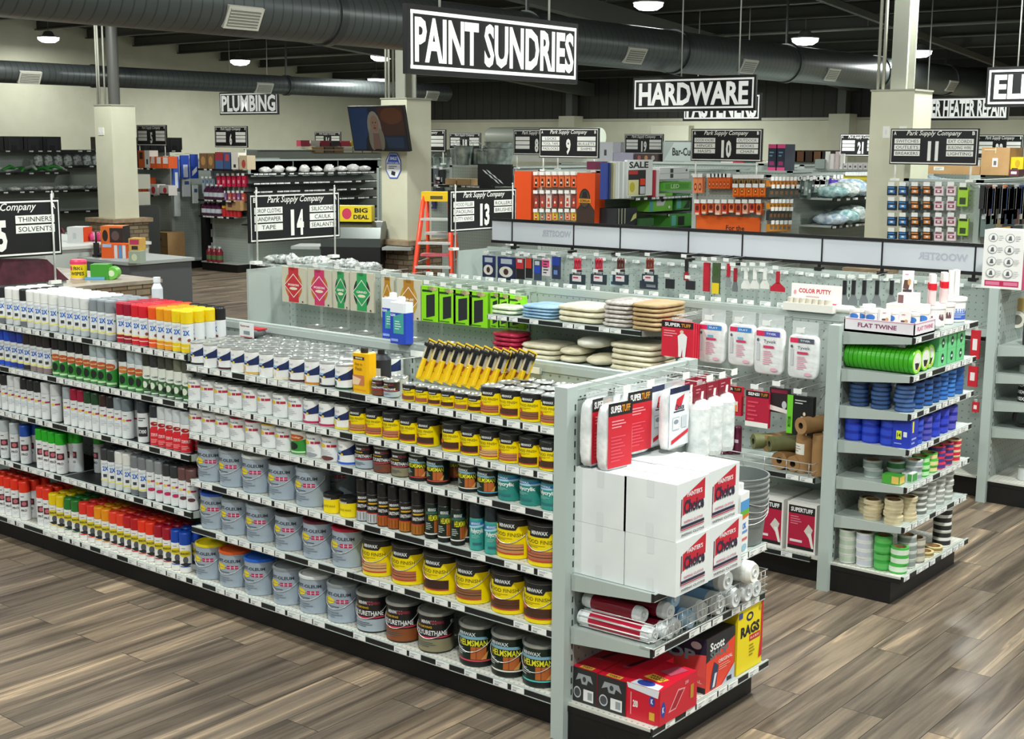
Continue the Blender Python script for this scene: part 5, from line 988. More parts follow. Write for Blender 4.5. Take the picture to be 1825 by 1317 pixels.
# putty display on the second run's rail
a = xat(1398, 7.2, 1.55); b = xat(1487, 7.2, 1.55); W = b-a
m = MB().box(0, -.06, 0, W, .06, .045, '#e6e4dc')
for k in range(7): m.lathe([(.022, .045), (.022, .075)], mat('#d8d2c2', .5), 12, cx=.04+k*(W-.08)/6, cy=-.03)
m2 = MB().box(0, .045, .045, W, .055, .15, '#f2f1ec'); m2.dec(Flat((W/2, .045, .045), (1, 0, 0), (0, 0, 1), W, .105), [('t', 'COLOR PUTTY', -.05, .62, 1.3, .26, .035, '#c83048'), ('e', -.85, .5, .06, .14, '#e8a0a8'), ('L', -.4, .2, .5, .4, 1, '#d0b0b0')])
put(proto(('jar_tray', m), ('header_card', m2)), 'putty_display', 'white display tray reading COLOR PUTTY on the second run rail', 'display', (a, 7.24, 1.508))
m = MB().lathe([(.022, 0), (.024, .01), (.024, .11), (.012, .13)], mat('#f0efe8', .4), 14, ax='x'); put(single(m.lathe([(.026, -.02), (.026, .012)], mat('#d02a4a', .4), 14, ax='x')), 'caulk_tube', 'white tube with red cap lying on the second run rail', 'tube', (xat(1488, 7.24, 1.53), 7.24, 1.534), 0)

# ------------------------------------------------------------------ far endcap (tape, twine)
ec2, W2 = end_unit('far endcap stacked with green, blue and cream tape rolls', -2.74, 6.765, 7.70)
Z2 = [on_x(px, py, -2.74).z+.03 for px, py in ((1626, 614.5), (1624, 682.8), (1620.7, 750), (1617.6, 813.4), (1611.6, 881.5), (1609, 952))]
for i, z in enumerate(Z2): eshelf(ec2, W2, z, 300+i, .7)
o = ob('deck_channel', MB().box(0, -.012, .134, W2+.03, 0, .166, '#17191b').box(0, -.014, .163, W2+.03, -.002, .1665, STEEL), ec2)
for x, t in tags_for(W2, .8, random.Random(18)): ob('price_tag', price_tag_mesh(t), o, (x, -.0125, .1505))
SHN = ('top shelf', 'second shelf', 'third shelf', 'fourth shelf', 'fifth shelf', 'sixth shelf')
def tape(r_, h, c, core='#b08a60', c2=None):
    k = ('tape', r_, h, c, core, c2)
    if k not in _pc:
        m = MB().lathe([(r_*.72, 0), (r_, 0), (r_, h*.2), (r_, h*.8), (r_, h), (r_*.72, h)], [mat(c, .4), mat(c, .4), mat(c2 or c, .4), mat(c, .4), mat(c, .4)], 26, cap0=False, cap1=False); m.lathe([(r_*.72, h), (r_*.72, 0)], mat(core, .7), 26, cap0=False, cap1=False); _pc[k] = single(m)
    return _pc[k]
XF = -2.74
def tstack(x, y, z, n, r_, h, c, nm, where, c2=None, wob=.004, group=None, core='#b08a60'):
    for k in range(n): put(tape(r_, h, c, core, c2), 'tape_roll', '%s tape roll, %s up, %s' % (nm, nth(k), where), 'tape roll', (x+R.uniform(-wob, wob), y+R.uniform(-wob, wob), z+.0015+k*(h+.0006)), 0, group or nm+' tape rolls')
# second shelf: green discs standing on edge, axis along X
def disc():
    m = MB().lathe([(.035, 0), (.066, 0), (.068, .004), (.068, .02), (.066, .024), (.035, .024)], mat('#3fae1c', .3), 30, ax='x', cap0=False, cap1=False); m.lathe([(.062, .0245), (.05, .0245), (.0, .0245)], [mat('#a4e83a', .35), mat('#e6ece0', .4)], 30, ax='x', cap0=False); m.dec(Flat((.0245, 0, -.06), (0, 1, 0), (0, 0, 1), .12, .12), [('p', [(-.3, .15), (.3, .15), (.5, .45), (-.5, .45)], '#1c241c'), ('r', -.3, .45, .0, .75, '#f4f4ee'), ('r', .1, .42, .35, .72, '#f4f4ee'), ('p', [(.1, .05), (.4, .12), (.35, .3), (.1, .2)], '#d8b02a')]); return single(m)
dp = disc()
for j, (y, n) in enumerate(((6.86, 15), (7.0, 4), (7.09, 4))):
    for k in range(n): put(dp, 'tape_disc', 'green tape disc, %s back from the shelf edge, %s row' % (nth(k), ('post-side', 'middle', 'inner')[j]), 'tape disc', (XF-.04-.0262*k-(.01*j), y, Z2[1]+.0695), 0, 'green tape discs on the second shelf')
GB = mat('#6fd08a', .45)
for j in range(3):
    for k in range(2 if j < 2 else 2):
        m = MB().box(-.07, -.058, 0, .07, .058, .085, GB); m.dec(Flat((.07, 0, 0), (0, 1, 0), (0, 0, 1), .116, .085), [('e', 0, .5, .35, .32, '#1f3a34'), ('r', -.2, .42, .2, .58, '#d8f0e0')])
        put(single(m), 'tape_box', 'light green tape box, %s, %s beyond the discs' % (('lower', 'upper')[k], nth(j)), 'box', (XF-.09, 7.225+.135*j, Z2[1]+.0015+.086*k), 0, 'light green tape boxes')
# top shelf
m = MB().box(0, 0, 0, .4, .28, .012, '#efe9ea')
for b in ((0, 0, .4, .006), (0, .274, .4, .28), (0, 0, .006, .28), (.394, 0, .4, .28)): m.box(b[0], b[1], 0, b[2], b[3], .075, '#e8e4ea')
m.dec(Flat((.2, 0, 0), (1, 0, 0), (0, 0, 1), .4, .075), [('t', 'FLAT TWINE', -.05, .55, 1.1, .32, .03, '#8a3a6a'), ('r', -1, .9, 1, .97, '#d8a0b8')]); m.dec(Flat((.4, .14, 0), (0, 1, 0), (0, 0, 1), .28, .075), [('t', 'FLAT TWINE', 0, .55, 1.5, .3, .03, '#d06a90'), ('r', -1, .9, 1, .97, '#d8a0b8')])
put(single(m), 'twine_tray', 'printed cardboard tray reading FLAT TWINE at the shelf corner', 'tray', (-3.15, 6.785, Z2[0]+.0015))
def tub():
    m = MB().lathe([(.028, 0), (.032, .005), (.032, .09), (.034, .092), (.034, .105), (0, .108)], mat('#ece6e2', .35), 20); m.dec(Round(.032, .005, .09), [('e', -.2, .75, .6, .2, '#3f78c8'), ('p', [(-.9, .1), (.3, .1), (.2, .5), (-.7, .5)], '#b88a6a'), ('e', .4, .35, .4, .2, '#4a3a32'), ('e', -.6, .25, .2, .12, '#d8a878'), ('L', -.2, .02, .8, .14, 2, '#5a4a48')]); return single(m)
def pouch():
    m = MB().box(-.03, -.02, 0, .03, .02, .12, '#f2ecea'); m.dec(Flat((0, -.02, 0), (1, 0, 0), (0, 0, 1), .06, .12), [('L', -.5, .8, .5, .9, 1, '#c87a98'), ('p', [(-.8, .2), (.2, .15), (.6, .6), (-.6, .6)], '#5a4038'), ('e', .3, .5, .3, .15, '#c89a6a'), ('r', -.8, .04, .8, .16, '#3a3434')]); m.dec(Flat((.03, 0, 0), (0, 1, 0), (0, 0, 1), .04, .12), [('p', [(-.8, .2), (.8, .2), (.8, .5), (-.8, .6)], '#7a5a48')]); return single(m)
tb, po = tub(), pouch()
for i, (px, dy, k) in enumerate(((1521, .05, 0), (1536, .07, 0), (1552, .06, 0), (1562, .16, 0), (1575, .03, 1), (1590, .1, 0), (1600, .17, 0), (1612, .03, 1), (1530, .18, 0), (1628, .1, 0), (1645, .2, 0), (1548, .2, 1))):
    x = xat(px, 6.79+dy, Z2[0]+.06); x = min(max(x, -3.11), -2.79)
    put(po if k else tb, 'twine_package', ('white twine carton' if k else 'white twine tub')+' in the tray, %s from the end post' % nth(i), 'twine package', (x, 6.79+dy, Z2[0]+.0145+(0.03 if i > 6 else 0)*0), R.uniform(-.5, .5)+.4, 'twine packages in the tray')
m = MB().box(-.05, -.05, 0, .05, .05, .06, '#eedfe4'); m.dec(Flat((0, -.05, 0), (1, 0, 0), (0, 0, 1), .1, .06), [('r', -.9, .1, -.3, .85, '#7a5a5a'), ('r', -.1, .2, .8, .75, '#f6f2f2')])
zt = Z2[0]+.0015
def T(px, py, Y): return on_y(px, py, Y)
put(single(MB().box(-.1, -.07, 0, .1, .07, .13, '#efe8e6').box(-.09, -.075, .02, .09, -.07, .1, '#d8b0bc')), 'twine_carton', 'white and pink carton standing behind the twine tray', 'box', (-2.95, 7.17, zt), 0)
put(single(m), 'small_carton', 'small pink and white box on top of the larger carton', 'box', (-2.95, 7.17, zt+.1315), .1)
put(po, 'twine_package', 'single twine carton standing upright on the small pink box', 'twine package', (-2.96, 7.17, zt+.193), .3, None)
tub2 = MB().lathe([(.065, 0), (.07, .005), (.072, .12), (.078, .122), (.078, .14), (0, .142)], mat('#f0f0ee', .35), 26); tub2.dec(Round(.0705, .01, .115), [('r', -.8, .05, .8, .8, '#3f5fb8'), ('L', -.7, .15, .7, .7, 5, '#b9c8ec')])
tub3 = MB().lathe([(.055, 0), (.06, .005), (.062, .1), (.066, .102), (.066, .118), (0, .12)], mat('#efe9e6', .35), 26); tub3.dec(Round(.0605, .01, .095), [('r', -.8, .3, -.3, .8, '#8a4a5a'), ('r', .1, .3, .5, .75, '#6a4a50'), ('r', -1, .82, 1, .9, '#e0a0b8')])
t2, t3 = single(tub2), single(tub3)
put(t2, 'spackle_tub', 'white tub with blue label at the far end of the top shelf', 'tub', (-2.86, 7.6, zt), .9); put(t3, 'spackle_tub', 'white tub with small maroon marks beside the pink carton', 'tub', (-2.86, 7.32, zt), .7); put(t3, 'spackle_tub', 'white tub with maroon marks next to the blue label tub', 'tub', (-2.86, 7.455, zt), .5)
rt = single(MB().lathe([(.02, 0), (.021, .01), (.021, .09)], mat('#e8d0d0', .2), 16, cap1=False).lathe([(.0225, .085), (.0225, .12), (.02, .122)], mat('#d81a2c', .4), 16).lathe([(.019, .122), (.019, .17), (0, .172)], mat('#efe8e6', .3), 16))
for i, (y, x) in enumerate(((7.28, -2.86), (7.34, -2.89), (7.43, -2.85), (7.49, -2.88))): put(rt, 'glue_bottle', 'clear glue bottle with red collar, %s along the tub lids' % nth(i), 'bottle', (x, y, zt+.1205), 0, 'red-collared glue bottles')
wt = single(MB().lathe([(.017, 0), (.017, .15), (0, .152)], mat('#f2f1ee', .4), 16))
for i in range(3): put(wt, 'white_tube', 'plain white tube standing on the blue label tub, %s of three' % nth(i), 'tube', (-2.87+.02*(i == 1), 7.575+.036*i, zt+.1435), 0, 'white tubes on the tub')
m = MB().pillow(0, 0, .03, .1, .07, .03, FROST, 14, 8, 3, 4, .04); put(single(m), 'plastic_bag', 'crumpled clear bag slumped beside the twine tray front', 'bag', (-2.85, 7.16, zt), .4)
# third shelf: dark blue stacks
DB, MBL, LB = '#1d3f7a', '#2a66c0', '#4a96dc'
z = Z2[2]
for j, (x, y, n, c, c2) in enumerate(((-3.07, 6.85, 6, '#1c3258', '#33507e'), (-2.945, 6.85, 6, '#1c3258', '#3a5a8c'), (-2.815, 6.86, 6, '#203c6c', '#4a6a9c'))): tstack(x, y, z, n, .052, .0235, c, 'dark blue', 'stack %s from post, third shelf' % nth(j), c2, .006, 'dark blue tape rolls on the third shelf', '#22324e')
for j in range(6): tstack(-2.81, 6.985+.115*j, z, 5+(j > 2), .05, .0285-.003*(j > 2), ('#16305c', '#16305c', '#183868', '#1c4a8a', '#1c4a8a', '#2258a0')[j], 'blue', '%s stack along the front, third shelf' % nth(j), ('#2a5aa0', '#3468b0', '#2a5aa0', '#3a78c8', '#4488d8', '#2f62a8')[j], .004, 'blue tape rolls on the third shelf', '#22324e')
# fourth shelf: royal blue stacks
z = Z2[3]; RB = '#1c34b0'
for j, (x, n) in enumerate(((-3.09, 2), (-2.99, 3), (-2.88, 3), (-2.79, 3))): 
    if j == 3: continue
    tstack(x, 6.85, z, n+1, .052, .047, RB, 'royal blue', '%s stack from post, fourth shelf' % nth(j), '#2c4ac8' , .003, 'royal blue tape rolls', '#c9b488')
big = MB().box(-.05, -.05, 0, .05, .05, .155, '#1f37b4'); big.dec(Flat((0, -.05, 0), (1, 0, 0), (0, 0, 1), .1, .155), [('r', -.6, .3, .0, .6, '#d8e82a'), ('t', '14', -.3, .45, .4, .15, .03, '#26300a'), ('r', .2, .4, .6, .58, '#e4e8f4'), ('L', -.8, .1, .6, .2, 1, '#8aa0f0')]); big.dec(Flat((.05, 0, 0), (0, 1, 0), (0, 0, 1), .1, .155), [('r', -.6, .55, -.2, .95, '#e8e23a'), ('L', -.7, .1, .7, .4, 2, '#9ab0f4')])
put(single(big), 'tape_multipack', 'royal blue tape multipack with yellow price square at the shelf corner', 'tape pack', (-2.795, 6.85, z+.0015), 0)
for j in range(5): tstack(-2.8, 6.965+.125*j, z, 4 if j < 2 else 3, .052, (.034, .034, .046, .046, .046)[j], ('#1c34b0', '#22329c', '#1c34b0', '#2034ac', '#222f9a')[j], 'bright blue', '%s stack along the front, fourth shelf' % nth(j), ('#3a58d0', '#5a58b8', '#3048c8', '#3a48c8', '#5a5ac0')[j], .003, 'bright blue tape rolls on the fourth shelf')
# fifth shelf
z = Z2[4]
tstack(-2.99, 6.9, z, 2, .052, .048, '#b4bcb8', 'pale grey', 'front half, fifth shelf', '#8a9894'); tstack(-2.88, 6.96, z, 2, .05, .048, '#a8b4ae', 'grey', 'behind the green box, fifth shelf', '#2a6a3a')
for i, (x, y, w_, c, c2, nm) in enumerate(((-2.84, 6.83, .05, '#4aa43a', '#e6c060', 'green and tan'), (-2.79, 6.93, .03, '#d8e0da', '#44a048', 'white and green'),)):
    m = MB().box(-w_, -.035, 0, w_, .035, .05, c); m.dec(Flat((w_, 0, 0), (0, 1, 0), (0, 0, 1), .07, .05), [('r', -.9, .1, .9, .9, c2)]); m.dec(Flat((0, -.035, 0), (1, 0, 0), (0, 0, 1), 2*w_, .05), [('r', .1, .1, .9, .9, c2)]); put(single(m), 'putty_box', nm+' box lying at the corner of the fifth shelf', 'box', (x, y, z+.0015), 0)
for j, (c, c2, nm) in enumerate((('#c9d2cc', '#98a4ae', 'pale'), ('#3fae3a', '#b8e8b0', 'bright green'), ('#56b84a', '#e6d89a', 'green'), ('#d83a5a', '#4a3a8a', 'pink'), ('#e0486a', '#3a3a7a', 'rose'), ('#e8d8a8', '#d02a48', 'tan'))): tstack(-2.8, 6.99+.115*j if j else 7.0, z, 3 if j < 3 else 4, .048, .036 if j < 3 else .032, c, nm, 'in its own front stack, fifth shelf', c2)
# sixth shelf: cream stacks
z = Z2[5]; CR = '#d8ccaa'
for j, (x, y, n) in enumerate(((-3.03, 6.95, 4), (-2.95, 6.84, 5), (-2.83, 6.83, 6), (-2.8, 6.945, 6), (-2.9, 6.97, 5))): tstack(x, y, z, n, .05, .0215, CR, 'cream', '%s stack, sixth shelf' % nth(j), '#c4b894', .006, 'cream masking tape rolls', '#8a6a44')
for j, (n, h) in enumerate(((5, .033), (5, .033), (6, .03), (6, .03))): tstack(-2.81, 7.1+.13*j, z, n, .056, h, '#dfe2dc', 'white', '%s stack along the front, sixth shelf' % nth(j), '#9aa09c' if j else '#6a706c', .003, 'white tape rolls on the sixth shelf')
# deck
z = .1645
for j, (x, y, n, c, c2, nm) in enumerate(((-3.085, 6.84, 4, '#d6dcd4', '#b8c8b4', 'white'), (-2.985, 6.84, 4, '#dde0dc', '#c4c8d4', 'off-white'), (-2.885, 6.85, 4, '#3fa246', '#5cb85e', 'green'), (-2.79, 6.85, 3, '#4ab04c', '#d4e4d0', 'bright green'))): tstack(x, y, z, n, .049, .047, c, nm, 'deck of the tape endcap, %s stack' % nth(j), c2)
for j, (n, h, c, c2, nm) in enumerate(((4, .045, '#c9cfca', '#8a9490', 'light grey'), (3, .045, '#8a8880', '#c9c2b0', 'taupe'), (1, .025, '#e0cf98', '#8a7a4a', 'yellowish'), (1, .025, '#e0cf98', '#8a7a4a', 'buff'), (5, .045, '#e2e4e0', '#2a2c2c', 'white and black'))): tstack(-2.8, 6.975+.13*j, z, n, .052, h, c, nm, 'front edge of the tape endcap deck', c2)

# ------------------------------------------------------------------ third run with header panels
Y3 = 9.27
third = run('third shelving run of brushes and putty knives under white header panels', -8.13, Y3, (-6.91, -5.69, -4.47), -3.245)
l3 = lambda x: x+8.13
ob('end_panel', MB().box(-.02, 0, 0, 0, .9, 1.49, STEEL), third)
for j, (a, b) in enumerate(((-8.13, -6.91), (-6.91, -5.69), (-5.69, -4.47), (-4.47, -3.245))): shelf(third, l3(a), l3(b), 1.16, .42, seed=400+j, dens=.6, tagobj=False)
for k in range(40):
    if R.random() < .85: ob('tag_clip', price_tag_mesh(.07), third, (l3(-8.0)+k*.118, .36+.03*(k % 3), 1.47))
YH = Y3+.45; zb_, zt_ = 1.545, 1.775
hd = root('header_sign', 'long white translucent header panels in black rails above the brushes', 'sign', (-8.1, YH, 0)); xa = -8.1; xb = xat(1755, YH, 1.66)
HW = m_noise('header_white', '#c6cad2', '#d2d6dc', .7, .35)
seams = [xat(p, YH, 1.66) for p in (914, 1023.6, 1106.6, 1228, 1324, 1466, 1573, 1738.7)]
es = [xa]+seams+[xb]
for a, b in zip(es[:-1], es[1:]):
    o = ob('header_panel', MB().box(a-xa+.006, -.008, zb_+.02, b-xa-.006, .008, zt_-.02, HW), hd)
for (a, b) in ((1635, 1728), (966, 1020)):
    u0, u1 = xat(a, YH, 1.66), xat(b, YH, 1.66); f = MB(); f.dec(Flat(((u0+u1)/2-xa, -.009, zb_+.02), (-1, 0, 0), (0, 0, 1), u1-u0, .19), [('t', 'WOOSTER', 0, .52, 1.9, .3, .03, mat('#aeb3bf', .4))], 1)
    for k in range(len(f.f)): f.f[k] = f.f[k][::-1]
    for k in range(len(f.v)): f.v[k] = (f.v[k][0], -.0095, f.v[k][2])
    ob('mirrored_lettering', f, hd)
m = MB()
for z in (zb_, zt_-.025): m.box(0, -.015, z, xb-xa, .015, z+.025, BLACK)
ob('header_rails', m, hd)
for s_ in seams: ob('header_divider', MB().box(s_-xa-.006, -.012, zb_+.02, s_-xa+.006, .012, zt_-.02, BLACK), hd)
for p in (918, 1020, 1098, 1230, 1320, 1460, 1572, 1735): x = xat(p, YH, 1.53)-xa; ob('header_clamp', MB().box(x-.03, -.03, 1.5, x+.03, .03, 1.525, BLACK).box(x-.01, -.01, 1.51, x+.01, .01, zb_+.01, BLACK), hd)
# brushes and tools on hooks
hang3 = lambda pr, p, name, lab, H, cat='tool', g=None, tg=True: hang(pr, p, name, lab, g, third, H=H, cat=cat, tagup=tg)
def brush_at(px, y0, y1, c, c2, Y=9.42, n=3, wd=.03, nm='paintbrush', lab='', g=None):
    a = on_y(px, y0, Y); b = on_y(px, y1, Y); H = a.z-b.z
    h = MB(); 
    for k in range(n): h.lathe([(.006, H), (.012, H*.9), (.009, H*.7), (.013, H*.5)], mat(c, .35), 10, cx=(k-(n-1)/2)*wd*.75, cy=.02*k*.3)
    f = MB().box(-wd*n*.45, -.006, H*.38, wd*n*.45, .012, H*.5, CHROME if not c2 else c2); br = MB().box(-wd*n*.43, -.005, 0, wd*n*.43, .011, H*.38, c2 or '#5a3a28')
    hang3(proto(('handle', h), ('ferrule', f), ('bristles', br)), (a.x, Y, b.z), nm, lab, H, g=g)
cols = ['crimson', 'crimson', 'dark brown', 'rust brown']
for i, (px, c, l_) in enumerate(((1029, '#c01838', 'crimson-handled brushes hanging under the first mirrored lettering'), (1067, '#b81836', 'crimson-handled brushes next along the pegboard'), (1106, '#5a2418', 'dark brown handled brushes between crimson and rust ones'), (1158, '#7a2c18', 'rust brown handled brushes at the middle of the run'))):
    brush_at(px, 460, 503, c, '#2a3038', lab=l_, g='hanging paintbrushes')
    pr, p, W, H = card_at(px-14, 488, px+12, 508, 9.36, .02, '#2c3a44', [('r', -.6, .3, .6, .9, '#e6e0e4'), ('r', -.5, .6, .2, .75, '#c83058')]); hang3(pr, p, 'brush_sleeve', 'dark brush sleeve card in front of the '+('first', 'second', 'third', 'fourth')[i]+' hanging brushes', H, 'card', 'dark brush sleeve cards')
nv = [('r', -1, .6, 1, 1, '#20306a'), ('e', 0, .35, .8, .24, '#e4e2da'), ('e', 0, .35, .3, .14, '#4a2c26'), ('r', -.6, .7, .7, .92, '#b9c4d0')]
for i, (x0, x1, y0, y1, ops, body, l_) in enumerate(((860, 881, 455, 495, nv, '#20284a', 'navy roller cover pack at the run end'), (887, 917, 457, 500, nv, '#20284a', 'wide navy roller cover pack, second from the run end'), (920, 933, 460, 498, [('r', -1, .5, 1, 1, '#c83038'), ('r', -.6, .8, .6, .95, '#e8e0e0')], '#1c1a1e', 'red and black tool card beside the navy packs'),
    (937, 947, 460, 496, [('r', -1, .5, 1, 1, '#d83a2a')], '#1a1a1e', 'narrow red and black tool card'), (952, 963, 463, 500, [('r', -1, .35, 1, .7, '#2a4ab8'), ('r', -.7, .75, .7, .95, '#c9d2da')], '#39485a', 'blue and white tool card'), (966, 979, 460, 492, [('r', -1, .5, 1, .9, '#e8508a'), ('L', -.6, .1, .9, .9, 5, '#2a2a30')], '#e8e0e4', 'pink and white tool card'),
    (984, 997, 457, 498, [('r', -1, .6, 1, 1, '#2440a0'), ('r', -.5, .2, .5, .4, '#6a8ac8')], '#2a3450', 'blue tool card beside the first crimson brushes'), (1087, 1110, 492, 512, [('r', -.8, .2, .9, .5, '#2a4a70'), ('r', -.8, .55, .9, .95, '#a8d4dc')], '#c8e0e0', 'pale teal boxed tool card below the brown brushes'),
    (1140, 1170, 500, 517, [('r', -.2, .3, .9, .9, '#b9bed0')], '#39404e', 'grey boxed card below the rust brown brushes'), (1186, 1200, 497, 515, [], '#22242a', 'small black card pack, first of the black pair'), (1222, 1237, 500, 517, [], '#26262c', 'small black card pack by the dark brush'),
    (1254, 1263, 468, 520, [('r', -1, .3, 1, 1, '#c01830')], '#b8182e', 'tall red scraper card'), (1270, 1281, 468, 524, [('r', -1, 0, 1, .35, '#e8c81e'), ('r', -.6, .6, .6, .9, '#3a5a2a')], '#4a5a3a', 'green and yellow tool card'))):
    pr, p, W, H = card_at(x0, y0, x1, y1, 9.4, .02, body, ops); hang3(pr, p, 'tool_card', l_, H, 'card')
# scraper, putty knives
def knife(px, y0, y1, hc, bc='#c9cdcd', w_=.07, lab='', g=None, Y=9.42):
    a = on_y(px, y0, Y); b = on_y(px, y1, Y); H = a.z-b.z
    h = MB().box(-.013, 0, H*.45, .013, .018, H, hc); bl = MB(); bl.X = Matrix.Rotation(PI/2, 4, 'X'); bl.prism([(-.014, H*.46), (.014, H*.46), (w_/2, H*.2), (w_/2, 0), (-w_/2, 0), (-w_/2, H*.2)], -.012, -.009, bc)
    hang3(proto(('handle', h), ('blade', bl)), (a.x, Y, b.z), 'putty_knife', lab, H, g=g)
for i, px in enumerate((1329, 1345, 1363)): knife(px, 478, 515, '#eeeeea', '#e8e8e2', .08, 'white plastic putty knife, %s from the yellow card' % nth(i), 'white putty knives')
knife(1386, 484, 520, '#b8182e', '#c01c34', .13, 'wide red scraper beside the white putty knives')
for i, px in enumerate((1505, 1521, 1540, 1563, 1589)): knife(px, 500, 545, '#1c1d20', '#7f8487', .07, 'black-handled putty knife, %s from the putty display' % nth(i), 'black-handled putty knives')
knife(1223, 463, 500, '#17181a', '#a01828', .05, 'black-handled brush tool with red tip at mid run'); knife(1298, 470, 512, '#c01830', '#8f9496', .05, 'red-handled knife between the green card and white knives')
knife(1310, 478, 520, '#a01428', '#6f7476', .05, 'crimson-handled scraper beside the first white knife')
# third endcap
ec3, W3_ = end_unit('endcap beside the instruction carton, cut by the picture edge', -2.74, 9.235, 10.17)
for i, (py) in enumerate((640, 690, 741, 789)): 
    z = on_x(1795, py, -2.9).z; eshelf(ec3, W3_, z+.0, 600+i, .6)
ZE3 = [on_x(1795, py, -2.9).z for py in (640, 690, 741, 789)]
P_ = on_y(1748, 512, 9.2); m = MB().box(0, 0, 0, .27, .26, .40, '#ecebe8'); sf = Flat((.135, 0, 0), (1, 0, 0), (0, 0, 1), .27, .40)
ops = [('r', -.85, .04, .85, .14, '#b8204e'), ('r', -.8, .06, -.1, .12, '#d8789a'), ('r', .1, .06, .8, .12, '#d8789a')]
for k in range(4):
    for j in range(2): ops += [('e', -.55+.85*j, .87-.2*k, .24, .075, '#9a9fa2'), ('e', -.55+.85*j, .87-.2*k, .21, .064, '#ecebe8'), ('p', [(-.65+.85*j, .83-.2*k), (-.45+.85*j, .83-.2*k), (-.5+.85*j, .91-.2*k), (-.6+.85*j, .9-.2*k)], '#5a5e62'), ('L', -.27+.85*j, .82-.2*k, .02+.85*j, .92-.2*k, 3, '#c4c6c8')]
m.dec(sf, ops); m.dec(Flat((.135, 0, .40), (1, 0, 0), (0, 1, 0), .27, .26), [('r', -1, .0, 1, .12, '#e8a8b8'), ('r', -1, .5, 1, .6, '#e8a8b8')]); m.dec(Flat((.27, .13, 0), (0, 1, 0), (0, 0, 1), .26, .4), [('r', -1, .0, 1, 1, '#d04a78'), ('r', -.6, .2, .8, .5, '#f0e8ea')])
put(single(m), 'instruction_carton', 'white carton printed with round instruction pictures on the endcap top', 'carton', (-3.28, 9.22, 1.509), .04)
a_, z_ = -2.9, ZE3
put(single(MB().lathe([(.06, 0), (.06, .02), (.03, .02), (.03, .09), (.06, .09), (.06, .11)], mat('#e4e0d2', .5), 24, ax='y').lathe([(.035, -.003), (0, -.003)], mat('#6a6a60'), 16, ax='y', cap0=False).box(-.05, .03, .06, .05, .08, .15, '#b89a5a')), 'mesh_tape_roll', 'white mesh tape roll with tan hanger on the third endcap', 'tape roll', (xat(1813, 9.6, 1.3), 9.6, 1.26), .3)
put(single(MB().lathe([(.05, 0), (.052, .01), (.052, .11), (.03, .13), (.03, .15), (0, .15)], mat('#4ec4c8', .3), 24).lathe([(.034, .15), (.034, .18), (0, .18)], BLK2, 18)), 'teal_bottle', 'teal bottle with black cap on the upper shelf of third endcap', 'bottle', (-2.86, 9.5, z_[0]+.001))
put(single(MB().lathe([(.045, 0), (.047, .01), (.047, .15), (.02, .18), (.02, .2), (0, .2)], mat('#3a1a30', .3), 24)), 'dark_bottle', 'dark purple bottle behind the teal bottle', 'bottle', (-3.0, 9.45, z_[0]+.001))
for i, x in enumerate((-2.99, -2.86)): put(quart('none', '#8d9490', None, None, .055, .06), 'joint_tin', 'squat grey tin on the third endcap, %s' % ('inner', 'outer')[i], 'tin', (x, 9.42, z_[1]+.001), 0, 'squat grey tins')
for j in range(2):
    for k in range(3):
        m = MB().lathe([(.05, 0), (.052, .003), (.052, .045), (0, .047)], '#1b1c1e', 24); m.dec(Round(.052, .003, .045), [('t', '10X', -.2, .5, .8, .6, .03, '#f2f2f2'), ('r', .5, .2, .7, .8, '#e8e060')])
        put(single(m), 'putty_puck', 'black and white putty tin, %s up, %s stack on third endcap' % (nth(k), ('inner', 'outer')[j]), 'tin', (-2.98+.12*j, 9.38, z_[2]+.001+.048*k), 0, 'black and white putty tins')
for k in range(4): put(tape(.055, .028, '#e8e8e4', '#2a2a2a', '#1d1e20'), 'tape_roll', 'black and white tape roll, %s up, third endcap lower shelf' % nth(k), 'tape roll', (-2.85, 9.4, z_[3]+.001+.0286*k), 0, 'black and white tape rolls')
put(tape(.07, .04, '#1d1e20', '#3a3a3a'), 'tape_roll', 'black cloth tape roll leaning on the white and black stack', 'tape roll', (-3.0, 9.42, z_[3]+.0712), 0, None, rot=(PI/2, 0, .5))
put(quart('none', '#c4c8c6', None, None, .05, .09), 'joint_tin', 'silver tin on the deck of the third endcap', 'tin', (-2.95, 9.4, .1645)); put(single(MB().box(-.05, -.04, 0, .05, .04, .06, '#c0284a').box(-.04, -.042, .03, .04, -.04, .055, '#e8d8dc')), 'small_red_box', 'small red box beside the silver tin', 'box', (-2.83, 9.4, .1645))
# red tools hanging in the gap beyond the tape endcap
for i, (x0, y0, x1, y1) in enumerate(((1731, 588, 1744, 640), (1726, 652, 1740, 690), (1733, 716, 1743, 735))):
    pr, p, W, H = card_at(x0, y0, x1, y1, 9.2, .02, '#c01c2c', [('r', -.5, .3, .5, .7, '#e8e0e0')]); 
    o = hang(pr, p, 'tool_card', 'small red tool card, %s down beside the instruction carton post' % nth(i), 'red tool cards by the post', third, H=H, cat='card', tagup=False)
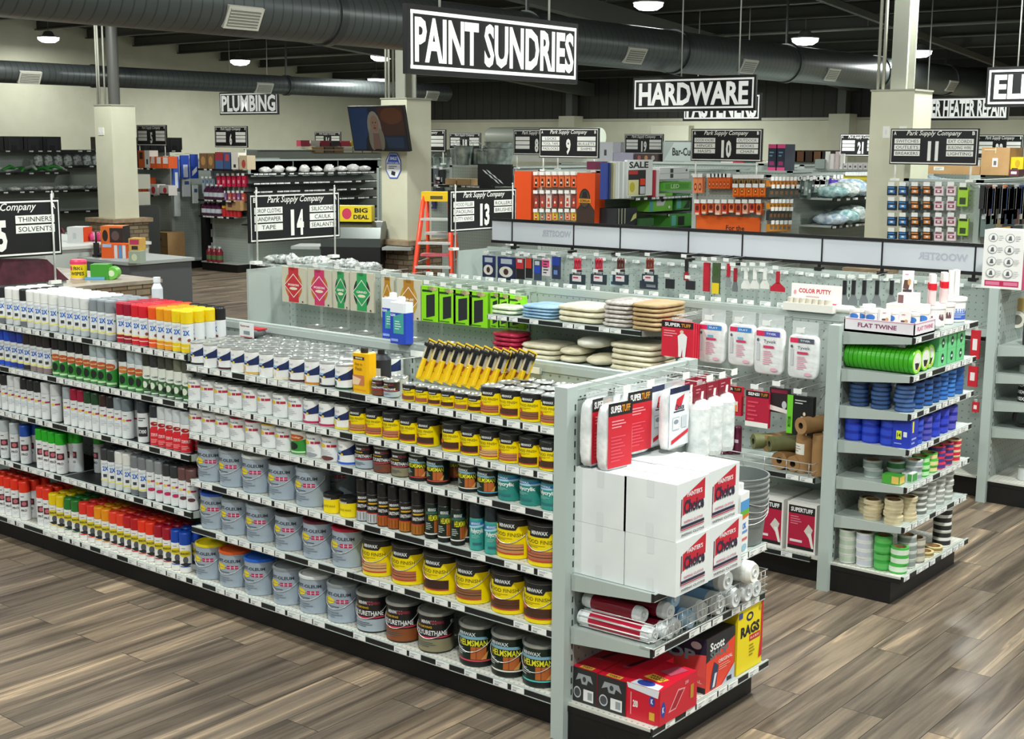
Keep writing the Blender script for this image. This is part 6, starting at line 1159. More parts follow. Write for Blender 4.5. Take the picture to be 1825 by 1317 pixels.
# ------------------------------------------------------------------ far aisles
PEGY = m_dots('pegboard_y', '#a3ada6', '#6e7872', (1, 2), .0508, .006); PEGF = m_dots('pegboard_far', '#a3ada6', '#6e7872', (0, 2), .0508, .006)
FARG = mat('#99a29b', .5); FSHELF = mat('#aab2ac', .5)
def far_unit(label, xa, xb, ya, yb, H=2.1, seed=0, shelves=(), side=(), depth=.4, ec=.25, grp=None):
    """run along Y; end face at ya looking -Y; side face at xb-.0 looking +X. shelves: z list on end face; side: (z, ya, yb, depth)"""
    r = root('tall_gondola', label, 'store shelving', (xa, ya, 0)); W = xb-xa; L = yb-ya
    ob('kick_base', MB().box(.02, -.3, 0, W-.02, 0, .15, BLACK).box(.02, 0, 0, W+.25, L, .15, BLACK), r)
    ob('end_panel', MB().box(.03, 0, .15, W-.03, .03, H-.03, PEGF), r); ob('side_panel', MB().box(W-.08, .06, .15, W-.05, L, H-.03, PEGY), r)
    for x in (0, W-.06): ob('end_post', MB().box(x, -.01, 0, x+.06, .06, H, STEEL), r)
    ob('top_rail', MB().box(0, -.01, H-.03, W, .06, H, STEEL).box(W-.1, .06, H-.03, W-.03, L, H, STEEL).box(0, .06, H-.06, W-.1, L, H-.05, FARG), r)
    ob('base_deck', MB().box(.02, -.32, .15, W-.02, 0, .17, FSHELF).box(W-.08, .06, .15, W+.32, L, .17, FSHELF), r)
    for i, z in enumerate(shelves):
        o = ob('shelf', MB().box(.03, -depth, z-.02, W-.03, 0, z, FSHELF).box(.03, -depth-.005, z-.035, W-.03, -depth+.008, z+.003, BLACK), r)
        for x, t in tags_for(W-.1, .6, random.Random(seed+i), (.06, .09)): ob('price_tag', price_tag_mesh(t), o, (.05+x, -depth-.005, z-.016))
    for i, (z, a, b, d) in enumerate(side):
        a -= ya; b -= ya
        o = ob('shelf', MB().box(W-.06, a, z-.02, W-.06+d, b, z, FSHELF).box(W-.07+d, a, z-.035, W-.055+d, b, z+.003, BLACK), r)
        for x, t in tags_for(b-a, .6, random.Random(seed+40+i), (.06, .09)): ob('price_tag', price_tag_mesh(t), o, (W-.055+d, a+x, z-.016), PI/2)
    return r
def fy(px0, py0, px1, py1, Y, t, col, name, label, cat, group=None, ops=[], panel=None, tagc=True):
    a, b = on_y(px0, py0, Y), on_y(px1, py1, Y); W, H = b.x-a.x, a.z-b.z
    m = MB().box(-W/2, 0, 0, W/2, t, H, col)
    if ops: sf = Flat((0, 0, 0), (1, 0, 0), (0, 0, 1), W, H); sf.off = .002; m.dec(sf, ops)
    ps = [('pack_body', m)]
    if panel is not None:
        h = MB().tube([(0, t, H+.01), (0, panel-Y+.005, H+.01)], .004, WIRE, 4)
        if tagc: h.box(-.035, -.02, H+.0, .035, -.015, H+.045, TAGW).tube([(0, -.02, H+.03), (0, panel-Y+.005, H+.03)], .003, WIRE, 4)
        ps.append(('peg_hook', h)); return put(proto(*ps), name, label, cat, ((a.x+b.x)/2, Y, b.z), 0, group)
    return put(single(m), name, label, cat, ((a.x+b.x)/2, Y, b.z), 0, group)
def fx(px0, py0, px1, py1, X, t, col, name, label, cat, group=None, ops=[], panel=None, tagc=False):
    a, b = on_x(px0, py0, X), on_x(px1, py1, X); W, H = b.y-a.y, a.z-b.z
    m = MB().box(-t, -W/2, 0, 0, W/2, H, col)
    if ops: sf = Flat((0, 0, 0), (0, 1, 0), (0, 0, 1), W, H); sf.off = .002; m.dec(sf, ops)
    if panel is not None:
        h = MB().tube([(-t, 0, H+.01), (panel-X-.005, 0, H+.01)], .004, WIRE, 4)
        if tagc: h.box(.015, -.035, H, .02, .035, H+.045, TAGW).tube([(.02, 0, H+.03), (panel-X-.005, 0, H+.03)], .003, WIRE, 4)
        return put(proto(('pack_body', m), ('peg_hook', h)), name, label, cat, (X, (a.y+b.y)/2, b.z), 0, group)
    return put(single(m), name, label, cat, (X, (a.y+b.y)/2, b.z), 0, group)
# number 11 aisle: carded switches
u11 = far_unit('number 11 gondola with carded switches on its end and tools on its side', -5.93, -5.08, 14.1, 16.2, 2.12, 11)
colx = [1589, 1609, 1630.6, 1652, 1673, 1695]; rowy = [340, 366.5, 394.5, 421]
cc = [('#182236', '#3a8ad0', 'black and blue'), ('#182236', '#3a8ad0', 'black and blue'), ('#231c1a', '#e08a3a', 'black and orange'), ('#231c1a', '#e08a3a', 'black and orange'), ('#e8dce0', '#a04a6a', 'white and mauve'), ('#e8dce0', '#a04a6a', 'white and mauve')]
for j, y in enumerate(rowy):
    for i, x in enumerate(colx):
        c, c2, nm = cc[i]; fy(x-7.5, y-8.5, x+7.5, y+8.5, 14.0, .03, c, 'switch_card', '%s carded switch, %s column from the cream column, %s row' % (nm, nth(i), nth(j)), 'card', 'carded switches', [('r', -.7, .25, .7, .6, c2), ('r', -.3, .35, .3, .55, '#e9e4dc'), ('r', -.8, .75, .6, .9, c2)], 14.1)
for k, (y0, y1) in enumerate(((333, 368), (389, 420))): fy(1708, y0, 1724, y1, 14.0, .03, '#a8d83a', 'switch_card', 'tall lime green card, %s row of the switch rack' % nth(k), 'card', 'tall lime green cards', [('r', -.6, .1, .6, .45, '#3a4a2a'), ('r', -.8, .85, .8, .98, '#22301a')], 14.1)
ux = -4.98
for i in range(24):
    px = 1752+i*3.2; c = ['#1d2024', '#2a4a8a', '#c9ccd0', '#3a3026', '#d8823a', '#1f2226', '#e0d8c8', '#5a2a2a'][(i*5) % 8]
    fx(px, 330+(i % 3)*3, px+2.6, 372+(i % 4)*9, ux, .03, c, 'hand_tool', '%s-toned hand tool, %s from the carded switches on the side rack' % (('black', 'blue', 'silver', 'brown', 'orange', 'dark', 'cream', 'maroon')[(i*5) % 8], nth(i)), 'tool', 'hand tools on the side rack', [], -5.13)
for i, (x0, y0, x1, y1, c, n_) in enumerate(((1757, 385, 1772, 420, '#6a7f7c', 'grey bagged tool'), (1775, 390, 1785, 425, '#9a8a6a', 'tan pouch'), (1788, 375, 1808, 402, '#1f2a44', 'navy pouch'), (1786, 404, 1800, 416, '#e0b83a', 'yellow coiled strap'), (1805, 404, 1822, 416, '#2a2c30', 'black pouch'))): fx(x0, y0, x1, y1, ux, .05, c, 'tool_pouch', n_+' hanging low on the side rack', 'pouch', None, [], -5.13)
# top stock above number 11
def onb(px0, px1, py_top, Y, z0, d, col, name, label, cat, group=None, ops=[]):
    a = xat(px0, Y, z0); b = xat(px1, Y, z0); H = on_y((px0+px1)/2, py_top, Y).z-z0
    m = MB().box(0, 0, 0, b-a, d, H, col)
    if ops: sf = Flat(((b-a)/2, 0, 0), (1, 0, 0), (0, 0, 1), b-a, H); sf.off = .002; m.dec(sf, ops)
    return put(single(m), name, label, cat, (a, Y, z0), 0, group)
br = far_unit('shelving row behind number 11 with brown cartons on top', -6.0, -3.2, 16.6, 17.6, 2.12, 12)
onb(1652, 1746, 296, 16.55, 2.121, .4, CARD, 'shipping_carton', 'long brown carton under the number 11 sign', 'carton', None, [('r', -.75, .45, -.35, .9, '#e4e2da'), ('L', -.7, .5, -.4, .8, 2, '#8a8a84')])
onb(1747, 1797, 263, 16.5, 2.121, .45, CARD, 'shipping_carton', 'tall brown carton with white sticker beside the number 11 sign', 'carton', None, [('r', -.2, .3, .2, .62, '#e8e6de'), ('r', -.1, .36, .1, .52, '#6a6a66'), ('r', -.03, .8, .03, 1, '#d8c8a0'), ('L', -.8, .88, .6, .95, 1, '#e8d8b8')])
onb(1800, 1822, 280, 16.55, 2.121, .3, '#e8c81e', 'power_tool', 'yellow and black power tool box beside the tall carton', 'tool', None, [('r', -.8, .1, .2, .4, '#22242a'), ('e', .1, .65, .4, .2, '#c8a010'), ('r', -1, .0, 1, .08, '#22242a')])
onb(1798, 1815, 302, 16.2, 2.121, .2, '#5a2430', 'power_tool', 'maroon and black tool box in front of the yellow one', 'tool', None, [('r', -.6, .3, .6, .7, '#d8d0d0')])
# number 10 aisle
u10 = far_unit('number 10 gondola with orange hooked tools and shelves of bags', -8.65, -7.62, 14.2, 19.3, 2.12, 13, side=((1.83, 15.1, 19.1, .45), (1.5, 15.1, 19.1, .45)))
ob('orange_header', MB().box(.08, -.03, 1.45, .95, -.01, 1.62, '#e8641c'), u10); f = MB(); f.dec(Flat((.62, -.031, 1.45), (1, 0, 0), (0, 0, 1), .5, .17), [('t', 'For the', 0, .2, 1.0, .35, .02, '#3a1c10')]); ob('orange_header_lettering', f, u10)
hooks_o = [(1239, 322, 7), (1254, 322, 7)]
for i in range(8): fy(1236+i*8.2 if i < 2 else 1262+(i-2)*6.6, 316, 1243+i*8.2 if i < 2 else 1267.5+(i-2)*6.6, 336 if i > 1 else 344, 14.08, .06, '#e2601a' if i > 1 else '#e88a5a', 'orange_tool', 'orange hooked tool, %s along the top row of number 10' % nth(i), 'tool', 'orange tools, top row', [('e', 0, .4, .6, .25, '#8a3410'), ('e', 0, .4, .35, .12, '#f0a070')], 14.2)
for i in range(6): fy(1308+i*9, 318, 1315.5+i*9, 333, 14.08, .06, '#8a6a3a', 'orange_tool', 'bronze hooked tool, %s along the top row of number 10' % nth(i), 'tool', 'bronze tools, top row', [('e', 0, .5, .5, .3, '#2a2018'), ('r', -.5, 0, .5, .2, '#e2701a')], 14.2)
for i in range(5): fy(1306+i*12, 334, 1316+i*12, 351, 14.08, .06, '#ee7418', 'orange_tool', 'orange coiled tool, %s along the second row of number 10' % nth(i), 'tool', 'orange coiled tools', [('e', -.1, .6, .5, .25, '#7a3008'), ('e', -.1, .6, .28, .12, '#f8b060'), ('r', -.6, .0, .8, .16, '#c04808')], 14.2)
for i in range(10): fy(1238+i*12.2, 362, 1247+i*12.2, 383-(i % 3)*2, 14.08, .06, ('#d8442a', '#e06a2a', '#c8502a', '#e8a080')[i % 4], 'orange_tool', 'red-orange hooked tool, %s along the lower row of number 10' % nth(i), 'tool', 'red-orange tools, lower row', [('e', 0, .6, .6, .25, '#5a1c10'), ('r', -.7, .0, .7, .2, '#f0d0c0')], 14.2)
SX = -7.52; sp_ = -7.67
for j, (y0, y1, c, n_, N, w_) in enumerate(((322, 332, '#e08a2a', 'orange', 8, 6), (336, 351, '#39413f', 'charcoal', 6, 8), (362, 372, '#d8922a', 'amber', 6, 6), (376, 392, '#2c3234', 'black', 6, 6), (400, 412, '#d08a2a', 'ochre', 5, 7))):
    for i in range(N): fx(1371+i*(w_+.8), y0, 1371+i*(w_+.8)+w_, y1, SX, .04, c, 'hardware_pack', '%s hardware pack, %s from the corner, %s row down' % (n_, nth(i), nth(j)), 'pack', n_+' hardware packs', [('r', -.6, .3, .6, .7, '#7a5020' if 'a' in n_ else '#6a7270')], sp_, True)
for i in range(9): fx(1422+i*6, 320+(i % 2)*2, 1427+i*6, 338+(i % 4)*5, SX, .04, ('#5a6a66', '#3a4644', '#8a9892')[i % 3], 'hardware_pack', 'grey-green clip pack, %s past the orange packs' % nth(i), 'pack', 'grey-green clip packs', [('r', -.4, .3, .5, .5, '#c9d0cc')], sp_, True)
fx(1452, 321, 1460, 334, SX, .04, '#e85a90', 'hardware_pack', 'pink carded pack hanging before the upright', 'pack', None, [('r', -1, 0, 1, .4, '#f0e8e4')], sp_, True); fx(1462, 321, 1470, 334, SX, .04, '#e85a90', 'hardware_pack', 'pink carded pack hanging beside its twin', 'pack', None, [('r', -1, 0, 1, .4, '#f0e8e4')], sp_, True)
for i in range(3): fx(1482+i*6.5, 318, 1487.5+i*6.5, 335, SX, .04, '#5a3ab0', 'hardware_pack', 'purple carded pack, %s past the upright' % nth(i), 'pack', 'purple carded packs', [('r', -1, 0, 1, .25, '#e0306a'), ('r', -1, .85, 1, 1, '#efe8ea')], sp_, True)
for i in range(9): fx(1504+i*4.8, 313, 1508+i*4.8, 328, SX, .04, '#cdb81a', 'hardware_pack', 'yellow carded pack, %s near the cream column' % nth(i), 'pack', 'yellow carded packs', [('r', -.8, .1, .8, .4, '#8a7a10')], sp_, True)
BAGM = [m_noise('bag_teal', '#6f9ea0', '#c0dada', 14, .2, bump=.9), m_noise('bag_grey', '#8f9c9a', '#dfe8e4', 16, .2, bump=.9), m_noise('bag_blue', '#8aa8c0', '#dbe6ec', 15, .2, bump=.9)]
for j, (z, ys0) in enumerate(((1.83, 15.15), (1.5, 15.15))):
    for i in range(14):
        m = MB().pillow(0, 0, .07, .21, .13, .07+.02*(i % 3), BAGM[(i+j*2) % 3], 12, 8, 2.6, i+30*j, .12)
        put(single(m), 'parts_bag', 'crinkled clear parts bag, %s from the corner, %s shelf' % (nth(i), ('upper', 'lower')[j]), 'bag', (-7.35+.02*(i % 2), ys0+.16+i*.27, z+.001+.02*(i % 3)), R.uniform(-.4, .4), 'clear parts bags on number 10')
# number 9 aisle, orange glue rack
u9 = far_unit('number 9 gondola end with orange glue rack', -11.0, -10.0, 14.16, 18.1, 2.12, 14, side=((1.79, 14.3, 17.2, .5), (1.88, 17.2, 18.1, .42), (1.55, 15.2, 18.1, .42)))
ORG = mat('#e2501c', .4)
P0 = on_y(918, 305, 14.0); P1 = on_y(950, 395, 14.0); Q0 = on_y(1030, 308, 13.95); Q1 = on_y(1061, 400, 13.95)
m = MB().box(P0.x, 13.99, 1.45, P0.x+.28, 14.15, P0.z, ORG); r = root('glue_rack', 'orange display rack with a dark ape emblem panel holding glue packs', 'display rack', (P0.x, 14.0, 1.45)); ob_ = ob; ob = lambda n_, m_, p_: (setattr(m_, 'v', [(a_-P0.x, b_-14.0, c_-1.45) for a_, b_, c_ in m_.v]), ob_(n_, m_, p_))[1]; ob('wing_panel', m, r)
m = MB().box(Q0.x, 13.93, 1.45, Q1.x, 14.15, Q0.z, ORG); W, H = Q1.x-Q0.x, Q0.z-1.45; sf = Flat(((Q0.x+Q1.x)/2, 13.93, 1.45), (1, 0, 0), (0, 0, 1), W, H); sf.off = .002
m.dec(sf, [('p', [(-1, 0), (1, 0), (1, .28), (.3, .45), (-.3, .45), (-1, .28)], '#3a2a22'), ('e', -.1, .5, .6, .2, '#22201e'), ('e', -.1, .5, .5, .16, '#4a3a28'), ('r', -.75, .42, .6, .5, '#d8902a'), ('t', 'GORILLA', -.08, .46, 1.1, .05, .03, '#2a1c10'), ('p', [(-.4, .52), (.2, .52), (.1, .64), (-.3, .64)], '#17181a')]); ob('wing_panel', m, r)
ob('rack_back', MB().box(P0.x+.28, 14.1, 1.45, Q0.x, 14.15, P0.z, mat('#d8d4c8')), r); ob = ob_
for j, (y0, y1, c) in enumerate(((312, 334, '#e2602a'), (345, 371, '#8a4038'), (378, 393, '#c8903a'))):
    for i in range(7): fy(951+i*11.2, y0, 960+i*11.2, y1-(i % 2), 13.98, .04, ('#e2602a', '#d86a3a', '#e07a4a')[i % 3] if j == 0 else (('#7a3a34', '#8a4a40', '#d8c8c0')[i % 3] if j == 1 else ('#d8b83a', '#7a9a8a', '#e0a080')[i % 3]), 'glue_pack', 'carded glue pack, %s from the orange wing, %s row' % (nth(i), nth(j)), 'pack', 'carded glue packs', [('p', [(-.5, .1), (.5, .1), (.3, .7), (-.3, .7)], '#2a1c18' if j == 0 else '#c8402a'), ('r', -.3, .3, .3, .45, '#f0e0d0')], 14.1)
SX9 = -9.55
fx(1063, 288, 1082, 302, -9.9, .15, '#6a2040', 'small_bin', 'maroon box on the corner above the glue rack', 'box', None, [('r', -.3, .3, .3, .7, '#c9b8c0')])
m_white = '#dfe4e2'
def leaner(px, y0, y1, w_, c, label, rz=.25, name='sheet_panel'):
    Y_ = on_x(px, y1, SX9).y; z1 = on_x(px, y0, SX9).z; z0 = 1.791
    m = MB().box(-.1, -w_/2, 0, 0, w_/2, z1-z0, c); o = put(single(m), name, label, 'panel', (SX9, Y_, z0), 0, 'upright sheets on the sale shelf'); return o
for i in range(4): leaner(1082+i*4, 290, 349, .03, ['#2a3f8a', '#22306a', '#7a7f6a', '#c8c09a'][i], ('blue', 'navy', 'olive', 'tan')[i]+' upright sheet at the start of the sale shelf')
for i in range(7): leaner(1098+i*4.2, 288, 348, .045, ['#cfd6d2', '#dfe4e0', '#b9c4c0', '#e8ecea'][i % 4], 'pale upright sheet, %s before the sale card' % nth(i))
fx(1118, 285, 1162, 348, SX9+.005, .04, '#e4e8e6', 'sale_card', 'white display card reading SALE on the shelf beside number 9', 'sign', None, [('t', 'SALE', -.1, .86, 1.5, .18, .03, '#17181a'), ('r', -.9, .03, .45, .72, '#1d1a1c'), ('r', -.9, .03, -.1, .45, '#d8d49a'), ('e', -.6, .25, .2, .14, '#b8b02a'), ('r', .0, .3, .4, .48, '#e8401c'), ('r', 0, .05, .4, .26, '#c9cdd0'), ('r', -.9, .6, -.2, .7, '#b82a2a')])
leaner(1166, 303, 347, .06, '#b8263a', 'red and black upright sheet just past the sale card'); leaner(1172, 303, 347, .06, '#e8e4e2', 'white upright sheet past the red one')
for i, (x0, y0, x1, y1, X_, c, n_, ops) in enumerate(((1176, 299, 1228, 318, -9.6, '#e0e4e2', 'stacked white fixture cartons above the green boxes', [('r', -.3, .55, -.1, .9, '#3a3e42'), ('r', -.3, .1, -.1, .45, '#3a3e42'), ('r', -1, .49, 1, .51, '#8a8f90'), ('e', .8, .75, .06, .1, '#5a5e60')]), (1183, 325, 1232, 338, -9.62, '#5fb03a', 'long green carton on the upper side shelf', [('r', -.9, .2, .8, .8, '#4c9a2c'), ('t', 'LED', -.2, .5, .6, .5, .02, '#c8e8b0')]),
    (1158, 345, 1198, 375, -9.6, '#6fb83a', 'green and teal picture carton on the middle side shelf', [('r', -1, 0, -.7, 1, '#4aa0a0'), ('p', [(-.4, .3), (.2, .3), (.4, .6), (.3, .95), (-.4, .95)], '#c9ccc8'), ('e', .1, .6, .15, .1, '#4a3a40'), ('e', .7, .2, .1, .08, '#e8f0e0')]), (1205, 346, 1230, 373, -9.62, '#3f8a3a', 'dark green picture carton beside the teal one', [('r', -.9, .1, -.3, .95, '#5ab0a0'), ('p', [(0, .1), (.9, .1), (.9, .7)], '#1f2a20')]),
    (1195, 382, 1232, 402, -9.62, '#4a9a3a', 'green carton on the lowest side shelf', [('r', -.9, .1, -.5, .9, '#6ac0b0'), ('r', -.3, .1, .3, .8, '#1f2420')]), (1140, 390, 1165, 402, -9.62, '#3a6a3a', 'dim green carton low beside the tray rack', []), (1100, 372, 1135, 400, -9.65, '#22262a', 'black open tray rack below the sale shelf', [('r', -.9, .1, -.8, 1, '#9aa08a'), ('r', -.6, .1, -.5, 1, '#9aa08a'), ('r', -.3, .1, -.2, 1, '#9aa08a'), ('p', [(.3, .2), (.9, .4), (.9, .7), (.6, .6)], '#c8c87a')]))):
    z = on_x((x0+x1)/2, y1, X_).z; fx(x0, y0, x1, y1, X_, .3, c, 'shelf_carton', n_, 'carton', None, ops)
# far boxes and objects above number 9 and 19
uf = far_unit('distant gondola under the number 19 sign', -15.9, -11.6, 22.9, 24.6, 2.1, 20, shelves=(1.7,)); 
for i, (x0, x1, yt, c, n_, ops) in enumerate(((1064, 1092, 253, '#e9ecf2', 'tall white carton left of the number 19 sign', [('r', -.1, .3, .2, .6, '#5a5a64')]), (1093, 1128, 272, '#c9c6dc', 'lavender carton below the number 19 sign', []), (1131, 1172, 274, '#5a4a48', 'row of dark small packs below the number 19 sign', [('e', -.6, .5, .15, .3, '#c86a6a'), ('e', 0, .5, .15, .3, '#d8a06a'), ('e', .6, .5, .15, .3, '#c9c4c0')]), (1184, 1219, 251, '#2c3232', 'black charcoal grill box behind the number 19 sign', [('r', -.9, .5, .9, .85, '#6a7674'), ('e', -.3, .65, .12, .12, '#17181a'), ('e', .7, .65, .12, .12, '#17181a')]), (1220, 1240, 253, '#dfe2d6', 'white carton by the number 10 sign', [('e', -.4, .5, .15, .12, '#3a3e40')]))):
    onb(x0, x1, yt, 22.85, 2.101, .4, c, 'top_stock_carton', n_, 'carton', None, ops)
m = MB().box(0, 0, 0, 1.05, .03, .32, '#8a9490'); m.dec(Flat((.52, 0, 0), (1, 0, 0), (0, 0, 1), 1.05, .32), [('p', [(-.95, .05), (.7, .05), (.95, .95), (-.6, .95)], '#a3ada9'), ('t', 'Bar-Cue Grills', 0, .5, 1.3, .4, .03, '#1c2022')]); q = on_y(1181, 288, 18.5)
put(single(m), 'grill_banner', 'tilted grey banner with black lettering below the black grill box', 'sign', (q.x, 18.5, q.z), 0, None); struct('trim_60', MB().box(q.x, 18.52, 1.9, q.x+1.0, 18.6, q.z+.02, FARG)) if False else None
uf2 = far_unit('distant gondola between the number 9 and number 10 signs', q.x-.4, q.x+1.8, 18.49, 19.2, q.z-.003, 21)
for i in range(7): onb(1222+i*21, 1240+i*21, 288-(i % 2)*2, 20.5, 2.101, .3, ('#c8b83a', '#c8404a', '#d8d4c8', '#e8e4e0', '#b83a4a', '#4a5a5a', '#d8d0b8')[i], 'top_stock_pack', 'small coloured top stock pack, %s below the number 10 sign' % nth(i), 'pack', 'small top stock packs')
uf3 = far_unit('distant gondola row behind the number 10 sign', -13.2, -11.2, 20.6, 22, 2.1, 22)
for i in range(2): onb(1368+i*16, 1382+i*16, 257, 17.5, 2.101, .3, '#2a3444', 'pink_header_box', 'dark blue and pink box, %s beside the number 10 sign' % ('first', 'second')[i], 'box', 'dark blue and pink boxes', [('r', -1, .85, 1, 1, '#e8508a'), ('r', -1, 0, 1, .12, '#e8508a'), ('L', -.6, .5, .6, .75, 2, '#7aa0b8'), ('r', -.6, .2, .6, .35, '#a83a7a')])
uf4 = far_unit('gondola holding the dark blue and pink boxes', -9.9, -9.02, 17.45, 18.2, 2.1, 23)
for i in range(5): onb(1402+i*15, 1420+i*15, 268+2*(i % 2), 25, 2.13, .4, ('#5a3a22', '#6a4428', '#3a2a1c', '#74502e', '#2c2620')[i], 'top_stock_pack', 'brown bundled stock, %s on the distant row past number 10' % nth(i), 'pack', 'brown bundled stock')
uf5 = far_unit('distant gondola row carrying brown bundled stock', -15.5, -10.6, 25.1, 26.5, 2.13, 24)
for i in range(4): onb(1470+i*9, 1476+i*9, 270+4*(i % 2), 19.5, 2.101, .05, ('#e4e4dc', '#e8e2e0', '#d8c8c8', '#eceae4')[i], 'long_tube', 'pale upright tube, %s left of the number 21 sign' % nth(i), 'tube', 'pale upright tubes')
uf6 = far_unit('distant gondola holding pale tubes by the number 21 sign', -10.85, -7.2, 19.5, 23, 2.1, 25)
onb(1452, 1469, 284, 19.46, 2.101, .3, '#93a09a', 'grey_bin', 'plain grey bin on the number 21 row', 'bin')
for i in range(6): onb(1502+i*9, 1510+i*9, 291, 19.5, 2.101, .2, '#e9e6e2', 'white_pack', 'small white pack, %s under the number 21 sign' % nth(i), 'pack', 'small white packs', [('r', -.4, .3, .4, .6, '#6a5a6a')])
# galvanized tubs row and number 8
u8 = far_unit('number 8 gondola with tan panels and leaning black rack', -14.65, -13.3, 16.5, 21.5, 2.1, 15, shelves=(1.8,), depth=.45)
GAL = m_noise('galvanized_metal', '#8d9996', '#c3cfca', 9, .3, .75)
def galv(kind, s_=1.):
    m = MB(); 
    if kind == 'tub': m.lathe([(.24*s_, 0), (.27*s_, .08*s_), (.275*s_, .09*s_), (.29*s_, .2*s_), (.295*s_, .21*s_), (.31*s_, .32*s_), (.325*s_, .33*s_), (.31*s_, .325*s_), (.24*s_, .02)], GAL, 28, cap1=False)
    else: m.lathe([(.12*s_, 0), (.16*s_, .3*s_), (.17*s_, .31*s_), (.16*s_, .3*s_), (.12*s_, .01)], GAL, 24, cap1=False); m.tube([(.165*s_*math.cos(a), 0, .3*s_+.12*s_*math.sin(a)) for a in [PI*t/10 for t in range(11)]], .006, GAL)
    return single(m)
for i, (px, k, s_, Y_, n_) in enumerate(((816, 'pail', .8, 16.9, 'galvanized pail nearest the column side'), (826, 'pail', 1., 16.7, 'tall galvanized pail before the number 18 sign'), (848, 'pail', .9, 16.95, 'galvanized pail with raised handle between pail and tubs'), (862, 'pail', .75, 16.7, 'small galvanized pail beside the round tubs'), (888, 'tub', .85, 16.9, 'lowest ribbed galvanized tub under the number 8 sign'))):
    put(galv(k, s_), 'galvanized_'+k, n_, k, (xat(px, Y_, 2.2), Y_, 2.101+.0), i*.7, 'galvanized pails and tubs')
put(galv('tub', .78), 'galvanized_tub', 'upper ribbed galvanized tub nested in the lowest one', 'tub', (xat(890, 16.9, 2.3), 16.9, 2.101+.12), 0, 'galvanized pails and tubs')
for i in range(3): put(galv('pail', .55), 'galvanized_pail', 'small pail, %s behind the half hidden aisle sign' % nth(i), 'pail', (xat(766+i*14, 17.6, 2.1), 17.6, 2.04+.0), i, 'small pails by the column')
far_unit('gondola half hidden behind the television column', -17.2, -15.35, 17.4, 22, 2.035, 16)
for i, (x0, x1, y0, y1, c, n_) in enumerate(((761, 769, 300, 325, '#2c3236', 'dark tool'), (772, 781, 300, 322, '#5a6468', 'steel tool'), (783, 791, 302, 330, '#22262a', 'black tool'), (764, 770, 327, 333, '#4a1a2a', 'maroon pack'), (776, 788, 320, 328, '#5a1a34', 'wide maroon pack'), (762, 772, 334, 350, '#7a848a', 'grey pack'), (776, 789, 334, 352, '#2a3038', 'charcoal pack'), (762, 775, 356, 372, '#3a3f6a', 'violet pack'))): fy(x0, y0, x1, y1, 17.3, .05, c, 'hanging_tool', n_+' hanging between the column and the tubs', 'tool', None, [('r', -.3, .2, .3, .5, '#9aa4a8')], 17.4)
def wood(px0, px1, y0, y1, l_, i):
    a, b = on_y(px0, y1, 16.2), on_y(px1, y0, 16.2); m = MB().box(0, 0, 0, b.x-a.x, .3, .1, '#c9a878'); put(single(m), 'wood_sheet', l_, 'board', (a.x, 16.1, 1.8+.001+.1*0+.0), 0, 'tan boards on number 8', rot=None)
wood(801, 820, 303, 320, 'tan boxed board nearest the post', 0); wood(822, 845, 306, 322, 'tan boxed board beside the leaning black rack', 1)
q0, q1 = on_y(855, 292, 16.2), on_y(914, 320, 16.2); m = MB(); W = q1.x-q0.x; H = q0.z-1.802
m.prism([(0, 0), (.0, 0)][:0] or [(0, 0), (W, 0), (W, .05), (0, .05)], 0, H, '#15171a'); m.dec(Flat((W/2, 0, 0), (1, 0, 0), (0, 0, 1), W, H), [('p', [(-.6+.33*k+.12*j, .75-.2*k), (-.4+.33*k+.12*j, .68-.2*k), (-.2+.33*k+.12*j, .5-.2*k), (-.4+.33*k+.12*j, .58-.2*k)], '#dfe4e6') for k in range(3) for j in (-1, 1)])
put(single(m), 'spray_gun_display', 'black slanted display board with white pieces under the number 8 sign', 'display', (q0.x, 16.15, 1.802), 0)
# sandpaper-like drawers and boxes below (behind the 13 sign)
for i in range(3): onb(803+i*34, 832+i*34, 345, 16.15, .6+.0*i, .3, '#1d2022', 'black_bin', 'black parts bin, %s behind the number 13 sign' % nth(i), 'bin', 'black parts bins', [('L', -.8, .6, .8, .9, 2, '#c9ccc8')]) if False else None
for k, z in enumerate((1.45, 1.15, .85)):
    pass
for px_, Y_, n_ in ((829, 24.4, 'beyond the galvanized pails'), (584, 25.3, 'in the corner by the cream side wall'), (1782, 22.4, 'behind the tall brown carton')): x_ = xat(px_, Y_, 2.1); far_unit('distant gondola end '+n_, x_-.5, x_+.5, Y_-.06, Y_+1.2, 2.1, 50)
# pink exit sign
P_ = on_y(1197, 239, 28.6); m = MB().box(-.17, -.05, -.1, .17, .0, .1, mat('#ff9ac0', .4, 0, .6)); m.dec(Flat((0, -.05, -.1), (1, 0, 0), (0, 0, 1), .34, .2), [('t', 'EXIT', 0, .5, 1.2, .6, .03, mat('#e8306a', .4, 0, .8))])
put(single(m), 'exit_sign', 'glowing pink exit sign on the cream back wall', 'sign', (P_.x, 28.69, P_.z))
put(single(MB().lathe([(.09, 0), (.08, .08), (0, .1)], mat('#6a6a60', .5), 16, ax='y')), 'wall_speaker', 'small round wall fitting beside the pink exit sign', 'fitting', (P_.x+.45, 28.6, P_.z+.02))
# big duct-like hood (white roll) near number 8
q = on_y(873, 237, 26.5); put(single(MB().lathe([(.22, 0), (.24, .05), (.24, 3.4), (.22, 3.45)], mat('#a9b0a2', .4), 24, ax='x').box(.1, -.02, -.6, 3.4, .02, -.2, '#c9ccc0')), 'awning_roll', 'grey horizontal rolled awning by the back wall behind number 8', 'awning', (q.x, 26.5, q.z-.1))
bk = far_unit('distant gondola carrying the rolled awning', -19.8, -15.9, 26.3, 28, q.z-.72, 26)
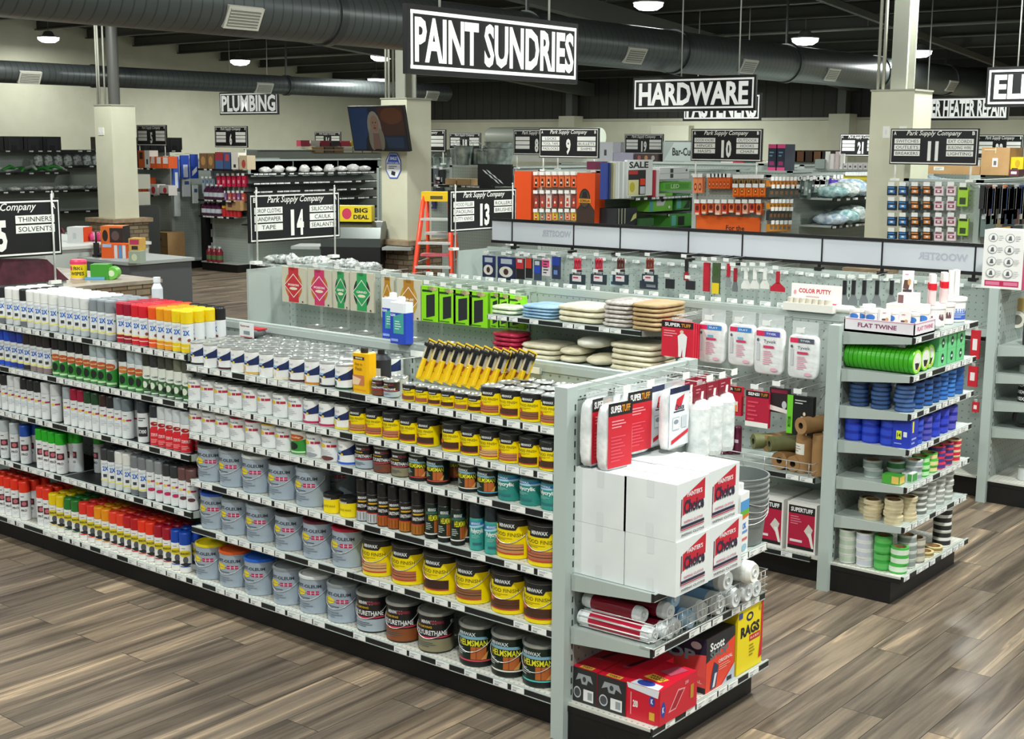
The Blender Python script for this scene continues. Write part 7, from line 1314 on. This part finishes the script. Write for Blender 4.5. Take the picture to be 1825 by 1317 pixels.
# ------------------------------------------------------------------ left: number 6 and 5, side wall
u6 = far_unit('number 6 gondola with boxed goods on its end and bins along its side', -21.0, -19.9, 16.7, 21.2, 2.12, 17, shelves=(1.94, 1.36, 1.05), depth=.35)
def s6(x0, y0, x1, y1, c, n_, ops=[], Y_=16.36, cat='box', nm='shelf_box', panel=None, g=None): return fy(x0, y0, x1, y1, Y_, .2, c, nm, n_, cat, g, ops, panel, False)
for i, (x0, x1, yt, c, ops) in enumerate(((355, 368, 273, '#8a6a4a', [('e', 0, .5, .6, .3, '#c89a5a')]), (369, 381, 273, '#8a6a4a', [('e', 0, .5, .6, .3, '#c89a5a')]), (383, 397, 271, '#a83a44', [('r', -1, 0, 1, .5, '#4a6a9a')]), (398, 410, 272, '#3a5a8a', [('r', -.5, .5, .6, .9, '#c84a50')]), (412, 424, 272, '#e4e0d8', [('r', -.4, .1, .3, .3, '#2a2a2a')]), (426, 440, 277, '#c8b89a', [('e', .1, .4, .5, .3, '#b84a3a')]))):
    a = on_y(x0, yt, 16.4); b = on_y(x1, yt, 16.4); m = MB().box(0, 0, 0, b.x-a.x, .2, a.z-1.941, c); m.dec(Flat(((b.x-a.x)/2, 0, 0), (1, 0, 0), (0, 0, 1), b.x-a.x, a.z-1.941), ops); put(single(m), 'picture_box', 'boxed picture carton, %s along the top shelf under the number 6 sign' % nth(i), 'box', (a.x, 16.4, 1.941), 0, 'picture cartons under the number 6 sign')
for i in range(6): fy(386+i*9, 313, 393+i*9, 333, 16.5, .06, '#d0204a', 'red_pack', 'red hanging pack, %s under the picture cartons' % nth(i), 'pack', 'red hanging packs', [('r', -.5, .3, .4, .6, '#e8a0b0')], 16.7)
for i in range(6): fy(390+i*8, 344, 396+i*8, 358, 16.5, .06, ('#b8486a', '#8a5a9a', '#d85a4a')[i % 3], 'mixed_pack', 'small red or violet pack, %s in the second hanging row' % nth(i), 'pack', 'small hanging packs', [('r', -.5, .2, .5, .5, '#d8d0d8')], 16.7)
for i in range(3): fy(360+i*7, 318, 365+i*7, 345, 16.5, .06, '#a9b8c0', 'clear_pack', 'pale blue clear pack, %s beside the red packs' % nth(i), 'pack', 'pale clear packs', [('r', -.6, .7, .6, .9, '#4a6a9a')], 16.7)
JUG = single(MB().lathe([(.07, 0), (.08, .02), (.08, .17), (.03, .23), (.025, .25)], mat('#4a1a38', .3), 16).lathe([(.03, .25), (.03, .28), (0, .28)], mat('#e4e8ea', .4), 12).lathe([(.081, .05), (.081, .13)], mat('#c8d0d8', .4), 16, cap0=False, cap1=False))
for j, (z, n, x0) in enumerate(((1.361, 4, 372), (1.051, 4, 368))):
    for i in range(n): put(JUG, 'cleaner_jug', 'dark purple jug with pale label, %s on the %s jug shelf' % (nth(i), ('upper', 'lower')[j]), 'jug', (xat(x0+i*8, 16.5, z+.1), 16.48, z), i, 'dark purple jugs')
onb(402, 428, 375, 16.4, 1.361, .25, CARD, 'small_carton', 'small brown carton beside the purple jugs', 'carton', None, [('r', -.7, .2, -.1, .7, '#6a3a34'), ('r', -.1, .1, -.05, .8, '#c8a070')])
RC = single(MB().lathe([(.05, 0), (.05, .16)], mat('#c8242c', .4), 14).lathe([(.051, .16), (.051, .2), (0, .2)], mat('#e8c81e', .4), 14))
for i in range(5): put(RC, 'red_canister', 'red canister with yellow lid, %s beside the lower jugs' % nth(i), 'canister', (xat(402+i*6.5, 16.5, 1.15), 16.48, 1.051), 0, 'red canisters with yellow lids')
RJ = single(MB().lathe([(.06, 0), (.065, .02), (.065, .2), (.03, .26)], mat('#8a2a3a', .3), 14).lathe([(.03, .26), (.03, .3), (0, .3)], mat('#d8dcde', .4), 12).lathe([(.066, .05), (.066, .13)], mat('#5a7a4a', .4), 14, cap0=False, cap1=False))
for i in range(3): put(RJ, 'red_bottle', 'dark red bottle with green label, %s on the base deck of number 6' % nth(i), 'bottle', (xat(374+i*9, 16.42, .3), 16.42, .171), 0, 'dark red bottles')
# along the side of number 6: grey tops, bins and strips
sx6 = -19.55
for j, (y, n_) in enumerate(((310, 'top'), (327, 'second'), (342, 'third'), (359, 'fourth'), (377, 'fifth'), (400, 'sixth'))):
    a = on_x(452, y, sx6); b = on_x(682, y-4, sx6); z = a.z
    o = ob('side_shelf', MB().box(sx6-19.9*0+0 -(-21.0)-.35, a.y-16.7, z-.03, sx6+21.0, b.y-16.7, z-.01, BLACK).box(sx6+20.995, a.y-16.7, z-.035, sx6+21.01, b.y-16.7, z+.02, '#1b1d1f'), u6)
    m = MB(); y_ = 0.0
    while y_ < b.y-a.y-.2:
        t = R.choice([.1, .14, .18]); ob('price_tag', price_tag_mesh(t), o, (sx6+21.01, a.y-16.7+y_, z-.008), PI/2); y_ += t+R.choice([.01, .02, .12])
ob('dark_backing', MB().box(-20.02+21, .1, .2, -19.97+21, 3.5, 1.86, BLACK), u6); ob('grey_top_panel', MB().box(-19.97+21, .1, 1.86, -19.95+21, 3.5, 2.1, FARG).box(-19.95+21, 1.15, 1.86, -19.94+21, 1.17, 2.1, '#7a837c').box(-19.95+21, 2.35, 1.86, -19.94+21, 2.37, 2.1, '#7a837c'), u6)
for i in range(9):
    y_ = 16.95+i*.33; m = MB().pillow(0, 0, .06, .1, .13, .06+.03*(i % 2), m_noise('white_bag', '#b9bcb8', '#eceae6', 14, .3, bump=.9), 10, 7, 2.2, i, .2); z = on_x(452, 310, sx6).z
    put(single(m), 'fittings_bag', 'white bagged fittings, %s along the upper bin shelf of number 6' % nth(i), 'bag', (-19.72, y_, z+.0), .3*i, 'white bagged fittings')
# boxes on top and beyond
for i in range(7): fx(562+i*17, 262, 577+i*17, 272, -23.9, .2, ('#b08a5a', '#6a4a2c', '#8a6238', '#d8d4bc', '#c8c4ac', '#d0c8a8', '#b8a880')[i], 'small_stock_box', 'small tan or brown box, %s below the number 16 sign' % nth(i), 'box', 'boxes below the number 16 sign')
for i in range(7): fx(536+i*18, 250+i*.3, 552+i*18, 261, -23.9, .15, ('#a83048', '#c8c0b8', '#8a2838', '#3a3034', '#b83a50', '#c9b84a', '#6a8a4a')[i], 'small_red_box', 'small red-toned pack, %s above the tan boxes' % nth(i), 'pack', 'red-toned packs by number 16')
fb = root('long_shelving', 'grey shelving along the cream side wall behind number 6', 'store shelving', (-24.9, 16, 0)); ob('back_panel', MB().box(.5, 4.4, 0, .9, 12, 2.25, FARG), fb)
for z in (2.27,): ob('top_shelf', MB().box(.45, 4.4, z-.02, 1.02, 12, z, FSHELF), fb)
# number 5 gondola
u5 = far_unit('number 5 gondola end with orange and white boxed lights', -23.0, -21.6, 16.2, 19, 2.12, 18, shelves=(1.94, 1.43), depth=.4)
for i, (x0, x1, y0, c, ops) in enumerate(((234, 244, 268, '#2a2224', [('r', -.5, .1, .5, .9, '#c8502a')]), (246, 256, 268, '#c8602a', [('r', -.6, .5, .6, .9, '#3a2a22')]), (257, 266, 268, '#e8e6e0', [('r', -.3, .2, .3, .5, '#2a2a2a')]), (267, 277, 279, '#e2602a', [('p', [(-.8, .4), (.6, .4), (.6, 1), (-.5, 1)], '#f0e0d8')]), (278, 287, 279, '#e2602a', [('r', -.8, .4, .8, .95, '#f0eae6')]), (289, 300, 279, '#e2602a', [('r', -.8, .4, .8, .95, '#e8e2de')]))):
    a = on_y(x0, y0, 15.85); b = on_y(x1, y0, 15.85); H = max(.1, a.z-1.941); m = MB().box(0, 0, 0, b.x-a.x, .2, H, c); m.dec(Flat(((b.x-a.x)/2, 0, 0), (1, 0, 0), (0, 0, 1), b.x-a.x, H), ops); put(single(m), 'lamp_box', 'boxed lamp, %s along the top shelf under the number 5 sign' % nth(i), 'box', (a.x, 15.85, 1.941), 0, 'boxed lamps')
for i, (x0, x1, y0, c, ops) in enumerate(((240, 252, 314, '#2c2a2c', [('r', .1, .0, 1, 1, '#e0642a')]), (253, 262, 316, '#e2602a', [('r', -.7, .5, .7, .9, '#e8e0d8')]), (264, 280, 328, '#e8e4e0', [('e', .1, .45, .45, .35, '#d83a4a')]), (284, 300, 330, '#dcd8d4', [('e', .2, .5, .4, .3, '#d83a4a'), ('r', -1, 0, 1, .2, '#4a3a38')]))):
    a = on_y(x0, y0, 15.85); b = on_y(x1, y0, 15.85); H = max(.1, a.z-1.431); m = MB().box(0, 0, 0, b.x-a.x, .2, H, c); m.dec(Flat(((b.x-a.x)/2, 0, 0), (1, 0, 0), (0, 0, 1), b.x-a.x, H), ops); put(single(m), 'lamp_box', 'boxed light, %s on the second shelf of number 5' % nth(i), 'box', (a.x, 15.85, 1.431), 0, 'boxed lights, second shelf')
onb(248, 300, 413, 15.85, .171, .4, CARD, 'floor_carton', 'large brown carton on the base deck of number 5', 'carton', None, [('r', -1, .48, 1, .5, '#8a6a40'), ('e', .5, .75, .1, .05, '#5a4428')]) 
bx = -21.45
for i, (x0, x1, y0, y1, c, ops) in enumerate(((308, 320, 279, 335, '#3a62c8', [('r', -.5, 0, .5, .5, '#dfe6f0')]), (322, 338, 277, 318, '#2a50b8', [('r', -.5, .05, .6, .6, '#cfdaf0')]), (340, 354, 275, 318, '#2448b0', [('p', [(-.8, .1), (.6, .3), (.6, .5), (-.8, .3)], '#dfe6f0')]), (310, 322, 342, 385, '#b9c2c2', []), (326, 340, 320, 350, '#c4ccd0', [('r', -.6, .7, .6, .9, '#3a5a8a')]), (344, 354, 330, 362, '#d0d4d2', [('r', -.6, .6, .6, .8, '#3a5a8a')]))): fx(x0, y0, x1, y1, bx+.1, .04, c, 'hanging_fixture', 'blue or clear hanging fixture pack, %s past the number 5 corner' % nth(i), 'pack', 'blue and clear hanging packs', ops, -21.65)
m = MB()
bb = root('black_bin_stand', 'black bin rack standing low between number 5 and number 6', 'bin rack', (-21.24, 16.6, 0)); ob('bin_frame', MB().box(0, 0, 0, .15, 1.2, 1.25, BLACK), bb)
for r_ in range(3):
    for c_ in range(3): ob('bin_label', MB().box(.15, .12+c_*.36, .35+r_*.26, .155, .38+c_*.36, .5+r_*.26, '#c4c8c4'), bb)
# white appliance cartons between column and number 5
for i, (y0, y1) in enumerate(((310, 337), (341, 366))): fy(208, y0, 240, y1, 15.0, .35, '#c9cabc', 'appliance_carton', ('upper', 'lower')[i]+' pale carton beside the first stone column', 'carton', 'pale appliance cartons', [('r', -1, 0, -.3, 1, '#e6e8e4'), ('e', -.8, .7, .06, .08, '#22262a'), ('e', -.8, .25, .06, .08, '#22262a')])
pc_ = root('pallet_rack', 'low rack carrying the pale cartons beside the first column', 'rack', (-21.3, 14.95, 0)); a = on_y(240, 366, 15.0); a.x = on_y(208, 366, 15.0).x; ob('rack_body', MB().box(a.x+21.3, 0, 0, a.x+21.3+.75, .45, a.z-.002, '#3a3e3c'), pc_)
# ---- side wall left: black bins, bags, green hoses
sw_ = root('long_gondola', 'grey pegboard gondola along the side wall behind the first column', 'store shelving', (-24.8, 11, 0))
ob('pegboard', MB().box(.2, 0, 0, .26, 7.4, 2.25, PEGY), sw_); ob('kick_base', MB().box(.26, 0, 0, .7, 7.4, .15, BLACK), sw_)
for j, (z, y0, y1, d) in enumerate(((2.26, 0, 7.4, .4), (1.83, 0, 4.6, .45), (1.95, 4.6, 5.8, .4), (1.47, 0, 7.4, .5), (1.05, 0, 7.4, .5), (.17, 0, 7.4, .5))):
    o = ob('shelf', MB().box(.26, y0, z-.02, .26+d, y1, z, FSHELF).box(.255+d, y0, z-.05, .27+d, y1, z+.003, BLACK), sw_); y_ = y0
    while y_ < y1-.2: ob('price_tag', price_tag_mesh(.09), o, (.27+d, y_, z-.024), PI/2); y_ += R.choice([.2, .35, .5])
ob('dark_backing', MB().box(.26, 0, .2, .3, 7.4, 1.8, '#9aa298'), sw_)
DBK = mat('#16181a', .35)
for i in range(9):
    y_ = 14.05+.42*i if i < 4 else 16.6+.42*(i-4)
    m = MB().prism([(-.34, -.18), (.0, -.2), (.0, .2), (-.34, .18)], 0, .26, DBK); m.box(.0, -.12, 0, .006, .12, .22, '#22252a').box(.005, -.05, 0, .012, .05, .09, '#050606')
    put(single(m), 'black_tote', 'black plastic tote, %s along the top of the side wall shelving' % nth(i), 'tote', (-24.2, y_, 2.262), 0, 'black totes on the side wall shelving')
put(single(MB().box(-.3, -.6, 0, 0, .6, .27, '#c3c6bb')), 'white_carton', 'long pale carton at the start of the side wall top shelf', 'carton', (-24.2, 13.1, 2.262))
CL = m_noise('clear_parts', '#6f7a7a', '#e4e8e4', 22, .25, bump=.7)
for i in range(10):
    y_ = 14.35+.22*i if i > 2 else 13.2+.22*i; m = MB().pillow(0, 0, -.12, .05, .09, .11, CL, 10, 7, 3, i, .1).lathe([(.03, -.03), (.03, .03)], mat('#2a2c2e', .5), 12, ax='x', cx=.0, cy=-.12).tube([(-.3, 0, 0), (.02, 0, 0)], .004, WIRE, 4)
    put(single(m), 'fitting_pack', 'clear carded pipe fitting, %s under the black totes' % nth(i), 'pack', (-24.25, y_, 2.17), 0, 'clear carded pipe fittings')
GH = mat('#3fa044', .35)
for i in range(7):
    m = MB().tube([(0, -.35+.02*i, .02), (.03, -.1, .08), (0, .12, .03), (.02, .35, .06)], [.02, .035, .035, .02], GH if i % 3 else mat('#d8e0d8', .4), 8)
    put(single(m), 'green_nozzle', 'green garden hose part, %s in the heap left of the column' % nth(i), 'hose part', (-24.25+.04*(i % 3), 14.2+.2*i, 1.835+.03*(i % 2)), .5*i, 'green hose parts')
for i in range(14):
    m = MB().pillow(0, 0, .04, .12, .16, .045, CL if i % 2 else m_noise('pale_parts', '#a9b0aa', '#eceee8', 18, .3, bump=.7), 10, 6, 2.4, i, .15)
    put(single(m), 'loose_parts_pack', 'loose pale parts pack, %s along the middle side wall shelf' % nth(i), 'pack', (-24.2, 13.0+.35*i, 1.472), .4*i, 'loose parts packs')
# ------------------------------------------------------------------ service counters
def cbox(label, x0, y0, x1, y1, z1, body, top, name='service_counter'):
    r = root(name, label, 'counter', (x0, y0, 0)); ob('counter_body', MB().box(.03, .03, 0, x1-x0-.03, y1-y0-.03, z1-.04, body), r); ob('counter_top', MB().box(0, 0, z1-.04, x1-x0, y1-y0, z1, top), r); return r
WTOP = m_noise('laminate_top', '#9a8f80', '#b5ab9c', 6, .4); PAL = mat('#b9bfba', .5)
cbox('stone-fronted low counter with tan top in front of the service desk', -15.6, 7.0, -12.62, 9.3, .92, STONE, WTOP)
cbox('pale raised service counter with boxes and orange display', -17.4, 9.3, -15.0, 10.9, 1.14, PAL, '#cfd3ce')
r = cbox('grey steel-sided counter at the end of the service desk', -14.98, 9.75, -13.9, 10.75, 1.0, mat('#55585a', .35), '#9ea4a2')
q = lambda px, py, z: on_z(px, py, z)
P_ = q(141, 497, .921); m = MB().lathe([(.085, 0), (.09, .01), (.09, .17)], mat('#f2d81e', .4), 24).lathe([(.093, .17), (.093, .2), (.08, .22), (0, .225)], mat('#e8406a', .4), 24); m.dec(Round(.09, .01, .17), [('t', 'BIG', .1, .72, .8, .26, .03, '#3a2a20'), ('t', 'WIPES', 0, .35, 1.3, .26, .03, '#3a2a20'), ('e', -.6, .72, .2, .16, '#d8506a')]); m.lathe([(.092, -.0), (.092, .02)], mat('#e8c8b8', .4), 24)
put(single(m), 'wipes_tub', 'yellow wipes tub with pink lid on the tan counter', 'tub', (P_.x, P_.y, .921), .75)
P_ = q(188, 497, .921); m = MB().box(-.14, -.09, 0, .06, .09, .17, '#3f9a2c').lathe([(.07, -.08), (.07, .08)], mat('#6fc04a', .4), 20, ax='y', cx=.09, cy=.07).lathe([(.035, -.082), (.035, .082)], mat('#d8ecc8', .4), 16, ax='y', cx=.09, cy=.07).box(-.2, -.11, 0, .02, -.095, .03, '#6ab0d8'); put(single(m), 'tape_dispenser', 'green boxed tape dispenser beside the yellow wipes tub', 'dispenser', (P_.x, P_.y, .921), .7)
P_ = q(133, 460, 1.001); m = MB().box(-.04, -.04, 0, .04, .04, .03, BLACK).box(-.03, -.02, .03, .03, .02, .18, BLK2).tube([(0, 0, .15), (0, 0, .32)], .012, BLACK).pillow(.09, 0, .03, .07, .05, .03, BLACK); 
put(single(m), 'card_terminal', 'black handset standing on the end of the service desk', 'terminal', (-14.85, 9.95, 1.001), .5)
def cnt(px0, px1, py0, py1, z, c, name, label, cat, ops=[], rz=.6, d=.2, side=None):
    P_ = on_z((px0+px1)/2, py1, z); s_ = (P_-CAM).dot(fwd)/FPX; W = (px1-px0)*s_*.8; H = (py1-py0)*s_; m = MB().box(-W/2, -d/2, 0, W/2, d/2, H, c); m.dec(Flat((0, -d/2, 0), (1, 0, 0), (0, 0, 1), W, H), ops)
    if side: m.dec(Flat((W/2, 0, 0), (0, 1, 0), (0, 0, 1), d, H), [('r', -1, 0, 1, 1, side)])
    return put(single(m), name, label, cat, (P_.x, P_.y, z), rz)
cnt(124, 162, 404, 430, 1.141, '#e4e6e6', 'small_carton', 'white and orange carton on the raised counter', 'carton', [('r', -.3, .2, .1, .6, '#c9d2d4')], .5, .25, '#e2501c')
for i in range(5): P_ = on_z(166+i*5, 430, 1.141); put(single(MB().pillow(0, 0, .06, .05, .05, .06, mat(('#e04a8a', '#e8c0d0', '#c8306a')[i % 3], .4), 8, 6, 2, i, .2)), 'pink_packet', 'pink small packet, %s between the two counter boxes' % nth(i), 'packet', (P_.x, P_.y, 1.141), 0, 'pink packets on the counter')
cnt(181, 232, 402, 436, 1.141, '#e8782a', 'display_carton', 'orange and black display box on the raised counter', 'box', [('r', -.2, .1, 1, .9, '#2a2426'), ('e', -.6, .5, .25, .3, '#2a2018'), ('e', .3, .5, .35, .25, '#5a5254')], .6, .25, '#2a2426')
cnt(182, 240, 434, 470, .921, '#ea5e1a', 'orange_display', 'orange slanted counter display with blue and white tubes', 'display', [('r', -.9, .1, -.3, .25, '#f4d8c8'), ('r', .0, .3, .25, .95, '#dfe6ec'), ('r', .35, .3, .6, .95, '#5a9ad0'), ('r', .65, .3, .9, .95, '#e4e8ec'), ('r', -.9, .85, -.2, 1, '#a8c8e8')], .6, .25, '#c84a10')
cnt(232, 258, 424, 446, 1.141, '#c8a04a', 'mixed_packet_tray', 'tray of yellow and pink packets beside the orange display', 'tray', [('r', -.8, .5, .8, .9, '#b8305a'), ('r', -.5, .1, .6, .4, '#2a2426')], .6, .2)
cnt(232, 258, 447, 468, 1.001, '#9aa898', 'clear_tub', 'small grey-green tub under the packet tray', 'tub', [('e', 0, .5, .5, .3, '#c8d0b0')], .6, .2)
# coat-hanger like steel hooks row in front of the column
r = root('hook_display', 'dark display of hooked tools in front of the first stone column', 'display', (-18.1, 11.4, 0)); ob('display_frame', MB().box(0, 0, 0, 1.5, .3, .95, '#2a2224'), r)
for i in range(10): ob('hanging_tool', MB().tube([(.1+i*.14, -.03, .85), (.1+i*.14, -.03, 1.1), (.14+i*.14, -.03, 1.16), (.18+i*.14, -.03, 1.1), (.18+i*.14, -.03, 1.0)], .016, ('#3a3e44', '#7a2434', '#c9ccd0')[i % 3], 6), r)
# near run far endcap top (left picture edge) with cloth and tags
e1 = root('aisle_end_shelving', 'far end of the near run with maroon cloth and white tags', 'store shelving', (-8.22, 4.26, 0))
ob('end_panel', MB().box(0, 0, 0, .05, .94, 1.5, STEEL), e1); ob('top_rail', MB().box(-.04, -.02, 1.5, .06, .96, 1.525, STEEL), e1); ob('kick_base', MB().box(-.4, .05, 0, 0, .9, .15, BLACK), e1)
m = MB(); m.X = Matrix.Rotation(PI/2, 4, 'X'); m.prism([(-.2, 0), (.32, 0), (.16, .15), (-.16, .17)], -.06, .06, m_noise('maroon_cloth', '#3a1420', '#54202e', 10, .8, bump=.4)); P_ = on_y(40, 498, 5.3)
put(single(m), 'maroon_cloth', 'dark maroon cloth draped over the far end of near run', 'cloth', (-8.5, 5.0, 1.35), PI/2) if False else put(single(m), 'maroon_cloth', 'dark maroon cloth draped behind the far end of near run', 'cloth', (-8.19, 4.9, 1.526), PI/2)
for i in range(5): put(single(MB().box(-.004, -.035, 0, .004, .035, .035, TAGW)), 'shelf_tag', 'white shelf tag, %s along the far end rail under number 15' % nth(i), 'tag', (-8.15, 4.45+.17*i, 1.526), 0, 'white tags on the far end rail')
# grill display, fire extinguisher, ladder, television, notice
G0 = on_z(632, 440, 1.0)
r = root('barbecue_grill', 'black barbecue grill with silver lid in front of the bin shelves', 'grill', (G0.x, G0.y, 0), .6)
m = MB(); m.X = Matrix.Translation((0, 0, 1.02)); prof = [(-.3, 0), (-.3, .12), (-.22, .27), (-.05, .34), (.15, .34), (.28, .25), (.3, .0)]
v = [(x, y, z) for x in (-.42, .42) for y, z in prof]; n = len(prof); m.add(v, [tuple(range(n)), tuple(range(2*n-1, n-1, -1))]+[(k, k+n, k+1+n, k+1) for k in range(n-1)], mat('#5f6462', .3, .8)); ob('lid', m, r)
ob('firebox', MB().box(-.42, -.3, .8, .42, .3, 1.02, BLACK), r)
for s_ in (-1, 1): ob('side_shelf', MB().box(s_*.44 if s_ > 0 else -.85, -.28, .98, .85 if s_ > 0 else -.44, .28, 1.02, '#9aa09c'), r)
ob('cart_cabinet', MB().box(-.4, -.28, .1, .4, .28, .8, '#22252a'), r)
for sx in (-.36, .36):
    for sy in (-.24, .24): ob('caster', MB().box(sx-.03, sy-.03, 0, sx+.03, sy+.03, .1, BLACK), r)
a = G0; cntb = MB().box(-.27, -.12, 0, .27, .12, .22, '#e0c81e'); cntb.dec(Flat((0, -.12, 0), (1, 0, 0), (0, 0, 1), .54, .22), [('t', 'BIG', .45, .72, .7, .3, .04, '#22201a'), ('t', 'DEAL', .45, .3, .8, .28, .04, '#22201a'), ('e', -.3, .5, .25, .35, '#c83a5a')])
put(single(cntb), 'yellow_sale_box', 'yellow sale box reading BIG DEAL on the grill lid', 'box', (G0.x, G0.y, 1.362), .6)
c_ = (-13.35, 14.1)
r = root('fire_extinguisher', 'red fire extinguisher hung on the stone base of the television column', 'fire extinguisher', (-13.62, 13.66, .55)); ob('cylinder', MB().lathe([(.06, 0), (.075, .02), (.075, .32), (.03, .4)], mat('#c01828', .3), 22).lathe([(.0755, .1), (.0755, .2)], mat('#e8e0d0', .4), 22, cap0=False, cap1=False), r); ob('valve_handle', MB().box(-.03, -.02, .4, .03, .02, .44, BLACK).tube([(0, 0, .44), (.08, 0, .47)], .01, BLACK).tube([(.03, 0, .42), (.1, 0, .3), (.09, 0, .12)], .01, BLACK), r); ob('wall_bracket', MB().box(-.03, .06, .1, .03, .09, .35, STEEL_D), r)
r = root('television', 'wall television showing a blonde presenter, tilted down on the column', 'television', (-13.37, 13.62, 2.34)); 
m = MB(); W, H = 1.08, .63; m.box(-W/2, 0, 0, W/2, .05, H, BLACK); f = MB(); sf = Flat((0, -.001, .02), (1, 0, 0), (0, 0, 1), W-.04, H-.04); sf.off = .0012
E_ = lambda c, e=.3: mat([q_*.16 for q_ in lin(c)], .3, 0, e*2.8)
f.dec(sf, [('r', -1, 0, 1, 1, E_('#16243c')), ('r', -1, 0, -.3, 1, E_('#1c3f6e')), ('r', .05, .35, 1, 1, E_('#4a2418')), ('e', .55, .8, .4, .2, E_('#6a3a1c')), ('r', .2, .05, .9, .3, E_('#203a5c')), ('p', [(-.55, 0), (.3, 0), (.25, .25), (.05, .4), (-.35, .4), (-.5, .25)], E_('#15151b')), ('e', -.12, .52, .26, .4, E_('#a09a8a')), ('e', -.25, .25, .13, .26, E_('#98907c')), ('e', .08, .25, .12, .26, E_('#8f8874')), ('p', [(-.25, .02), (.05, .02), (.02, .4), (-.2, .4)], E_('#8a6a5c')), ('e', -.1, .62, .15, .2, E_('#a8826e')), ('e', -.15, .65, .022, .02, E_('#3a2c2a')), ('e', -.05, .65, .022, .02, E_('#3a2c2a')), ('e', -.1, .52, .05, .02, E_('#7a3a38')), ('e', -.1, .58, .014, .03, E_('#8f6a58'))])
tilt = Matrix.Rotation(math.radians(12), 4, 'X')
for mm_ in (m, f): mm_.v = [tuple(tilt @ Vector(p)) for p in mm_.v]
ob('screen_housing', m, r); ob('screen', f, r); ob('mount_arm', MB().box(-.2, -.02, .2, .2, .23, .36, BLK2), r)
m = MB(); m.dec(Flat((0, 0, 0), (1, 0, 0), (0, 0, 1), .3, .36), [('p', [(-.5, 0), (.5, 0), (1, .3), (1, .7), (.5, 1), (-.5, 1), (-1, .7), (-1, .3)], '#3a5fc0'), ('p', [(-.45, .04), (.45, .04), (.9, .32), (.9, .68), (.45, .96), (-.45, .96), (-.9, .68), (-.9, .32)], '#e8ecf2'), ('p', [(-.85, .55), (.85, .55), (.45, .93), (-.45, .93)], '#3a5fd0'), ('t', 'SMILE', 0, .78, .9, .12, .03, '#e8ecf8'), ('t', "YOU'RE ON CAMERA", 0, .6, 1.4, .09, .02, '#e8ecf8'), ('L', -.6, .36, .6, .5, 2, '#2a3a5a'), ('p', [(-.3, .15), (.2, .1), (.3, .25), (-.2, .3)], '#2a2c30')]); m.box(-.1, .001, .05, .1, .006, .3, WHITE)
q0 = on_y(701, 318, 13.84); put(single(m), 'notice_plaque', 'blue and white octagonal notice on the column under the television', 'notice', (q0.x, 13.842, q0.z))
# step ladder
L0 = on_z(781, 343, 1.83); r = root('step_ladder', 'orange fibreglass step ladder with yellow top by the number 13 sign', 'ladder', (L0.x, L0.y, 0), .55)
LO = mat('#e0401c', .4)
ob('top_cap', MB().box(-.2, -.12, 1.78, .2, .12, 1.84, '#f0c81e').box(-.2, -.125, 1.72, .2, -.1, 1.8, '#f0c81e').box(-.08, -.127, 1.75, .08, -.125, 1.79, '#5a5220'), r)
for s_ in (-1, 1):
    ob('front_rail', MB().tube([(s_*.17, -.1, 1.78), (s_*.3, -.62, 0)], .032, LO, 4), r); ob('rear_rail', MB().tube([(s_*.16, .1, 1.78), (s_*.24, .55, 0)], .024, LO, 4), r)
for k in range(5): t = (k+1)*.3/1.78; ob('step', MB().box(-.3+.13*t, -.66+.52*t, k*.3+.28, .3-.13*t, -.56+.52*t, k*.3+.31, '#c9ccca'), r)
ob('paint_tray', MB().box(-.2, .05, 1.28, .2, .32, 1.31, '#b9bdbc').box(-.2, -.2, 1.02, .2, .0, 1.05, '#d86a78'), r)
for s_ in (-1,): ob('spreader_bar', MB().tube([(-.22, -.3, .95), (-.19, .33, .95)], .012, STEEL_D).tube([(.22, -.3, .95), (.19, .33, .95)], .012, STEEL_D), r)
# bagged fittings on the low rack behind number 14
xa_, xb_ = xat(456, 12, 1.2), xat(655, 12, 1.2); zr_ = on_y(550, 478, 12).z
r = root('fittings_rack', 'low rack of bagged fittings behind the number 14 sign', 'store shelving', (xa_, 12, 0))
ob('rack_body', MB().box(0, .05, 0, xb_-xa_, .6, zr_-.03, BLACK), r); o = ob('rack_top', MB().box(0, 0, zr_-.03, xb_-xa_, .62, zr_, FSHELF), r)
for i in range(9): ob('price_tag', price_tag_mesh(.09), o, (.08+i*.22, -.001, zr_-.015))
for i in range(11): put(single(MB().pillow(0, 0, .06, .1, .14, .05+.02*(i % 3), CL if i % 3 else m_noise('grey_bag', '#8a938e', '#d8dcd6', 16, .3, bump=.8), 10, 7, 2.4, i+9, .15)), 'fittings_bag', 'bagged fittings, %s along the low rack behind number 14' % nth(i), 'bag', (xa_+.12+i*(xb_-xa_-.24)/10, 12.2, zr_+.001), .5*i, 'bagged fittings behind number 14')
